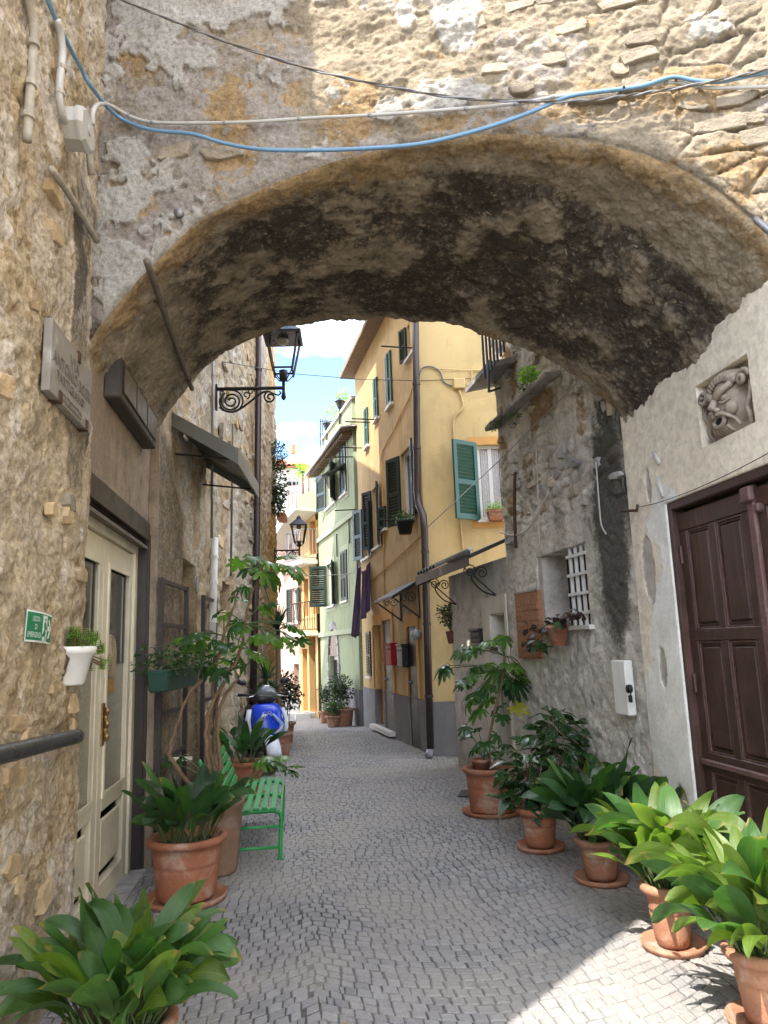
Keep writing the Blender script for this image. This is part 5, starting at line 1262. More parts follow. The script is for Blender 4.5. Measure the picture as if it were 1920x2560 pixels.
for (txt, fu, fz, sz_, sx) in (('VIA', .52, .73, .085, 1.0), ('ANTONIO BOERI', .50, .52, .088, 0.98), ('PARTIGIANO', .46, .32, .068, 1.05)):
    V, F = text_mesh(txt, sz_, .003); V[:, 0] *= 1; wid = V[:, 0].max() - V[:, 0].min(); want = {'VIA': .22, 'ANTONIO BOERI': .92, 'PARTIGIANO': .66}[txt] * W_; V[:, 0] *= want / wid
    P_ = [LN.pt(su0 + fu * W_ + v[0], SO + .002 + v[2], sz0 + fz * H_ + v[1]) for v in V]; b = MB(); b.add(P_, F); b.build('lettering', M_letter, sl)
for i, (fu, w, h) in enumerate(((.30, .05, .028), (.40, .07, .035), (.47, .05, .03), (.55, .05, .03), (.62, .06, .035), (.70, .05, .028))):
    b = MB(); b.tube([LN.pt(su0 + fu * W_ + w * .6 * math.cos(a), SO + .002, sz0 + .10 * H_ + h * .6 * math.sin(a)) for a in np.linspace(0, 2 * PI, 13)], .003, 4, False); b.build('ornament_link', M_letter, sl)
for (fu, top) in ((.62, True), (.22, False), (.88, False)):
    b = MB(); z = sz1 if top else sz0; s = -1 if top else 1; b.wbox(LN, su0 + fu * W_ - .02, su0 + fu * W_ + .02, SO + .001, SO + .008, min(z, z + s * .05), max(z, z + s * .05)); b.wbox(LN, su0 + fu * W_ - .02, su0 + fu * W_ + .02, 0, SO + .008, min(z - s * .008, z - s * .001), max(z - s * .008, z - s * .001)); b.build('clamp', M_rust, sl)

# ------------------------------------------------ emergency exit sign
ex = thing('exit_sign', tuple(LN.px(97, 1565)), 'small green emergency exit sign with running figure and arrow on the rubble wall', 'sign')
eq = [LN.uz(65, 1523, .04), LN.uz(137, 1539, .05), LN.uz(132, 1611, .05), LN.uz(57, 1603, .04)]
def EP(s, v, o):      # s 0..1 left to right, v 0..1 bottom to top
    a = [eq[3][k] * (1 - s) * (1 - v) + eq[2][k] * s * (1 - v) + eq[0][k] * (1 - s) * v + eq[1][k] * s * v for k in (0, 1)]
    return LN.pt(a[0], .045 + .012 * math.sin(s * PI * 1.2) + o, a[1])
def esheet(poly, o, mat, name, th=.0012, sub=8):
    b = MB(); n = len(poly); b.add([EP(*p, o) for p in poly] + [EP(*p, o - th) for p in poly], [tuple(range(n)), tuple(range(2 * n - 1, n - 1, -1))] + [(i, n + i, n + (i + 1) % n, (i + 1) % n) for i in range(n)]); return b.build(name, mat, ex)
def egrid(s0, s1, v0, v1, o, mat, name):
    V = [EP(s0 + (s1 - s0) * i / 10, v0 + (v1 - v0) * j / 4, o) for j in range(5) for i in range(11)]
    return mesh_object(name, np.array(V), grid_faces(5, 11), mat, ex, True)
egrid(0, 1, 0, 1, 0, M_signwhite, 'plate'); egrid(.02, .98, .06, .94, .0012, M_signgreen, 'green_field')
esheet([(.50, .06), (.69, .06), (.69, .90), (.50, .90)], .0024, M_signwhite, 'white_doorway')
fig = [[(.60 + .022 * math.cos(a), .77 + .055 * math.sin(a)) for a in np.linspace(0, 2 * PI, 12, endpoint=False)],
       [(.55, .68), (.60, .69), (.63, .63), (.665, .50), (.685, .47), (.68, .43), (.645, .46), (.615, .55), (.61, .40), (.625, .22), (.645, .10), (.62, .08), (.60, .20), (.585, .36), (.565, .30), (.50, .27), (.465, .23), (.475, .19), (.56, .21), (.59, .30), (.575, .42), (.575, .56), (.56, .60), (.545, .47), (.525, .49), (.535, .62)]]
for f in fig: esheet(f, .0036, M_signgreen, 'running_figure')
esheet([(.77, .80), (.84, .80), (.955, .50), (.84, .17), (.77, .17), (.86, .42), (.745, .42), (.745, .58), (.86, .58)], .0024, M_signwhite, 'arrow')
for (txt, v, w) in (('USCITA', .74, .22), ('DI', .49, .065), ('EMERGENZA', .235, .40)):
    V, F = text_mesh(txt, .2, 0.0); V[:, 0] -= (V[:, 0].max() + V[:, 0].min()) / 2; V[:, 1] -= (V[:, 1].max() + V[:, 1].min()) / 2
    V[:, 0] *= w / (V[:, 0].max() - V[:, 0].min()); V[:, 1] *= .17 / (V[:, 1].max() - V[:, 1].min()); b = MB(); b.add([EP(.26 + q[0] - (.01 if v < .3 else 0), v + q[1], .0026) for q in V], F); b.build('lettering', M_signwhite, ex)

# ------------------------------------------------ handrail
hr = thing('handrail', tuple(LN.px(100, 1870, .1)), 'thick black iron handrail fixed to the rubble wall', 'handrail')
hp = [LN.px(-260, 1942, .10), LN.px(-60, 1900, .10), LN.px(30, 1880, .10), LN.px(110, 1860, .10), LN.px(170, 1846, .09), LN.px(198, 1840, .07)]
b = MB(); b.tube(smooth_path(hp, 4), [.037] * 20 + [.02], 12); b.build('rail', M_rail, hr, True)
for x, y in ((-40, 1897), (150, 1850)): b = MB(); b.tube([LN.px(x, y, .1), LN.px(x, y + 14, .0)], .012, 6); b.build('bracket', M_rail, hr)

# ------------------------------------------------ cables, conduits and junction box on the arch
def nfp(pts, o): return [NF.px(x, y, o if not isinstance(o, list) else o[i]) for i, (x, y) in enumerate(pts)]
bc = thing('blue_conduit', tuple(NF.px(900, 372, .06)), 'long blue plastic conduit sagging across the arch face', 'conduit')
left = [LN.px(118, -60, .05), LN.px(120, 0, .05), LN.px(160, 90, .05), LN.px(205, 175, .06), LN.px(232, 222, .09)]
b = MB(); b.tube(smooth_path(left + nfp([(290, 288), (370, 323), (480, 335), (560, 358), (650, 373), (760, 376), (900, 372), (1040, 361), (1150, 338), (1260, 305), (1340, 275), (1420, 242), (1500, 229), (1600, 216), (1680, 193), (1740, 202), (1800, 204), (1860, 192), (1930, 178), (2080, 150)], .075), 5), .0118, 8); b.build('conduit', M_blue, bc, True)
gc_ = thing('grey_conduit', tuple(NF.px(800, 294, .05)), 'grey plastic conduit running straight across the arch face above the blue one', 'conduit')
gpts = [(285, 268), (330, 293), (400, 307), (600, 306), (780, 295), (960, 286), (1200, 268), (1300, 258), (1400, 240), (1560, 222), (1680, 206), (1760, 219), (1860, 219), (2060, 210)]
gpath = smooth_path([LN.px(262, 258, .05)] + nfp(gpts, .05), 5)
b = MB(); b.tube(gpath, .0105, 8); b.build('conduit', M_greypvc, gc_, True)
for i in range(9, len(gpath) - 8, 5):
    p, q = gpath[i], gpath[i + 1]; d = (q - p) / np.linalg.norm(q - p); b = MB(); b.tube([p, p + d * .022], .0135, 8); b.build('clip', plain('clip', (.3, .3, .29), .5) if i == 9 else bpy.data.materials['clip'], gc_, True)
tc_ = thing('thin_cable', tuple(NF.px(800, 180, .1)), 'thin twisted steel cable crossing above both conduits', 'cable')
tp = smooth_path(nfp([(200, -60), (307, 0), (440, 55), (579, 110), (781, 174), (960, 214), (1133, 243), (1307, 253), (1452, 252), (1560, 240), (1654, 226), (1800, 200), (1930, 172)], .09), 8)
for ph in (0, PI):
    b = MB(); b.tube([p + A(0, 0, .005 * math.sin(i * .9 + ph)) + NF.n * .005 * math.cos(i * .9 + ph) for i, p in enumerate(tp)], .0055, 5); b.build('strand', M_board if ph else M_zinc, tc_, True)
for (x, y) in ((1560, 218), (1300, 255), (1690, 200)):
    b = MB(); b.tube([NF.px(x, y, .0), NF.px(x, y, .09)], .008, 6); b.build('standoff', M_rust, bc)
jx = thing('wall_junction_box', tuple(LN.px(203, 325, .05)), 'grey octagonal junction box on the left wall by the arch', 'box')
ju, jz = LN.uz(200, 325, .1); n = 8
b = MB()
for (rr, o) in ((.0, 0),): pass
rings = [[LN.pt(ju + ru * math.cos(2 * PI * k / n + .39), o, jz + rz * math.sin(2 * PI * k / n + .39)) for k in range(n)] for (ru, rz, o) in ((.135, .10, .02), (.135, .10, .11), (.145, .107, .112), (.145, .107, .125), (.12, .09, .145))]
b.loft(rings); b.build('box', plain('box grey', (.47, .455, .42), .5, var=.1, scale=6), jx)
b = MB(); b.lathe((0, 0, 0), [(0, 0)], 3); b = MB(); p = LN.pt(ju, .147, jz); b.tube([p, p + LN.n * .006], .025, 10); b.build('cap', M_greypvc, jx)
def conduit(name, pts, o, r, mat, label, cat='pipe', clips=()):
    t = thing(name, tuple(LN.px(*pts[0], o)), label, cat); b = MB(); b.tube(smooth_path([LN.px(x, y, o) for x, y in pts], 5), r, 9); b.build('pipe', mat, t, True)
    for (x, y) in clips: p = LN.px(x, y, o); c = MB(); c.tube([p - A(0, 0, .012), p + A(0, 0, .012)], r * 1.35, 9); c.build('clip', M_oldpipe, t)
    return t
conduit('wall_pipe', [(60, -40), (78, 30), (85, 90), (80, 170), (72, 280), (68, 352)], .05, .021, M_oldpipe, 'lime stained pipe stub furthest left on the rubble wall', clips=((83, 110), (76, 210), (70, 290)))
conduit('conduit_elbow', [(143, 50), (152, 90), (156, 140), (150, 200), (149, 250), (160, 298), (178, 306)], .06, .019, M_greypvc, 'bent grey conduit entering the junction box from above', 'conduit', clips=((154, 170), (149, 232)))
conduit('conduit_stub', [(224, 378), (226, 410), (229, 438)], .07, .020, M_oldpipe, 'short grey conduit below the junction box', 'conduit')
conduit('conduit_loop', [(232, 312), (232, 282), (242, 263), (262, 258)], .09, .014, M_greypvc, 'small grey conduit loop leaving the junction box', 'conduit')
conduit('wall_pipe', [(128, 422), (165, 475), (205, 540), (242, 602)], .05, .017, M_oldpipe, 'slanted open pipe below the junction box')
pp = thing('soffit_pipe', tuple(A(-.9, 5.3, 3.9)), 'dark pipe running along the left haunch under the arch', 'pipe')
pa = on_x(367, 652, -.80); pb = on_x(480, 972, -.86)
b = MB(); b.tube(smooth_path([pa, pa * .6 + pb * .4 + A(0, 0, -.01), pb], 6), .021, 9); b.build('pipe', M_board, pp, True)
for f in (.25, .6, .88): b = MB(); p = pa * (1 - f) + pb * f; b.tube([p - (pb - pa) * .008, p + (pb - pa) * .008], .027, 9); b.tube([p, p + A(-.10, 0, .06)], .01, 5); b.build('clip', M_rust, pp)
mt = thing('round_plate', tuple(NF.px(451, 537)), 'small round grey metal cap on the arch face', 'cap')
b = MB(); p = NF.px(451, 537, .0); b.tube([p, p + NF.n * .035], .028, 14); b.build('cap', M_zinc, mt, True)
lk = thing('lamp_bracket', tuple(NF.px(1905, 560)), 'stub of a grey bracket on the arch face at the right edge', 'bracket')
b = MB(); b.tube([NF.px(1890, 548, .0), NF.px(1893, 552, .10), NF.px(1940, 590, .14)], .018, 8); b.build('bracket', M_zinc, lk, True)

# ------------------------------------------------ awning
aw = thing('sheet_awning', tuple(LB.px(480, 1150)), 'grey sheet metal awning jutting from the left wall behind the arch', 'awning')
a0, az0 = LB.uz(426, 1060); a1, az1 = LB.uz(512, 1222)
a0, az0 = LB.uz(430, 1046); az = az0; a1 = LB.uz(511, 1200)[0]
def yfix(x, y, u):      # point at picture position on the vertical plane square to the wall at u
    q = LB.pt(u, 0, 0); nrm = LB.t; d = ray(x, y); k = ((q - CAM) @ nrm) / (d @ nrm); return CAM + d * k
f0 = yfix(588, 1096, a0); f1 = yfix(646, 1260, a1)
pr_ = float(((f0 - LB.pt(a0, 0, 0)) @ LB.n + (f1 - LB.pt(a1, 0, 0)) @ LB.n) / 2); fz_ = float((f0[2] + f1[2]) / 2)
az0_, az1_ = az, az
nc = 6
for i in range(nc):
    ua, ub_ = a0 + (a1 - a0) * i / nc, a0 + (a1 - a0) * (i + 1) / nc; b = MB()
    b.hexa([LB.pt(ua + .006, .0, az), LB.pt(ub_ - .006, .0, az), LB.pt(ub_ - .006, pr_, fz_ + .02), LB.pt(ua + .006, pr_, fz_ + .02), LB.pt(ua + .006, .0, az + .02), LB.pt(ub_ - .006, 0, az + .02), LB.pt(ub_ - .006, pr_, fz_ + .04), LB.pt(ua + .006, pr_, fz_ + .04)]); b.build('sheet_panel', M_awnu, aw)
    b = MB(); b.hexa([LB.pt(ub_ - .02, .0, az + .02), LB.pt(ub_ + .02, .0, az + .02), LB.pt(ub_ + .02, pr_, fz_ + .04), LB.pt(ub_ - .02, pr_, fz_ + .04), LB.pt(ub_ - .015, 0, az + .045), LB.pt(ub_ + .015, 0, az + .045), LB.pt(ub_ + .015, pr_, fz_ + .065), LB.pt(ub_ - .015, pr_, fz_ + .065)]); b.build('standing_seam', M_awn, aw)
b = MB(); b.wbox(LB, a0 - .01, a1 + .01, pr_ + .002, pr_ + .018, fz_ - .09, fz_ + .07); b.build('front_fascia', M_awn, aw)
for u in (a0, a1):
    b = MB(); o = -.012 if u == a0 else .002; b.hexa([LB.pt(u + o, 0, az - .08), LB.pt(u + o + .01, 0, az - .08), LB.pt(u + o + .01, pr_, fz_ - .08), LB.pt(u + o, pr_, fz_ - .08), LB.pt(u + o, 0, az + .06), LB.pt(u + o + .01, 0, az + .06), LB.pt(u + o + .01, pr_, fz_ + .07), LB.pt(u + o, pr_, fz_ + .07)]); b.build('side_fascia', M_awn, aw)
for u in (a0 + .12, a1 - .12): b = MB(); b.tube([LB.pt(u, .0, az - .32), LB.pt(u, pr_ - .06, fz_ - .01)], .010, 6); b.build('stay_rod', M_iron, aw)

# ------------------------------------------------ iron gates, meter pipes on the left behind the arch
M_gate = plain('dark brown gate iron', (.040, .030, .028), .5, var=.3, scale=12)
def gate(u0, u1, z1, label, o=.07):
    t = thing('iron_gate', tuple(LB.pt((u0 + u1) / 2, o, 0)), label, 'gate'); w = .045
    for u in (u0, u1 - w): b = MB(); b.wbox(LB, u, u + w, o, o + .04, .05, z1); b.build('stile', M_gate, t)
    nb = 6
    for i in range(nb + 1): b = MB(); z = .06 + (z1 - .1) * i / nb; b.wbox(LB, u0 + w, u1 - w, o + .005, o + .03, z, z + .035); b.build('rail', M_gate, t)
g0 = LB.uz(393, 1600, .07)[0]; g1 = LB.uz(461, 1600, .07)[0]; gz1 = LB.uz(400, 1445, .07)[1]
gate(g0, g1, gz1, 'dark iron gate leaf nearest the arch, folded open against the left wall')
g2 = LB.uz(502, 1600, .07)[0]; g3 = LB.uz(535, 1600, .07)[0]
gate(g2, g3, gz1 - .02, 'dark iron gate leaf on the far side of the left doorway')
def wall_pipe2(name, W, pts, r, mat, label, o=.06):
    t = thing(name, tuple(W.px(*pts[-1], o)), label, 'pipe'); b = MB(); b.tube([W.px(x, y, o) for x, y in pts], r, 10); b.build('pipe', mat, t, True)
    for f in (.25, .55, .85):
        k = f * (len(pts) - 1); i = int(k); p = W.px(pts[i][0] * (1 - k + i) + pts[min(i + 1, len(pts) - 1)][0] * (k - i), pts[i][1] * (1 - k + i) + pts[min(i + 1, len(pts) - 1)][1] * (k - i), o)
        c = MB(); c.tube([p - A(0, 0, .02), p + A(0, 0, .02)], r * 1.18, 10); c.build('clamp', mat, t)
wall_pipe2('downpipe', LB, [(648, 700), (646, 1000), (641, 1400), (631, 1800)], .058, M_pipe, 'long dark brown downpipe on the left stone house', .10)
wall_pipe2('plastic_pipe', LB, [(537, 1345), (534, 1440), (530, 1600)], .045, M_white_pl, 'pale grey plastic pipe on the stone wall behind the gate', .08)
wall_pipe2('conduit_riser', LB, [(533, 880), (532, 1000), (529, 1345)], .016, M_zinc, 'thin grey conduit rising above the pale plastic pipe', .09)
wall_pipe2('conduit_riser', LB, [(582, 1060), (580, 1250), (577, 1440)], .015, M_board, 'thin dark conduit on the stone wall beside the downpipe', .09)
hn = thing('house_number', tuple(LB.px(494, 1462)), 'small oval house number plate on the plaster by the gate', 'sign')
b = MB(); u, z = LB.uz(494, 1462, .05); b.prism([LB.pt(u + .06 * math.cos(a), .04, z + .09 * math.sin(a)) for a in np.linspace(0, 2 * PI, 16, endpoint=False)], LB.n * .012); b.build('plate', M_marble, hn)

# ------------------------------------------------ street lanterns
M_lampglass = plain('lantern glass', (.55, .58, .58), .1)
_g = M_lampglass.node_tree; _p = [n for n in _g.nodes if n.type == 'BSDF_PRINCIPLED'][0]; _p.inputs['Transmission Weight'].default_value = 1.0; _p.inputs['IOR'].default_value = 1.02
def lantern(base, arm_end, k, label, group):
    """wall bracket with scrolls from base (on the wall) to arm_end, lantern on top; k scales"""
    t = thing('street_lantern', tuple(base), label, 'street lamp', group); d = arm_end - base; L = float(np.linalg.norm(d)); d = d / L; z = A(0, 0, 1)
    b = MB(); b.bar(base + d * .01 - z * .28 * k, base + d * .01 + z * .06 * k, .05 * k, .025 * k, up=d); b.build('wall_plate', M_iron, t)
    b = MB(); b.tube([base, arm_end], .024 * k, 8); b.build('arm', M_iron, t, True)
    sc = MB(); S = lambda x, y: base + d * (x * L) + z * (y * L)
    def spiral(cx, cy, r0, r1, a0, a1, n=30, rad=.010): sc.tube([S(cx + (r0 + (r1 - r0) * i / n) * math.cos(a0 + (a1 - a0) * i / n), cy + (r0 + (r1 - r0) * i / n) * math.sin(a0 + (a1 - a0) * i / n)) for i in range(n + 1)], rad * k, 6)
    spiral(.23, -.19, .155, .035, 2.2, 2.2 + 4.2 * PI, 60, .012); spiral(.23, -.19, .17, .17, PI * .9, PI * 2.55, 30, .012)
    sc.tube(smooth_path([S(.06, -.28), S(.12, -.33), S(.25, -.355), S(.38, -.30), S(.55, -.17), S(.68, -.07), S(.78, -.05)], 6), .014 * k, 6)
    spiral(.80, -.14, .09, .02, PI * .7, PI * 3.6, 40, .012); sc.tube(smooth_path([S(.78, -.05), S(.86, -.09), S(.92, -.11), S(.955, -.08), S(.94, -.05)], 5), .010 * k, 6)
    spiral(.45, -.10, .06, .02, -1.4, 5, 26, .009); spiral(.52, -.05, .05, .015, 0, 7, 26, .008); spiral(.09, -.06, .035, .01, 0, 7, 20, .008)
    sc.build('scrollwork', M_iron, t, True)
    b = MB(); e = arm_end; b.lathe(e - z * .17 * k, [(0, 0), (.022 * k, .02 * k), (.034 * k, .05 * k), (.022 * k, .085 * k), (.028 * k, .095 * k), (.02 * k, .11 * k), (.02 * k, .26 * k), (.05 * k, .27 * k), (.055 * k, .40 * k), (.03 * k, .41 * k), (0, .42 * k)], 12); b.build('stem', M_iron, t, True)
    zb, zt_ = .235 * k, .66 * k; rb, rt = .115 * k, .20 * k
    x = np.cross(d, z)
    cor = [(1, 1), (1, -1), (-1, -1), (-1, 1)]
    fr = MB(); lo = [e + z * zb + d * rb * i + x * rb * j for i, j in cor]; hi = [e + z * zt_ + d * rt * i + x * rt * j for i, j in cor]
    for i in range(4): fr.bar(lo[i] - z * .05 * k, hi[i], .022 * k); fr.bar(lo[i], lo[(i + 1) % 4], .02 * k); fr.tube(smooth_path([lo[i] - z * .03 * k, e + (lo[i] - e) * .5 - z * .0, e + z * .10 * k + (lo[i] - e - z * zb) * .25], 4), .008 * k, 5)
    fr.build('frame', M_iron, t)
    rf = MB(); r2 = rt + .045 * k
    r1_ = [e + z * (zt_ + .0 * k) + d * r2 * i + x * r2 * j for i, j in cor]; r2_ = [p + z * .035 * k for p in r1_]; r3_ = [e + z * (zt_ + .19 * k) + d * .09 * k * i + x * .09 * k * j for i, j in cor]; r4_ = [e + z * (zt_ + .26 * k) + d * .05 * k * i + x * .05 * k * j for i, j in cor]
    rf.loft([r1_, r2_, r3_, r4_]); rf.lathe(e + z * (zt_ + .25 * k), [(.04 * k, 0), (.06 * k, .02 * k), (.03 * k, .05 * k), (0, .09 * k)], 10); rf.build('roof', plain('lantern roof', (.03, .033, .045), .25, metal=.4, var=.2) if 'lantern roof' not in bpy.data.materials else bpy.data.materials['lantern roof'], t)
    b = MB(); b.lathe(e + z * (zt_ - .075 * k), [(0, 0), (.06 * k, .01 * k), (.075 * k, .05 * k), (.07 * k, .07 * k)], 12); b.build('bulb_cover', M_frost, t, True)
    for i in range(4): g = MB(); g.add([lo[i] * .999 + e * .001, lo[(i + 1) % 4], hi[(i + 1) % 4], hi[i]], [(0, 1, 2, 3)]); 
    return t
u, z = LB.uz(531, 973, .02); bs = LB.pt(u, .06, z); ae = yfix(709, 978, u)
kk = float(np.linalg.norm(ae - bs)) / .86
lantern(bs, bs + LB.n * float((ae - bs) @ LB.n), kk, 'large iron street lantern on a scrolled bracket just behind the arch', 'iron street lanterns')
u, z = LB.uz(684, 1377, .02); bs = LB.pt(u, .03, z); ae = yfix(748, 1377, u)
lantern(bs, bs + LB.n * float((ae - bs) @ LB.n), 1.0 * float((ae - bs) @ LB.n) / .86 * 1.0 + .15, 'smaller street lantern further down the alley on the stone house', 'iron street lanterns')
ovw = thing('overhead_wire', tuple(on_y(800, 950, 9.5)), 'fine wire spanning the alley behind the lantern', 'wire')
b = MB(); b.tube([LB.px(560, 905, .1), on_y(740, 935, 10.5), on_y(900, 948, 11.4), Y1.px(1040, 952, .02)], .005, 4); b.tube([Y2.px(1047, 952, .02), Y2.px(1210, 945, .02)], .005, 4); b.build('wire', M_iron, ovw)

# ================================================================== plants
def leaf_mat(name, c, c2, trans=.35, rough=.38, stripes=60., rib=.25, spots=0.):
    t = NT(name); uv = t.node('ShaderNodeUVMap'); uv.uv_map = 'UVMap'; sp = t.node('ShaderNodeSeparateXYZ'); t.l.new(uv.outputs[0], sp.inputs[0])
    oi = t.node('ShaderNodeObjectInfo'); g = t.node('ShaderNodeNewGeometry')
    rnd = t.math('FRACT', t.math('ADD', oi.outputs['Random'], g.outputs['Random Per Island']))
    col = t.ramp(rnd, [(0, sc_(c, .7)), (.45, c), (.8, c2), (1, sc_(c, 1.15))])
    n = t.noise(9, 4, .6); col = t.mix(t.map(n, .45, .75, 0, .45), col, c2)
    if rib:
        d = t.math('ABSOLUTE', t.math('SUBTRACT', sp.outputs[0], .5)); col = t.mix(t.map(d, .0, .035, rib, 0), col, sc_(c2, 1.8))
    if stripes:
        w = t.noise(1.0, 3, .6, vec=(lambda m: (t.l.new(uv.outputs[0], m.inputs[0]), setattr(m.inputs[1], 'default_value', (34, 1.2, 1)), m.outputs[0])[2])(t.node('ShaderNodeVectorMath', operation='MULTIPLY'))); col = t.mix(t.map(w, .45, .7, 0, .5), col, sc_(c, .5)); t.bump(w, .6, .004)
        tip = t.map(t.math('ADD', sp.outputs[1], t.math('MULTIPLY', t.math('SUBTRACT', rnd, .5), .16)), .95, 1.03, 0, .8); col = t.mix(tip, col, (.30, .22, .07))
    if spots: col = t.mix(t.map(t.noise(85, 2, .5), .60, .66, 0, spots), col, (.42, .44, .13))
    t.done(col, rough, 0, .5)
    tr = t.node('ShaderNodeBsdfTranslucent'); t.set(tr.inputs[0], t.mix(1.0, col, (1.9, 2.3, .9), 'MULTIPLY'))
    mx = t.node('ShaderNodeMixShader'); mx.inputs[0].default_value = trans; t.l.new(t.b.outputs[0], mx.inputs[1]); t.l.new(tr.outputs[0], mx.inputs[2]); t.l.new(mx.outputs[0], t.out.inputs['Surface'])
    return t.m
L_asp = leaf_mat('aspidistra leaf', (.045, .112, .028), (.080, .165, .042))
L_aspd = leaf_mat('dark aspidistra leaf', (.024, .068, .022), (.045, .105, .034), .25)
L_asps = leaf_mat('sunlit aspidistra leaf', (.11, .175, .030), (.17, .24, .05), .45)  # yellow-green of strong sun put into the leaf colour
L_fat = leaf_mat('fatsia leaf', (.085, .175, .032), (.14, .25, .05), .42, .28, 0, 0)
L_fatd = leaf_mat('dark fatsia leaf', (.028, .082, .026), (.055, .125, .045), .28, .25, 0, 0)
L_auc = leaf_mat('spotted laurel leaf', (.014, .048, .018), (.028, .075, .026), .22, .25, 0, .3, .55)
L_small = leaf_mat('small shrub leaf', (.025, .065, .018), (.06, .12, .03), .3, .4, 0, 0)
L_dark = leaf_mat('deep green shrub leaf', (.012, .034, .013), (.03, .06, .022), .25, .35, 0, 0)
L_sed = leaf_mat('stonecrop leaf', (.16, .30, .05), (.28, .42, .09), .4, .5, 0, 0)
L_pur = leaf_mat('purple leaf', (.030, .018, .020), (.06, .035, .03), .2, .35, 0, 0)
L_yuc = leaf_mat('yucca leaf', (.020, .050, .022), (.04, .085, .035), .2, .4, 0, 0)
L_yucl = leaf_mat('sunny palm leaf', (.14, .22, .04), (.25, .33, .06), .4, .4, 0, 0)
L_yel = leaf_mat('yellowing leaf', (.28, .26, .03), (.36, .32, .05), .4, .4, 0, 0)
M_terra = plain('terracotta', (.36, .145, .078), .85, var=.2, scale=5, bump=.004, bscale=60, c2=(.42, .21, .13), spec=.25, bloom=.6)
M_terra2 = plain('weathered terracotta', (.36, .175, .105), .88, var=.25, scale=6, bump=.004, c2=(.44, .26, .17), spec=.25, bloom=.75)
M_tanpot = plain('tan clay pot', (.27, .175, .12), .88, var=.2, scale=4, bump=.003, c2=(.34, .24, .17), spec=.25, bloom=.4)
M_soil = plain('potting soil', (.035, .026, .019), .95, var=.4, scale=40, bump=.01)
M_stem = plain('green stem', (.07, .11, .035), .6, var=.2)
M_dead = plain('dry stalk', (.26, .19, .10), .85, var=.25)
M_bark = plain('pale brown bark', (.20, .125, .07), .85, var=.3, scale=25, bump=.006, c2=(.30, .21, .13))

def template(name, V, F, mat, uv):
    me = bpy.data.meshes.new(name); me.from_pydata([tuple(map(float, v)) for v in V], [], F); me.update()
    l = me.uv_layers.new(name='UVMap')
    for lp in me.loops: l.data[lp.index].uv = uv[lp.vertex_index]
    for p in me.polygons: p.use_smooth = True
    me.materials.append(mat); return me
def blade(lean, droop, L, W, pet, twist, seed, ns=9, na=5):
    """broad lanceolate leaf on a stalk, growing along +X"""
    r = random.Random(seed); V, F, uv = [], [], []; p = A(0, 0, 0); n = 22; C = []; tot = L + pet
    for i in range(n + 1):
        t = i / n; tl = lean * (.35 + .65 * t) + droop * max(0, t - .35) ** 1.35; d = A(math.sin(tl), 0, math.cos(tl)); C.append((p.copy(), d)); p = p + d * tot / n
    f0 = pet / tot
    for j in range(ns + 1):
        v = j / ns; k = (f0 + (1 - f0) * v) * n; i = min(int(k), n - 1); f = k - i; q = C[i][0] * (1 - f) + C[i + 1][0] * f; d = C[i][1]
        w = W * (max(0, math.sin(PI * v ** .82)) ** .72) * .5 + .0025
        tw = twist * v; side = A(0, math.cos(tw), math.sin(tw)); nn = np.cross(d, side)
        for a in range(na):
            s = a / (na - 1) * 2 - 1; cup = .16 * abs(s) * w + .006 * math.sin(v * 9 + seed + s * 2)
            V.append(q + side * s * w + nn * cup); uv.append((a / (na - 1), v))
    for j in range(ns):
        for a in range(na - 1): F.append((j * na + a, j * na + a + 1, (j + 1) * na + a + 1, (j + 1) * na + a))
    stalk = [C[int(f0 * n * i / 4)][0] for i in range(4)] + [C[int(round(f0 * n))][0]]
    return V, F, uv, stalk
def palmate(R, seed, lobes=8, droop=.35):
    r = random.Random(seed); V = [A(0, 0, 0)]; uv = [(.5, 0)]; F = []; n = lobes; ring_ = []
    span = math.radians(285)
    def dz(x, y): return -droop * (x * x + y * y) / R * .9
    for i in range(n):
        a = -span / 2 + span * (i + .5) / n; l = R * (1 - .42 * abs(a) / (span / 2)) * r.uniform(.93, 1.05); w = .40 * span / n
        pts = [(a - span / n * .5, l * .46), (a - w * 1.02, l * .66), (a - w * .72, l * .85), (a, l), (a + w * .72, l * .85), (a + w * 1.02, l * .66)]
        for (aa, ll) in pts:
            ring_.append(len(V)); x, y = ll * math.cos(aa), ll * math.sin(aa); ed = abs(aa - a) / (span / n); V.append(A(x, y, dz(x, y) - .10 * ll * (ed - .1) + .02 * R * math.sin(aa * 5 + seed))); uv.append((.5 + .5 * (aa - a), ll / R))
        c = len(V); x, y = l * .62 * math.cos(a), l * .62 * math.sin(a); V.append(A(x, y, dz(x, y) + .015)); uv.append((.5, .6))
        b = c - 6; F += [(b, b + 1, c), (b + 1, b + 2, c), (b + 2, b + 3, c), (b + 3, b + 4, c), (b + 4, b + 5, c), (0, b, c)]
        ring_.append(None)
    # close towards the next lobe
    for i in range(n):
        b = 1 + 7 * i; c = b + 6
        nb = b + 7 if i < n - 1 else None
        if nb: F += [(0, c, nb), (c, b + 5, nb)]
        else: F += [(0, c, b + 5)]
    return V, F, uv
def oval(L, W, seed):
    V, F, uv = [], [], []; ns = 5
    for j in range(ns + 1):
        v = j / ns; w = W * .5 * math.sin(PI * (v * .94 + .03)) ** .9
        for a in (-1, 0, 1): V.append(A(L * v, a * w, .18 * abs(a) * w - .25 * L * v * v)); uv.append(((a + 1) / 2, v))
    for j in range(ns):
        for a in range(2): F.append((j * 3 + a, j * 3 + a + 1, j * 3 + a + 4, j * 3 + a + 3))
    return V, F, uv
_T = {}
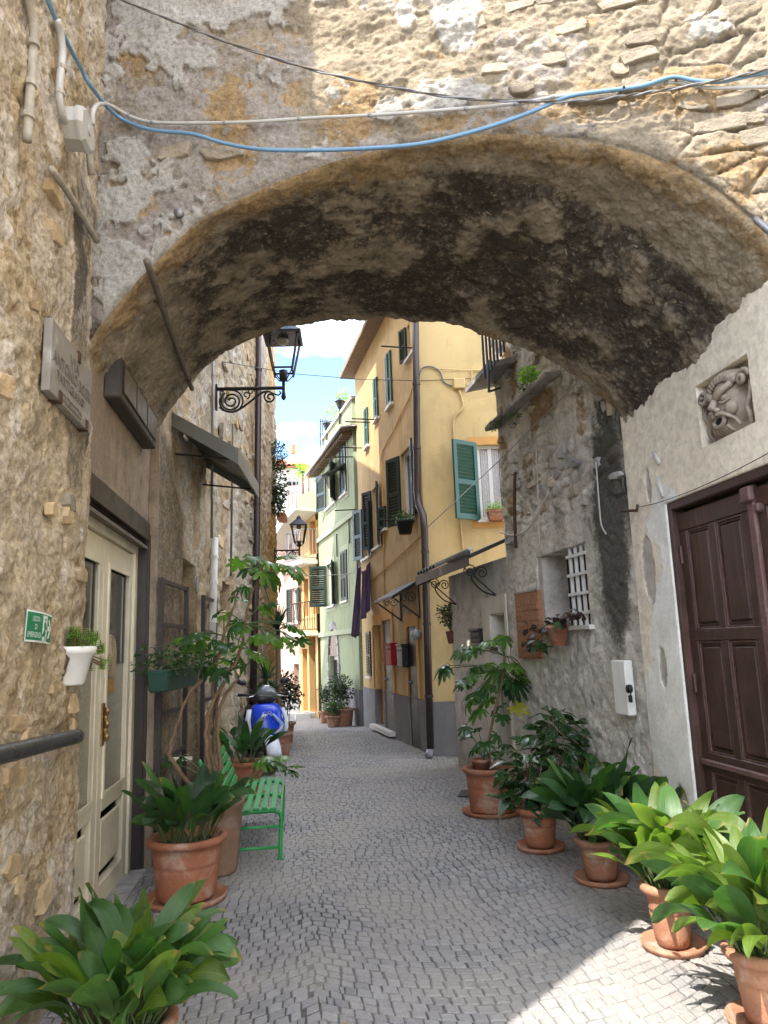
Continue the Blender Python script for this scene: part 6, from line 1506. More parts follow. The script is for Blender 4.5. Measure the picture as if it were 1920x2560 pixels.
def blade_set(mat, L, W, key, pet=.16):
    k = (mat.name, key)
    if k not in _T:
        S = []
        for i in range(24):
            r = random.Random(i * 7 + 1); V, F, uv, st = blade(.10 + 1.05 * (i % 12) / 11 + r.uniform(-.12, .12), r.uniform(.2, 3.2), L * r.uniform(.7, 1.15), W * r.uniform(.75, 1.2), pet * r.uniform(.7, 1.5), r.uniform(-1.5, 1.5), i, 10)
            S.append((template('leaf', V, F, mat, uv), st))
        _T[k] = S
    return _T[k]
def place_leaf(me, parent, M, name='leaf'):
    o = bpy.data.objects.new(name, me); COL.objects.link(o); o.parent = parent; M = M.copy(); M.translation = M.translation - origin(parent); o.matrix_local = M; return o
def rot_to(az, pitch=0., roll=0.): return Matrix.Rotation(az, 4, 'Z') @ Matrix.Rotation(pitch, 4, 'Y') @ Matrix.Rotation(roll, 4, 'X')

def pot_shape(t, c, rt, rb, h, mat, ribs=False, saucer=True, rim=.03, smat=None):
    """round pot standing at c: wall with a rolled rim and a groove, soil, saucer"""
    b = MB(); z0 = .022 if saucer else 0
    rw = lambda z: rb + (rt - rb) * (z / h) ** .85
    prof = [(0, z0), (rb * .96, z0), (rb, z0 + .012)] + [(rw(z) , z0 + z) for z in np.linspace(.05 * h, .52 * h, 5)] + [(rw(.55 * h) - .004, z0 + .55 * h), (rw(.57 * h) + .003, z0 + .57 * h)] + [(rw(z), z0 + z) for z in np.linspace(.62 * h, h - .055, 3)] + \
           [(rt + rim * .5, z0 + h - .05), (rt + rim, z0 + h - .03), (rt + rim, z0 + h - .01), (rt + rim * .6, z0 + h), (rt - .005, z0 + h), (rt - .02, z0 + h - .02), (rt - .03, z0 + h - .09)]
    b.lathe(c, prof, 36); 
    if ribs:
        for k in range(len(b.V)):
            v = A(*b.V[k]) - c; a = math.atan2(v[1], v[0]); zz = v[2] - z0
            if .05 * h < zz < h - .06: s = 1 + .012 * math.cos(a * 18); b.V[k] = tuple(c + A(v[0] * s, v[1] * s, v[2]))
    b.build('pot', mat, t, True)
    s = MB(); n = 20; V = [c + A(0, 0, z0 + h - .045)] + [c + A((rt - .022) * math.cos(2 * PI * k / n), (rt - .022) * math.sin(2 * PI * k / n), z0 + h - .06 + .012 * math.sin(k * 2.3)) for k in range(n)]; s.add(V, [(0, 1 + k, 1 + (k + 1) % n) for k in range(n)]); s.build('soil', M_soil, t, True)
    if saucer:
        s = MB(); s.lathe(c, [(0, .012), (rb + .05, .012), (rb + .075, .04), (rb + .088, .04), (rb + .075, .003), (0, .003)], 32); s.build('saucer', smat or mat, t, True)
    return z0 + h - .06
def aspidistra(c, rt, rb, h, n, mat, label, seed, L=.40, W=.115, spread=1.0, pmat=M_terra, ribs=False, az_bias=None, saucer=True, sc=(.8, 1.2), key='a', pet=.16, group='potted aspidistras along the walls', mats=None, zoff=0.0, droopy=0):
    c = A(*c); t = thing('potted_aspidistra', tuple(c), label, 'potted plant', group); r = random.Random(seed)
    zs = pot_shape(t, c, rt, rb, h, pmat, ribs, saucer)
    st = MB(); dd = MB()
    for i in range(n):
        a = 2 * PI * (i * .618034 + r.uniform(-.05, .05)); rr = rt * .7 * math.sqrt(r.random())
        if az_bias is not None and r.random() < az_bias[1]: a = az_bias[0] + r.gauss(0, .9)
        m_ = mat if not mats else (mats[1] if r.random() < mats[0] else mat)
        S = blade_set(m_, L, W, key, pet); outer = rr / (rt * .7)
        k = min(11, max(0, int((outer * .75 + r.uniform(-.1, .35) * spread) * 11))) + 12 * r.randint(0, 1)
        me, stalk = S[k]; s = r.uniform(*sc) * (1.1 - .2 * outer)
        p = c + A(rr * math.cos(a), rr * math.sin(a), zs); M = Matrix.Translation(Vector(p)) @ rot_to(a + r.uniform(-.75, .75), r.uniform(-.12, .2), r.uniform(-.3, .3)) @ Matrix.Scale(s, 4)
        place_leaf(me, t, M); st.tube([tuple((M @ Vector(q.tolist()))) for q in stalk], .0042, 5, False)
    for i in range(10): a = r.uniform(0, 2 * PI); rr = rt * .7 * r.random(); p = c + A(rr * math.cos(a), rr * math.sin(a), zs); dd.tube([p, p + A(r.uniform(-.06, .06), r.uniform(-.06, .06), r.uniform(.05, .14))], .003, 4, False)
    tag(st.build('stalks', M_stem, t, True), kind='stuff'); tag(dd.build('dry_stalks', M_dead, t), kind='stuff')
    return t
gp = lambda x, y: on_z(x, y, 0.0)

aspidistra(on_z(298, 2545, .30) * A(1, 1, 0), .19, .15, .28, 104, L_asp, 'large green aspidistra at the foot of the left rubble wall', 11, .36, .11, .85, sc=(.76, 1.06), az_bias=(-.3, .2), key='near', mats=(.3, L_asps))
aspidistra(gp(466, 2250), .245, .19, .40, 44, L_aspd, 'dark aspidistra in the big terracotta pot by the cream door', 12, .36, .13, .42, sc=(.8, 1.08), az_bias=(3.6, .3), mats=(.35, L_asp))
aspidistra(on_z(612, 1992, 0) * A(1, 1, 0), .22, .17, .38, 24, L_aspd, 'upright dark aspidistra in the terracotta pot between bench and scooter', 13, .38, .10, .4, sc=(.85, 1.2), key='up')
aspidistra(gp(1484, 2205) + A(.06, 0, 0), .14, .10, .27, 84, L_aspd, 'dark glossy aspidistra, middle of the right hand row', 14, .37, .105, 1.25, pmat=M_terra2, ribs=True, sc=(.95, 1.25), mats=(.3, L_asp))
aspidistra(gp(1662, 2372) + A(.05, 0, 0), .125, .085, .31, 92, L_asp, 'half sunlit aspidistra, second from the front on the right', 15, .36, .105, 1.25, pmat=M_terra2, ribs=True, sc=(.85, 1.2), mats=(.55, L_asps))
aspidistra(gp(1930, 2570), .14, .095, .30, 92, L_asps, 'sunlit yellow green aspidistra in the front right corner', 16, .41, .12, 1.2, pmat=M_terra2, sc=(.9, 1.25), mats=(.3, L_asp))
aspidistra(on_z(1640, 2190, 0), .16, .12, .25, 60, L_aspd, 'dark aspidistra against the wall beside the brown door', 17, .42, .11, .9, sc=(.9, 1.2), mats=(.3, L_asp), saucer=False)

# ------------------------------------------------ fatsia shrubs
def fatsia_tpl(mat):
    k = ('fat', mat.name)
    if k not in _T: _T[k] = [template('leaf', *palmate(.17, i, 8 if i % 2 else 7, [.25, .5, .8, 1.2][i % 4])[:2], mat, palmate(.17, i, 8 if i % 2 else 7, [.25, .5, .8, 1.2][i % 4])[2]) for i in range(8)]
    return _T[k]
def fatsia(t, leaves, tips, seed, mats):
    """leaves: (point, scale, material index); each hangs on a stalk from the nearest trunk tip"""
    r = random.Random(seed); st = MB()
    for (p, s, mi) in leaves:
        p = A(*p); tip = min(tips, key=lambda q: np.linalg.norm(A(*q) - p)); d = p - A(*tip); az = math.atan2(d[1], d[0]) + r.uniform(-.3, .3)
        M = Matrix.Translation(Vector(p)) @ rot_to(az, r.uniform(-.15, .65), r.uniform(-.45, .45)) @ Matrix.Scale(s, 4)
        place_leaf(r.choice(fatsia_tpl(mats[mi])), t, M); m = (A(*tip) + p) / 2 + A(0, 0, .03)
        st.tube(smooth_path([tip, m, p], 3), .0045, 5, False)
    tag(st.build('stalks', M_stem, t, True), kind='stuff')
tf_c = gp(560, 2188) + A(-.07, .10, 0)
tf = thing('fatsia_tree', tuple(tf_c), 'tall straggly fatsia with bare brown stems in a tan pot by the bench', 'potted plant')
b = MB(); b.lathe(tf_c, [(0, 0), (.15, 0), (.16, .02), (.185, .25), (.205, .48), (.225, .50), (.225, .54), (.205, .54), (.19, .48)], 32); b.build('pot', M_tanpot, tf, True)
b = MB(); b.lathe(tf_c, [(0, .48), (.195, .47)], 20); b.build('soil', M_soil, tf)
YF = float(tf_c[1])
trunks = [[(432, 1905), (428, 1860), (445, 1805), (470, 1740), (515, 1690), (525, 1665)],
          [(520, 1905), (515, 1840), (522, 1780), (560, 1705), (600, 1630), (612, 1560), (628, 1490), (648, 1446)],
          [(550, 1905), (545, 1840), (553, 1760), (580, 1715), (598, 1694)],
          [(532, 1905), (522, 1840), (532, 1760), (535, 1690), (560, 1590), (585, 1515), (594, 1478)],
          [(540, 1905), (536, 1850), (540, 1790), (548, 1730), (568, 1690)]]
tips = []
for i, tr in enumerate(trunks):
    P_ = [on_y(x, y, YF + .12 * (i - 2) * (1 - k / len(tr)) + (.25 if i == 0 else 0)) for k, (x, y) in enumerate(tr)]
    P_ = [tf_c + A(.03 * (i - 2), .02 * i, .47)] + P_ if i else P_ 
    if i == 0: P_ = [tf_c + A(-.08, .1, .47)] + P_
    b = MB(); q = smooth_path(P_, 5); n = len(q); b.tube([p + A(.006 * math.sin(k * 1.7), .006 * math.cos(k * 2.1), 0) for k, p in enumerate(q)], [.019 * (1 - .55 * k / n) for k in range(n)], 8); b.build('stem', M_bark, tf, True); tips.append(P_[-1])
    if len(P_) > 5: tips.append(P_[-3])
LV = []
for (x, y, s, mi) in [(600, 1402, 1.0, 0), (636, 1392, .9, 0), (668, 1402, 1.0, 0), (700, 1408, .95, 0), (728, 1414, .95, 0), (742, 1430, .8, 0), (655, 1425, .9, 0), (690, 1432, .9, 0), (622, 1420, .8, 1), (712, 1390, .8, 0),
                      (592, 1472, .6, 1), (612, 1465, .6, 1), (606, 1500, .65, 1), (585, 1490, .5, 1), (560, 1538, .7, 1), (545, 1530, .6, 1), (596, 1555, .8, 1), (580, 1568, .75, 1), (610, 1575, .7, 1),
                      (660, 1515, .7, 1), (675, 1510, .6, 1), (640, 1590, .8, 0), (665, 1588, 1.0, 0), (700, 1595, 1.0, 0), (735, 1570, 1.05, 0), (745, 1600, .9, 1), (720, 1560, .7, 1), (725, 1615, .6, 1),
                      (465, 1590, 1.0, 0), (500, 1592, 1.1, 0), (480, 1610, .8, 0), (530, 1600, .8, 1), (540, 1625, 1.0, 1), (565, 1610, .9, 1), (515, 1640, .8, 1), (560, 1650, 1.0, 1), (585, 1655, .9, 1), (620, 1620, 1.15, 0), (650, 1632, 1.1, 0), (600, 1640, 1.0, 0), (548, 1672, .9, 1), (575, 1675, .9, 1), (530, 1660, .7, 1), (595, 1615, .8, 1)]:
    LV.append((on_y(x, y, YF + RNG.uniform(-.22, .22)), s * .90, mi if RNG.random() < .6 else 0))
    if RNG.random() < .12: LV.append((on_y(x + RNG.uniform(-22, 22), y + RNG.uniform(-6, 20), YF + RNG.uniform(-.25, .25)), s * .9, 1))
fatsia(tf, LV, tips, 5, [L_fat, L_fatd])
LV = [(on_y(x, y, YF + dy), s, mi) for (x, y, s, mi, dy) in [(690, 1905, .9, 1, .0), (662, 1892, .9, 0, .1), (645, 1900, .8, 0, .1), (720, 1925, .7, 1, .0), (430, 1905, .7, 1, .1), (455, 1890, .6, 1, .1), (700, 1895, .6, 0, .1), (735, 1915, .6, 0, .05)]]
fatsia(tf, LV, [tf_c + A(0, 0, .6), tf_c + A(.25, .1, .62)], 6, [L_fat, L_fatd])

rf_c = gp(1232, 2032)
rf = thing('potted_fatsia', tuple(rf_c), 'fatsia with big hand shaped leaves in the large terracotta pot by the grey porch', 'potted plant')
zs = pot_shape(rf, rf_c, .25, .215, .42, M_terra)
b = MB(); stem = [rf_c + A(.0, .0, zs), rf_c + A(.02, .02, zs + .35), on_y(1255, 1700, 7.66), on_y(1262, 1640, 7.66)]; b.tube(smooth_path(stem, 5), .014, 7); b.build('stem', M_bark, rf, True)
LV = []
for (x, y, s, mi) in [(1150, 1622, .9, 1), (1185, 1615, .9, 1), (1230, 1600, .95, 1), (1260, 1590, .8, 1), (1165, 1628, .8, 1), (1205, 1620, .8, 1), (1110, 1665, .9, 1), (1190, 1665, 1.05, 0), (1215, 1660, 1.1, 0), (1240, 1672, 1.0, 0), (1275, 1660, 1.0, 0), (1300, 1660, .8, 1), (1160, 1700, .9, 1), (1180, 1690, .9, 1), (1195, 1730, 1.0, 1), (1225, 1745, 1.0, 1), (1210, 1715, .9, 1), (1245, 1715, .9, 1), (1285, 1705, 1.0, 1), (1320, 1715, 1.0, 1), (1340, 1705, .8, 1), (1265, 1690, .9, 1), (1300, 1690, .9, 1), (1245, 1765, .8, 1), (1175, 1745, .8, 1), (1200, 1770, .8, 1), (1255, 1790, .7, 1)]:
    LV.append((on_y(x, y, 7.66 + RNG.uniform(-.18, .18)), s * 1.15, mi if RNG.random() < .6 else 0))
    if RNG.random() < .5: LV.append((on_y(x + RNG.uniform(-20, 20), y + RNG.uniform(-4, 22), 7.66 + RNG.uniform(-.2, .2)), s * 1.0, 1))
LV.append((on_y(1290, 1765, 7.55), 1.0, 2))
fatsia(rf, LV, [stem[-1], stem[-2] + A(0, 0, .1)], 8, [L_fat, L_fatd, L_yel])
LV = [(on_y(x, y, 7.62 + RNG.uniform(-.12, .12)), s, mi) for (x, y, s, mi) in [(1175, 1835, .9, 1), (1210, 1855, .95, 1), (1165, 1815, .7, 1), (1240, 1835, .8, 1), (1225, 1880, .8, 1), (1195, 1820, .7, 1), (1260, 1860, .8, 1), (1185, 1870, .6, 1)]]
fatsia(rf, LV, [rf_c + A(-.05, 0, zs + .1)], 9, [L_fat, L_fatd])
# second small pot standing in it, stones on the soil
b = MB(); q = rf_c + A(-.10, -.02, zs - .01); b.lathe(q, [(0, .0), (.065, .0), (.085, .12), (.095, .12), (.095, .15), (.08, .15), (.075, .11)], 20); b.build('inner_pot', M_terra, rf, True)
for i in range(4): q = rf_c + A(.02 + .05 * i, -.12 + .02 * i, zs + .01); b = MB(); b.lathe(q - A(0, 0, .015), [(0, 0), (.035, .008), (.04, .02), (.02, .04), (0, .045)], 8); b.build('pebble', M_stone_grey, rf, True)

# ------------------------------------------------ leafy shrubs made of single leaves
def shrub(name, c, blobs, n, mat, label, seed, L=.13, W=.055, pot=None, cat='potted plant', group=None, stems=True, leaf_up=.2):
    """blobs: (centre, rx, ry, rz); leaves on the shell and inside, each its own piece"""
    t = thing(name, tuple(c), label, cat, group); r = random.Random(seed); k = ('ov', mat.name, L)
    if k not in _T: _T[k] = [template('leaf', *oval(L * s, W * s2, i)[:2], mat, oval(L * s, W * s2, i)[2]) for i, (s, s2) in enumerate(((1, 1), (.8, .95), (1.2, 1.05), (.9, 1.15)))]
    if pot: pot(t)
    sm = MB()
    for i in range(n):
        (bc_, rx, ry, rz) = r.choice(blobs); u = r.gauss(0, 1), r.gauss(0, 1), r.gauss(0, 1); l = math.sqrt(sum(v * v for v in u)); rad = r.random() ** .4
        d = A(*u) / l; p = A(*bc_) + d * A(rx, ry, rz) * rad; az = math.atan2(d[1], d[0]) + r.uniform(-.7, .7)
        M = Matrix.Translation(Vector(p)) @ rot_to(az, r.uniform(-.5, .7) - leaf_up * d[2], r.uniform(-.7, .7)); place_leaf(r.choice(_T[k]), t, M)
        if stems and i % 4 == 0: sm.tube([A(*bc_) * .85 + c * .15 - A(0, 0, rz * .5), (A(*bc_) + p) / 2, p], [.005, .004, .002], 4, False)
    if stems and sm.V: tag(sm.build('twigs', M_bark, t), kind='stuff')
    return t
ac = gp(1352, 2122)
def _p(t): pot_shape(t, ac, .15, .11, .30, M_terra)
shrub('spotted_laurel', ac, [(on_y(1340, 1880, 6.35), .22, .2, .22), (on_y(1400, 1860, 6.4), .22, .2, .22), (on_y(1310, 1920, 6.3), .2, .18, .16), (on_y(1420, 1900, 6.5), .22, .2, .2), (on_y(1350, 1960, 6.3), .22, .2, .16), (on_y(1300, 1990, 6.25), .12, .1, .12), (on_y(1380, 1810, 6.5), .15, .12, .14)], 230, L_auc, 'dense dark spotted laurel in a terracotta pot behind the right hand row', 31, .17, .075, _p)

# wall pot with stonecrop
wp_c = LN.px(197, 1662, .10); wp = thing('wall_pot', tuple(wp_c), 'white half-round wall pot of pale green stonecrop beside the cream door', 'wall planter')
pu, pz1_ = LN.uz(200, 1616, .08); pz0_ = LN.uz(200, 1712, .08)[1]; wpW = .105
b = MB(); n = 22
rings = []
for (r_, z) in ((.060, pz0_), (.068, pz0_ + .01), (.098, pz1_ - .04), (.108, pz1_ - .035), (.112, pz1_ - .005), (.105, pz1_), (.095, pz1_ - .005), (.085, pz1_ - .05)):
    rings.append([LN.pt(pu + r_ * math.cos(PI * k / n) * (1 + .012 * (k % 2)), .022 + r_ * 1.25 * math.sin(PI * k / n) * (1 + .015 * (k % 2)), z) for k in range(n + 1)])
b.loft(rings); b.build('pot', M_white_pl, wp, True)
b = MB(); b.tube([LN.pt(pu - .1, .02, pz1_ - .02), LN.pt(pu - .12, .06, pz1_ - .06), LN.pt(pu - .1, .03, pz0_ + .05)], .006, 5); b.build('hanger', M_rust, wp)
r = random.Random(4); sd = MB()
_k = [template('leaf', *oval(.020, .009, i)[:2], L_sed, oval(.020, .009, i)[2]) for i in range(3)]
rose = MB(); rv, rf_ = [], []
for i in range(46):
    if i < 26: p = LN.pt(pu + r.uniform(-.08, .10), .03 + r.uniform(0, .12), pz1_ + r.uniform(.01, .10))
    else: p = LN.pt(pu + .11 + r.uniform(-.03, .12), .06 + r.uniform(0, .12), pz1_ + r.uniform(-.09, .03))
    sd.tube([LN.pt(pu + r.uniform(-.05, .08), .07, pz1_ - .03), p - A(0, 0, .03), p], .003, 4, False)
    for lv in range(5):
        for k in range(6):
            M = Matrix.Translation(Vector(p - A(0, 0, .009 * lv))) @ rot_to(k * 1.047 + lv * .5, -.35 + .12 * lv, 0) @ Matrix.Scale(1.15, 4)
            vs_ = [(M @ v.co) for v in _k[0].vertices]; b0 = len(rose.V); rose.add(vs_, [tuple(pp.vertices) for pp in _k[0].polygons])
ro = mesh_object('foliage', np.array(rose.V), rose.F, L_sed, wp, True, uv=np.tile([.5, .5], (len(rose.V), 1))); tag(ro, kind='stuff')
tag(sd.build('stems', M_bark, wp), kind='stuff')

def foliage_mesh(name, parent, blobs, n, mat, seed, s=(.03, .07), asp=.45):
    r = random.Random(seed); V, F = [], []
    for i in range(n):
        (c, rx, ry, rz) = r.choice(blobs); d = A(r.gauss(0, 1), r.gauss(0, 1), r.gauss(0, 1)); d /= np.linalg.norm(d); p = A(*c) + d * A(rx, ry, rz) * r.random() ** .45
        x = A(r.gauss(0, 1), r.gauss(0, 1), r.gauss(0, .6)) + d; x /= np.linalg.norm(x); y = np.cross(x, A(r.gauss(0, 1), r.gauss(0, 1), 1.)); y /= np.linalg.norm(y) + 1e-9
        l = r.uniform(*s); w = l * asp; b0 = len(V); V += [p, p + x * l * .5 + y * w * .5, p + x * l - A(0, 0, l * .15), p + x * l * .5 - y * w * .5]; F.append((b0, b0 + 1, b0 + 2, b0 + 3))
    return mesh_object(name, np.array(V), F, mat, parent, False, uv=np.tile([[.2, .2], [.9, .5], [.5, .9], [.1, .5]], (n, 1)))
def window_box(name, W, r, mat, label, fol, seed, proj=.2, soil=True, n=420, up=.12, side=0.0):
    u0, u1, z0, z1 = r; t = thing(name, tuple(W.pt((u0 + u1) / 2, .1, z0)), label, 'planter'); b = MB(); e = .03
    b.hexa([W.pt(u0 + e, .02, z0), W.pt(u1 - e, .02, z0), W.pt(u1 - e, proj - .03, z0), W.pt(u0 + e, proj - .03, z0), W.pt(u0, .0, z1), W.pt(u1, .0, z1), W.pt(u1, proj, z1), W.pt(u0, proj, z1)]); bevel(b.build('box', mat, t), .012)
    b = ring(W, u0 - .012, u1 + .012, z1 - .035, z1 + .004, proj - .0, proj + .012, .012); b.wbox(W, u0 - .012, u1 + .012, proj + .0005, proj + .012, z1 - .03, z1 + .004); b.build('rim', mat, t)
    bl_ = [(W.pt(u0 + (u1 - u0) * f, proj * .5, z1 + up * .5), (u1 - u0) * .22, proj * .6, up) for f in (.15, .4, .65, .9)]
    tag(foliage_mesh('foliage', t, bl_, n, fol, seed, (.025, .06)), kind='stuff'); return t
M_gbox = plain('green plastic planter', (.018, .060, .045), .45, var=.15)
G_ = Wall(tuple(LB.pt(0, .12, 0)[:2]), tuple(LB.pt(5, .12, 0)[:2]), 1)
window_box('green_planter', G_, pr(G_, 424, 500, 1672, 1722, .18), M_gbox, 'dark green plastic planter of herbs hung on the near iron gate', L_small, 41, .18, n=700, up=.14)
window_box('sill_planter', Y2, pr(Y2, 1218, 1262, 1276, 1303, .1), M_terra, 'orange plastic planter on the yellow end wall window sill', L_sed, 42, .2, n=260, up=.10)
fp_ = thing('window_pot', tuple(Y1.px(1015, 1320, .15)), 'round dark flower pot hung under the nearest yellow street window', 'planter')
q = Y1.px(1013, 1335, .22); b = MB(); b.lathe(q, [(0, 0), (.10, 0), (.14, .18), (.155, .18), (.155, .22), (.13, .22)], 20); b.build('pot', M_iron, fp_, True)
tag(foliage_mesh('foliage', fp_, [(q + A(0, 0, .28), .18, .18, .12), (q + A(0, .1, .26), .16, .2, .1)], 420, L_small, 43, (.03, .06)), kind='stuff')
hp_c = RB.px(1396, 1590, .12); hpn = thing('wall_pot', tuple(hp_c), 'terracotta wall pot of trailing purple leaves below the barred window', 'wall planter')
b = MB(); zz0 = RB.uz(1396, 1615, .12)[1]; zz1 = RB.uz(1396, 1563, .12)[1]; c_ = RB.pt(RB.uz(1396, 1590, .12)[0], .12, 0)
b.lathe(c_, [(0, zz0), (.065, zz0), (.10, zz1 - .03), (.108, zz1 - .028), (.108, zz1), (.095, zz1)], 22); b.build('pot', M_terra, hpn, True)
k = ('ov', L_pur.name, .07); _T[k] = [template('leaf', *oval(.07 * s, .05 * s, i)[:2], L_pur, oval(.07 * s, .05 * s, i)[2]) for i, s in enumerate((1, .8, 1.2))]
r = random.Random(17); tw = MB()
for (x, y, sx, sy, n, mt) in ((1345, 1575, 30, 22, 26, 0), (1395, 1548, 32, 14, 30, 0), (1440, 1535, 18, 14, 10, 0), (1325, 1610, 16, 12, 9, 0), (1355, 1612, 18, 16, 16, 1), (1390, 1560, 20, 10, 10, 1)):
    if mt == 1:
        kk_ = ('ov', L_small.name, .07)
        if kk_ not in _T: _T[kk_] = [template('leaf', *oval(.07 * s, .055 * s, i)[:2], L_small, oval(.07 * s, .055 * s, i)[2]) for i, s in enumerate((1, .8, 1.2))]
    for i in range(n):
        px_, py_ = x + r.gauss(0, sx * .5), y + r.gauss(0, sy * .5); p = RB.px(px_, py_, r.uniform(.06, .22)); M = Matrix.Translation(Vector(p)) @ rot_to(r.uniform(0, 6.28), r.uniform(-.2, .9), r.uniform(-.5, .5)); place_leaf(r.choice(_T[k] if mt == 0 else _T[kk_]), hpn, M)
        if i % 3 == 0: tw.tube([c_ + A(0, 0, zz1 - .02), (c_ + A(0, 0, zz1 + .05) + p) / 2, p], .003, 4, False)
tag(tw.build('twigs', M_bark, hpn), kind='stuff')
jp_c = RB.pt(RB.len + .02, .06, 0); jz0 = on_y(1130, 1609, float(jp_c[1]))[2]; jz1 = on_y(1130, 1578, float(jp_c[1]))[2]
jpx = on_y(1131, 1594, float(jp_c[1])); jp = thing('hanging_pot', tuple(jpx), 'dark clay pot with a bushy jade plant hung on the porch corner', 'wall planter')
c_ = A(jpx[0], jpx[1], 0); b = MB(); b.lathe(c_, [(0, jz0), (.06, jz0), (.095, jz1), (.085, jz1)], 16); b.build('pot', plain('dark clay', (.12, .045, .035), .8), jp, True)
tag(foliage_mesh('foliage', jp, [(A(*on_y(1112, 1535, c_[1])), .13, .12, .14), (A(*on_y(1130, 1550, c_[1])), .11, .12, .17), (A(*on_y(1125, 1525, c_[1])), .10, .1, .10)], 620, L_dark, 44, (.03, .055)), kind='stuff')
b = MB()
for i in range(9): b.tube([c_ + A(0, 0, jz1 - .03), c_ + A(.1 * math.sin(i * 2.2) - .06, .08 * math.cos(i * 1.7), jz1 + .12 + .1 * (i % 3))], .008, 5, False)
b.build('branches', M_bark, jp); b = MB(); b.tube([RB.pt(RB.len - .05, .02, jz1 + .55), A(jpx[0], jpx[1], jz1 + .56)], .008, 5); b.build('hook', M_iron, jp)

# yuccas, bushes and pots further down
def yucca(c, n, L, mat, label, seed, trunk=.0, pot=None, w=.035, cat='plant'):
    t = thing('yucca', tuple(c), label, cat); r = random.Random(seed); V, F, uv = [], [], []
    c = A(*c); top = c + A(0, 0, trunk)
    if trunk: b = MB(); b.tube([c, top], [.05, .04], 8); b.build('trunk', M_bark, t, True)
    for i in range(n):
        az = r.uniform(0, 2 * PI); el_ = r.uniform(-.5, 1.35); l = L * r.uniform(.7, 1.1); d = A(math.cos(az) * math.cos(el_), math.sin(az) * math.cos(el_), math.sin(el_)); s = np.cross(d, A(0, 0, 1)); s /= np.linalg.norm(s) + 1e-9
        b0 = len(V)
        for k, (f, ww) in enumerate(((0, .8), (.35, 1), (.7, .7), (1, .02))): p = top + d * l * f - A(0, 0, .25 * l * f * f); V += [p + s * w * .5 * ww, p - s * w * .5 * ww]; uv += [(0, f), (1, f)]
        for k in range(3): F.append((b0 + 2 * k, b0 + 2 * k + 1, b0 + 2 * k + 3, b0 + 2 * k + 2))
    mesh_object('blades', np.array(V), F, mat, t, False, uv=np.array(uv))['kind'] = 'stuff'
    if pot: pot(t)
    return t
yc = on_y(695, 1575, 12.6); yucca(A(yc[0], yc[1], .3), 60, .62, L_yuc, 'tall dark yucca beside the downpipe with drooping spiky leaves', 51, float(yc[2] - .3), lambda t: pot_shape(t, A(yc[0], yc[1], 0), .2, .16, .36, M_terra2, saucer=False))
yc2 = on_y(665, 1700, 12.2); yucca(A(yc2[0], yc2[1], .3), 50, .5, L_yuc, 'low spiky yucca behind the scooter', 52, float(yc2[2] - .3), lambda t: pot_shape(t, A(yc2[0], yc2[1], 0), .2, .16, .36, M_terra2, saucer=False))
def bush(name, x, y, Y, rx, rz, n, mat, label, seed, pot_h=.35, pot_r=.2, s=(.04, .09)):
    p = on_y(x, y, Y); base = A(p[0], p[1], gz(p[0], p[1])); t = thing(name, tuple(base), label, 'potted plant')
    pot_shape(t, base, pot_r, pot_r * .78, pot_h, M_terra2, saucer=False)
    bl_ = [(p + A(RNG.uniform(-rx, rx) * .5, RNG.uniform(-rx, rx) * .5, RNG.uniform(-rz, rz) * .5), rx * .7, rx * .7, rz * .6) for _ in range(6)]
    tag(foliage_mesh('foliage', t, bl_, n, mat, seed, s), kind='stuff')
    b = MB()
    for i in range(7): q = bl_[i % 6][0]; b.tube([base + A(0, 0, pot_h - .05), (base + q) / 2 + A(.02 * i - .06, 0, 0), q], [.012, .009, .004], 5, False)
    tag(b.build('branches', M_bark, t), kind='stuff')
bush('potted_shrub', 708, 1720, 14.4, .34, .42, 1300, L_dark, 'rounded dark shrub in a pot along the stone house', 61)
bush('potted_shrub', 857, 1730, 17.6, .30, .42, 1100, L_dark, 'tall dark leafy shrub in a pot before the green house', 62, .4, .24)
bush('potted_shrub', 832, 1770, 17.4, .20, .18, 500, L_small, 'low bright plant in a pot left of the green house shrub', 63, .25, .15)
bush('potted_shrub', 813, 1735, 19.4, .18, .28, 500, L_dark, 'small dark plant in a pot by the green house door', 64, .3, .16)
hb_p = LB.px(694, 1195, .12); hbt = thing('hanging_bush', tuple(hb_p), 'bushy green plant hanging high on the stone house corner', 'plant')
tag(foliage_mesh('foliage', hbt, [(hb_p + A(0, 0, .5), .2, .4, .35), (hb_p + A(.03, 0, -.1), .22, .4, .5), (hb_p + A(0, 0, -.5), .15, .3, .35)], 1500, L_dark, 65, (.05, .10)), kind='stuff')
b = MB(); b.wbox(LB, LB.uz(694, 1195)[0] - .3, LB.uz(694, 1195)[0] + .3, .0, .2, float(hb_p[2]) - .75, float(hb_p[2]) - .6); b.build('trough', M_terra, hbt)
for (x, y, Y, n, lab) in ((757, 1180, 28, 60, 'sunny spiky palm on the terrace before the white house'), (771, 1185, 27, 34, 'smaller spiky palm beside the satellite dish pole')):
    q = on_y(x, y, Y); yucca(q - A(0, 0, 1.0), n, .75, L_yucl, lab, int(x), 1.0, w=.05)
q = on_y(862, 1018, 18.6); tp_ = thing('terrace_pot', tuple(q), 'terracotta pot with a leafy plant on the green roof parapet', 'potted plant'); b = MB(); b.lathe(q - A(0, 0, .16), [(0, 0), (.13, 0), (.17, .24), (.185, .24), (.185, .28), (.15, .28)], 16); b.build('pot', M_terra, tp_, True)
tag(foliage_mesh('foliage', tp_, [(q + A(0, 0, .32), .22, .22, .22)], 170, L_sed, 66, (.06, .12)), kind='stuff')
q = on_y(836, 1030, 19.5); tp2 = thing('terrace_plant', tuple(q), 'thin pale plant growing over the green roof edge', 'potted plant'); tag(foliage_mesh('foliage', tp2, [(q, .22, .2, .28)], 90, L_sed, 67, (.08, .15)), kind='stuff')
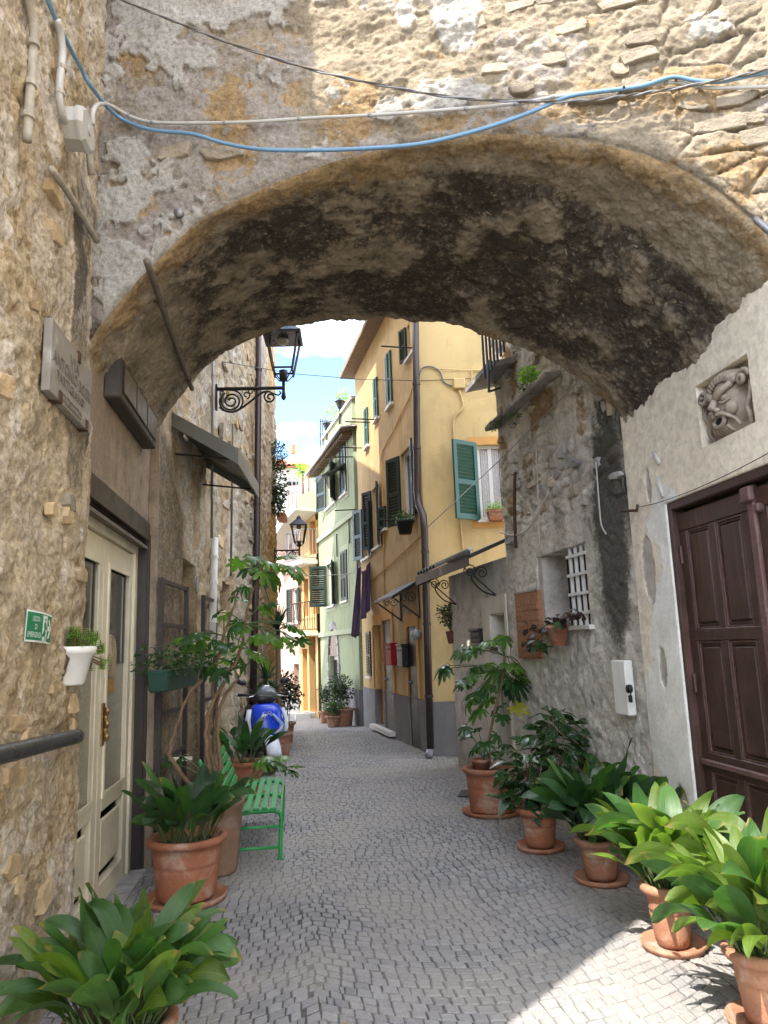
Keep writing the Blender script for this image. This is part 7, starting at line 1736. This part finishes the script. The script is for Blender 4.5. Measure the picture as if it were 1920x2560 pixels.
b = MB(); b.tube([q - A(0, 0, .6), q], .012, 5); b.build('stem', M_bark, tp2)
for i, (x, y) in enumerate(((1285, 1045), (1315, 965), (1320, 935), (1238, 1060))):
    q = RB.px(x, y, .16); t = thing('ledge_plant', tuple(q), ('mossy weed in the middle of the slate ledge', 'trailing weed at the upper slate ledge', 'pale green rosette on the upper slate ledge', 'moss tuft hanging at the ledge end')[i], 'plant'); tag(foliage_mesh('foliage', t, [(q, .07, .08, .07)], 130, L_small if i != 2 else L_sed, 70 + i, (.02, .05) if i != 2 else (.05, .09), .3), kind='stuff')

# ================================================================== bench
M_bgreen = plain('bright green bench paint', (.028, .30, .075), .4, var=.2, scale=9, bump=.002, streak=.2)
bn = thing('green_bench', (-.4, 7.1, 0), 'bright green slatted bench against the left wall', 'bench')
by0, by1 = 6.42, 7.92
def bench_pt(x, z, y): return A(x - .045 * 0, y, z)
seat = [(-.115, .355), (-.175, .395), (-.245, .402), (-.315, .398), (-.385, .390), (-.455, .382), (-.525, .378)]
back = [(-.60, .44), (-.63, .51), (-.66, .58), (-.69, .65), (-.72, .72)]
prof = smooth_path([A(-.125, 0, .0), A(-.118, 0, .20), A(-.115, 0, .33), A(-.17, 0, .372), A(-.30, 0, .375), A(-.45, 0, .36), A(-.55, 0, .36), A(-.61, 0, .42), A(-.70, 0, .62), A(-.775, 0, .80)], 5)
for y in (by0 + .06, by1 - .06, (by0 + by1) / 2):
    b = MB(); P_ = [p + A(0, y, 0) for p in (prof if y != (by0 + by1) / 2 else prof[11:])]; b.tube(P_, .017, 8)
    if y != (by0 + by1) / 2:
        b.tube([A(-.52, y, .36), A(-.60, y, .18), A(-.70, y, .0)], .017, 8); b.tube([A(-.12, y, .09), A(-.66, y, .09)], .013, 8); b.tube([A(-.12, y, .25), A(-.57, y, .25)], .011, 8); b.box(A(-.15, y - .02, 0), A(-.10, y + .02, .008))
    b.build('leg_frame', M_bgreen, bn, True)
for (x, z) in seat:
    b = MB(); w = .024; b.box((x - w, by0, z - .004), (x + w, by1, z + .012)) if x < -.12 else b.box((x - .010, by0, z - .035), (x + .010, by1, z + .018)); bevel(b.build('seat_slat', M_bgreen, bn), .004)
for (x, z) in back:
    b = MB(); b.bar((x + .022, by0, z), (x + .022, by1, z), .014, .055, up=(-.38, 0, .92)); bevel(b.build('back_slat', M_bgreen, bn), .004)

# ================================================================== scooter
M_sblue = plain('scooter blue', (.012, .058, .58), .22, var=.06)
M_slight = plain('scooter light blue', (.20, .30, .62), .25, var=.06)
M_swhite = plain('scooter white', (.62, .66, .74), .25, var=.05)
M_black = plain('scooter black plastic', (.014, .014, .016), .4, var=.2)
M_tyre = plain('tyre rubber', (.018, .018, .018), .75, var=.2)
M_chrome = plain('chrome', (.6, .6, .62), .2, metal=.9, var=.1)
M_screen = plain('smoked screen', (.10, .11, .115), .12, var=.2)
M_head = plain('headlight lens', (.42, .41, .37), .1, var=.15)
s_c = gp(680, 1934); s_rot = math.radians(14)
sct = thing('scooter', tuple(s_c), 'blue and white motor scooter parked facing the camera by the stone house', 'scooter')
def SP(x, y, z):     # x to the picture's right, y backwards along the scooter, z up
    c, s = math.cos(s_rot), math.sin(s_rot); lean = .06 * z
    X = x - lean; return s_c + A(X * c - y * s, X * s + y * c, z)
def ell(cx, cy, cz, rx, ry, n=16, p=2.5, tilt=0.):
    out = []
    for k in range(n):
        a = 2 * PI * k / n; ca, sa = math.cos(a), math.sin(a); x = math.copysign(abs(ca) ** (2 / p), ca) * rx; y = math.copysign(abs(sa) ** (2 / p), sa) * ry
        out.append(SP(cx + x, cy + y, cz + tilt * y))
    return out
def wheel(cy, r, name):
    b = MB(); n, m = 28, 10; V, F = [], []
    for i in range(n):
        a = 2 * PI * i / n
        for j in range(m): q = 2 * PI * j / m; rr = r - .055 + .055 * math.cos(q); V.append(SP(.052 * math.sin(q), cy + rr * math.cos(a), r + rr * math.sin(a)))
    F = [(i * m + j, ((i + 1) % n) * m + j, ((i + 1) % n) * m + (j + 1) % m, i * m + (j + 1) % m) for i in range(n) for j in range(m)]
    b.add(V, F); w = b.build(name, M_tyre, sct, True)
    b = MB(); b.tube([SP(-.05, cy, r), SP(.05, cy, r)], .05, 10)
    for k in range(5): a = 2 * PI * k / 5; b.bar(SP(0, cy, r), SP(0, cy + (r - .1) * math.cos(a), r + (r - .1) * math.sin(a)), .03, .03)
    b.build('rim', M_chrome, w)
wheel(.0, .235, 'front_wheel'); wheel(1.27, .235, 'rear_wheel')
b = MB(); V, F = [], []; n = 14          # front mudguard
for i in range(n + 1):
    a = PI * (.02 + .98 * i / n)
    for j in range(7): q = PI * j / 6; rr = .285 - .05 * (1 - math.sin(q)); V.append(SP(.098 * math.cos(q), -rr * math.cos(a) * 1.0, .235 + rr * math.sin(a) * 1.0))
b.add(V, grid_faces(n + 1, 7).tolist()); o = b.build('front_mudguard', M_swhite, sct, True); o.modifiers.new('s', 'SOLIDIFY').thickness = .006
b = MB()
for s in (-1, 1): b.tube([SP(s * .075, .0, .235), SP(s * .07, .09, .55)], .022, 8)
b.build('fork', M_black, sct, True)
b = MB(); b.loft([ell(0, .06, .40, .06, .07), ell(0, .04, .48, .14, .10), ell(0, .05, .58, .19, .12), ell(0, .08, .70, .215, .125), ell(0, .11, .82, .215, .12), ell(0, .14, .90, .19, .11), ell(0, .15, .93, .15, .09)]); b.build('front_shield', M_sblue, sct, True)
for s in (-1, 1):
    b = MB(); b.loft([[SP(s * x + dx, y, z) for (dx, y) in ((-.03, dy), (.03, dy), (.03, dy + .03), (-.03, dy + .03))] for (x, dy, z) in ((.10, -.055, .50), (.15, -.075, .58), (.17, -.06, .66), (.10, -.055, .74), (.05, -.03, .80))]); b.build('side_flash', M_slight if s > 0 else M_swhite, sct, True)
    b = MB(); b.loft([[SP(s * (x + w * math.cos(a)), y + .014 * math.sin(a), z + .02 * math.cos(a)) for a in np.linspace(0, 2 * PI, 10, endpoint=False)] for (x, y, z, w) in ((.045, -.082, .48, .01), (.07, -.095, .52, .04), (.11, -.085, .57, .05), (.155, -.06, .62, .028))]); b.build('headlight', M_head, sct, True)
    b = MB(); b.loft([[SP(s * (x + dx), y, z) for (dx, y) in ((-.025, dy), (.035, dy + .03), (.03, dy + .12), (-.02, dy + .09))] for (x, dy, z) in ((.22, .05, .50), (.26, .05, .60), (.265, .06, .72), (.23, .09, .86))]); b.build('leg_shield', M_swhite, sct, True)
b = MB(); b.loft([ell(0, .17, .93, .10, .08), ell(0, .16, .98, .17, .10), ell(0, .17, 1.04, .16, .10), ell(0, .20, 1.09, .09, .07)]); b.build('handlebar_cover', M_black, sct, True)
b = MB(); b.loft([ell(.03, .10, .99, .15, .03), ell(.03, .12, 1.06, .15, .04), ell(.03, .155, 1.13, .12, .04), ell(.03, .19, 1.18, .05, .02)]); b.build('screen', M_screen, sct, True)
b = MB(); b.tube([SP(-.16, .17, 1.05), SP(.16, .17, 1.05)], .016, 8); b.build('handlebar', M_chrome, sct, True)
for s in (-1, 1):
    b = MB(); b.tube([SP(s * .15, .18, 1.05), SP(s * .36, .25, 1.06)], .021, 10); b.build('grip', M_black, sct, True)
    b = MB(); b.tube([SP(s * .36, .25, 1.06), SP(s * .385, .26, 1.06)], .023, 10); b.build('bar_end', M_chrome, sct, True)
    b = MB(); b.tube(smooth_path([SP(s * .16, .12, 1.04), SP(s * .24, .12, 1.03), SP(s * .33, .19, 1.01)], 4), .009, 6); b.build('brake_lever', M_chrome, sct, True)
    b = MB(); b.tube(smooth_path([SP(s * .15, .17, 1.07), SP(s * .20, .17, 1.14), SP(s * .27, .17, 1.20)], 4), .010, 6)
    b.loft([[SP(s * (.31 + w * math.cos(a)), .17 + dy, 1.235 + .045 * w / .075 * math.sin(a) + s * s * .012 * math.cos(a)) for a in np.linspace(0, 2 * PI, 12, endpoint=False)] for (w, dy) in ((.035, -.035), (.07, -.01), (.075, .02))]); b.build('mirror', M_black, sct, True)
b = MB(); b.loft([ell(0, .45, .28, .16, .30, 16, 4), ell(0, .45, .34, .16, .30, 16, 4)]); b.build('footboard', M_black, sct, True)
b = MB(); b.loft([ell(0, 1.05, .38, .14, .34), ell(0, 1.08, .55, .17, .42), ell(0, 1.12, .70, .16, .46), ell(0, 1.15, .74, .12, .40)]); b.build('rear_body', M_sblue, sct, True)
b = MB(); b.loft([ell(0, 1.02, .74, .14, .36), ell(0, 1.02, .80, .15, .38), ell(0, 1.05, .85, .12, .34)]); b.build('seat', M_black, sct, True)
b = MB(); b.tube([SP(.10, .62, .28), SP(.20, .66, .02)], .012, 6); b.build('side_stand', M_black, sct)
V, F = text_mesh('DNA', .1, 0.0) if False else text_mesh('SR', .09, .001); V[:, 0] += .25 * V[:, 1]; b = MB(); b.add([SP(-.03 + q[0] * 1.7, -.072 + abs(q[0]) * .10, .80 + q[1]) for q in V], F); b.build('lettering', M_swhite, sct)

# ================================================================== small things on the ground
dm = thing('door_mat', tuple(gp(520, 2345)), 'black rubber door mat in front of the cream door', 'mat')
q0 = gp(505, 2370); md = A(.10, 1.0, 0) / np.linalg.norm(A(.10, 1.0, 0)); mn = A(md[1], -md[0], 0)
m0 = gp(572, 2300) - mn * .46 - md * .05
M_rub_mat = plain('black rubber', (.020, .020, .022), .6, var=.25, scale=20)
b = MB(); b.hexa([m0 + mn * i + md * j + A(0, 0, z) for z in (.004, .012) for i, j in ((0, -.62), (.46, -.62), (.46, 0), (0, 0))]); b.build('base', M_rub_mat, dm)
b = MB()
for i in range(16):
    for j in range(20): p = m0 + mn * (.02 + i * .028) + md * (-.61 + j * .031) + A(0, 0, .012); b.box(p - A(.008, .009, .002), p + A(.008, .009, .005))
tag(b.build('studs', M_rub_mat, dm), kind='stuff')
p = gp(1168, 1990); bk = thing('black_mat', tuple(p), 'small black mat poking out behind the large fatsia pot', 'mat'); b = MB(); b.hexa([p + A(x, y, z) for z in (.004, .014) for x, y in ((-.12, -.05), (.25, -.15), (.35, .25), (.0, .28))]); b.build('sheet', M_rub_mat, bk)
wtb = thing('white_shelf', tuple(on_y(460, 1900, 6.75)), 'pale board corner sticking out behind the fatsia', 'shelf'); p = on_y(460, 1900, 6.75); b = MB(); b.prism([p + A(-.14, .0, .01), p + A(.07, -.02, .03), p + A(.0, .22, .0), p + A(-.12, .22, .0)], (0, 0, -.03)); b.build('board', M_cdoor, wtb); b = MB(); b.box(A(p[0] - .08, p[1] + .08, 0), A(p[0] - .05, p[1] + .11, p[2] - .02)); b.build('post', M_board, wtb)
rs = random.Random(77); lit = MB()
for i in range(60):
    y = rs.uniform(3.2, 15); x = rs.uniform(x_left(y) + .15, x_right(y) - .15); 
    if rs.random() < .7: x = x_right(y) - abs(rs.gauss(0, .5)) - .1 if rs.random() < .6 else x_left(y) + abs(rs.gauss(0, .3)) + .1
    a = rs.uniform(0, 6.3); l = rs.uniform(.012, .035); d = A(math.cos(a), math.sin(a), 0) * l; n_ = A(-d[1], d[0], 0) * .35; p = A(x, y, gz(x, y) + .007); lit.add([p - d, p + n_ + A(0, 0, .006), p + d + A(0, 0, .004), p - n_], [(0, 1, 2, 3)])
tag(lit.build('leaf_litter', M_dead), 'scattered dry leaf bits on the cobbles', 'leaf litter', kind='stuff')
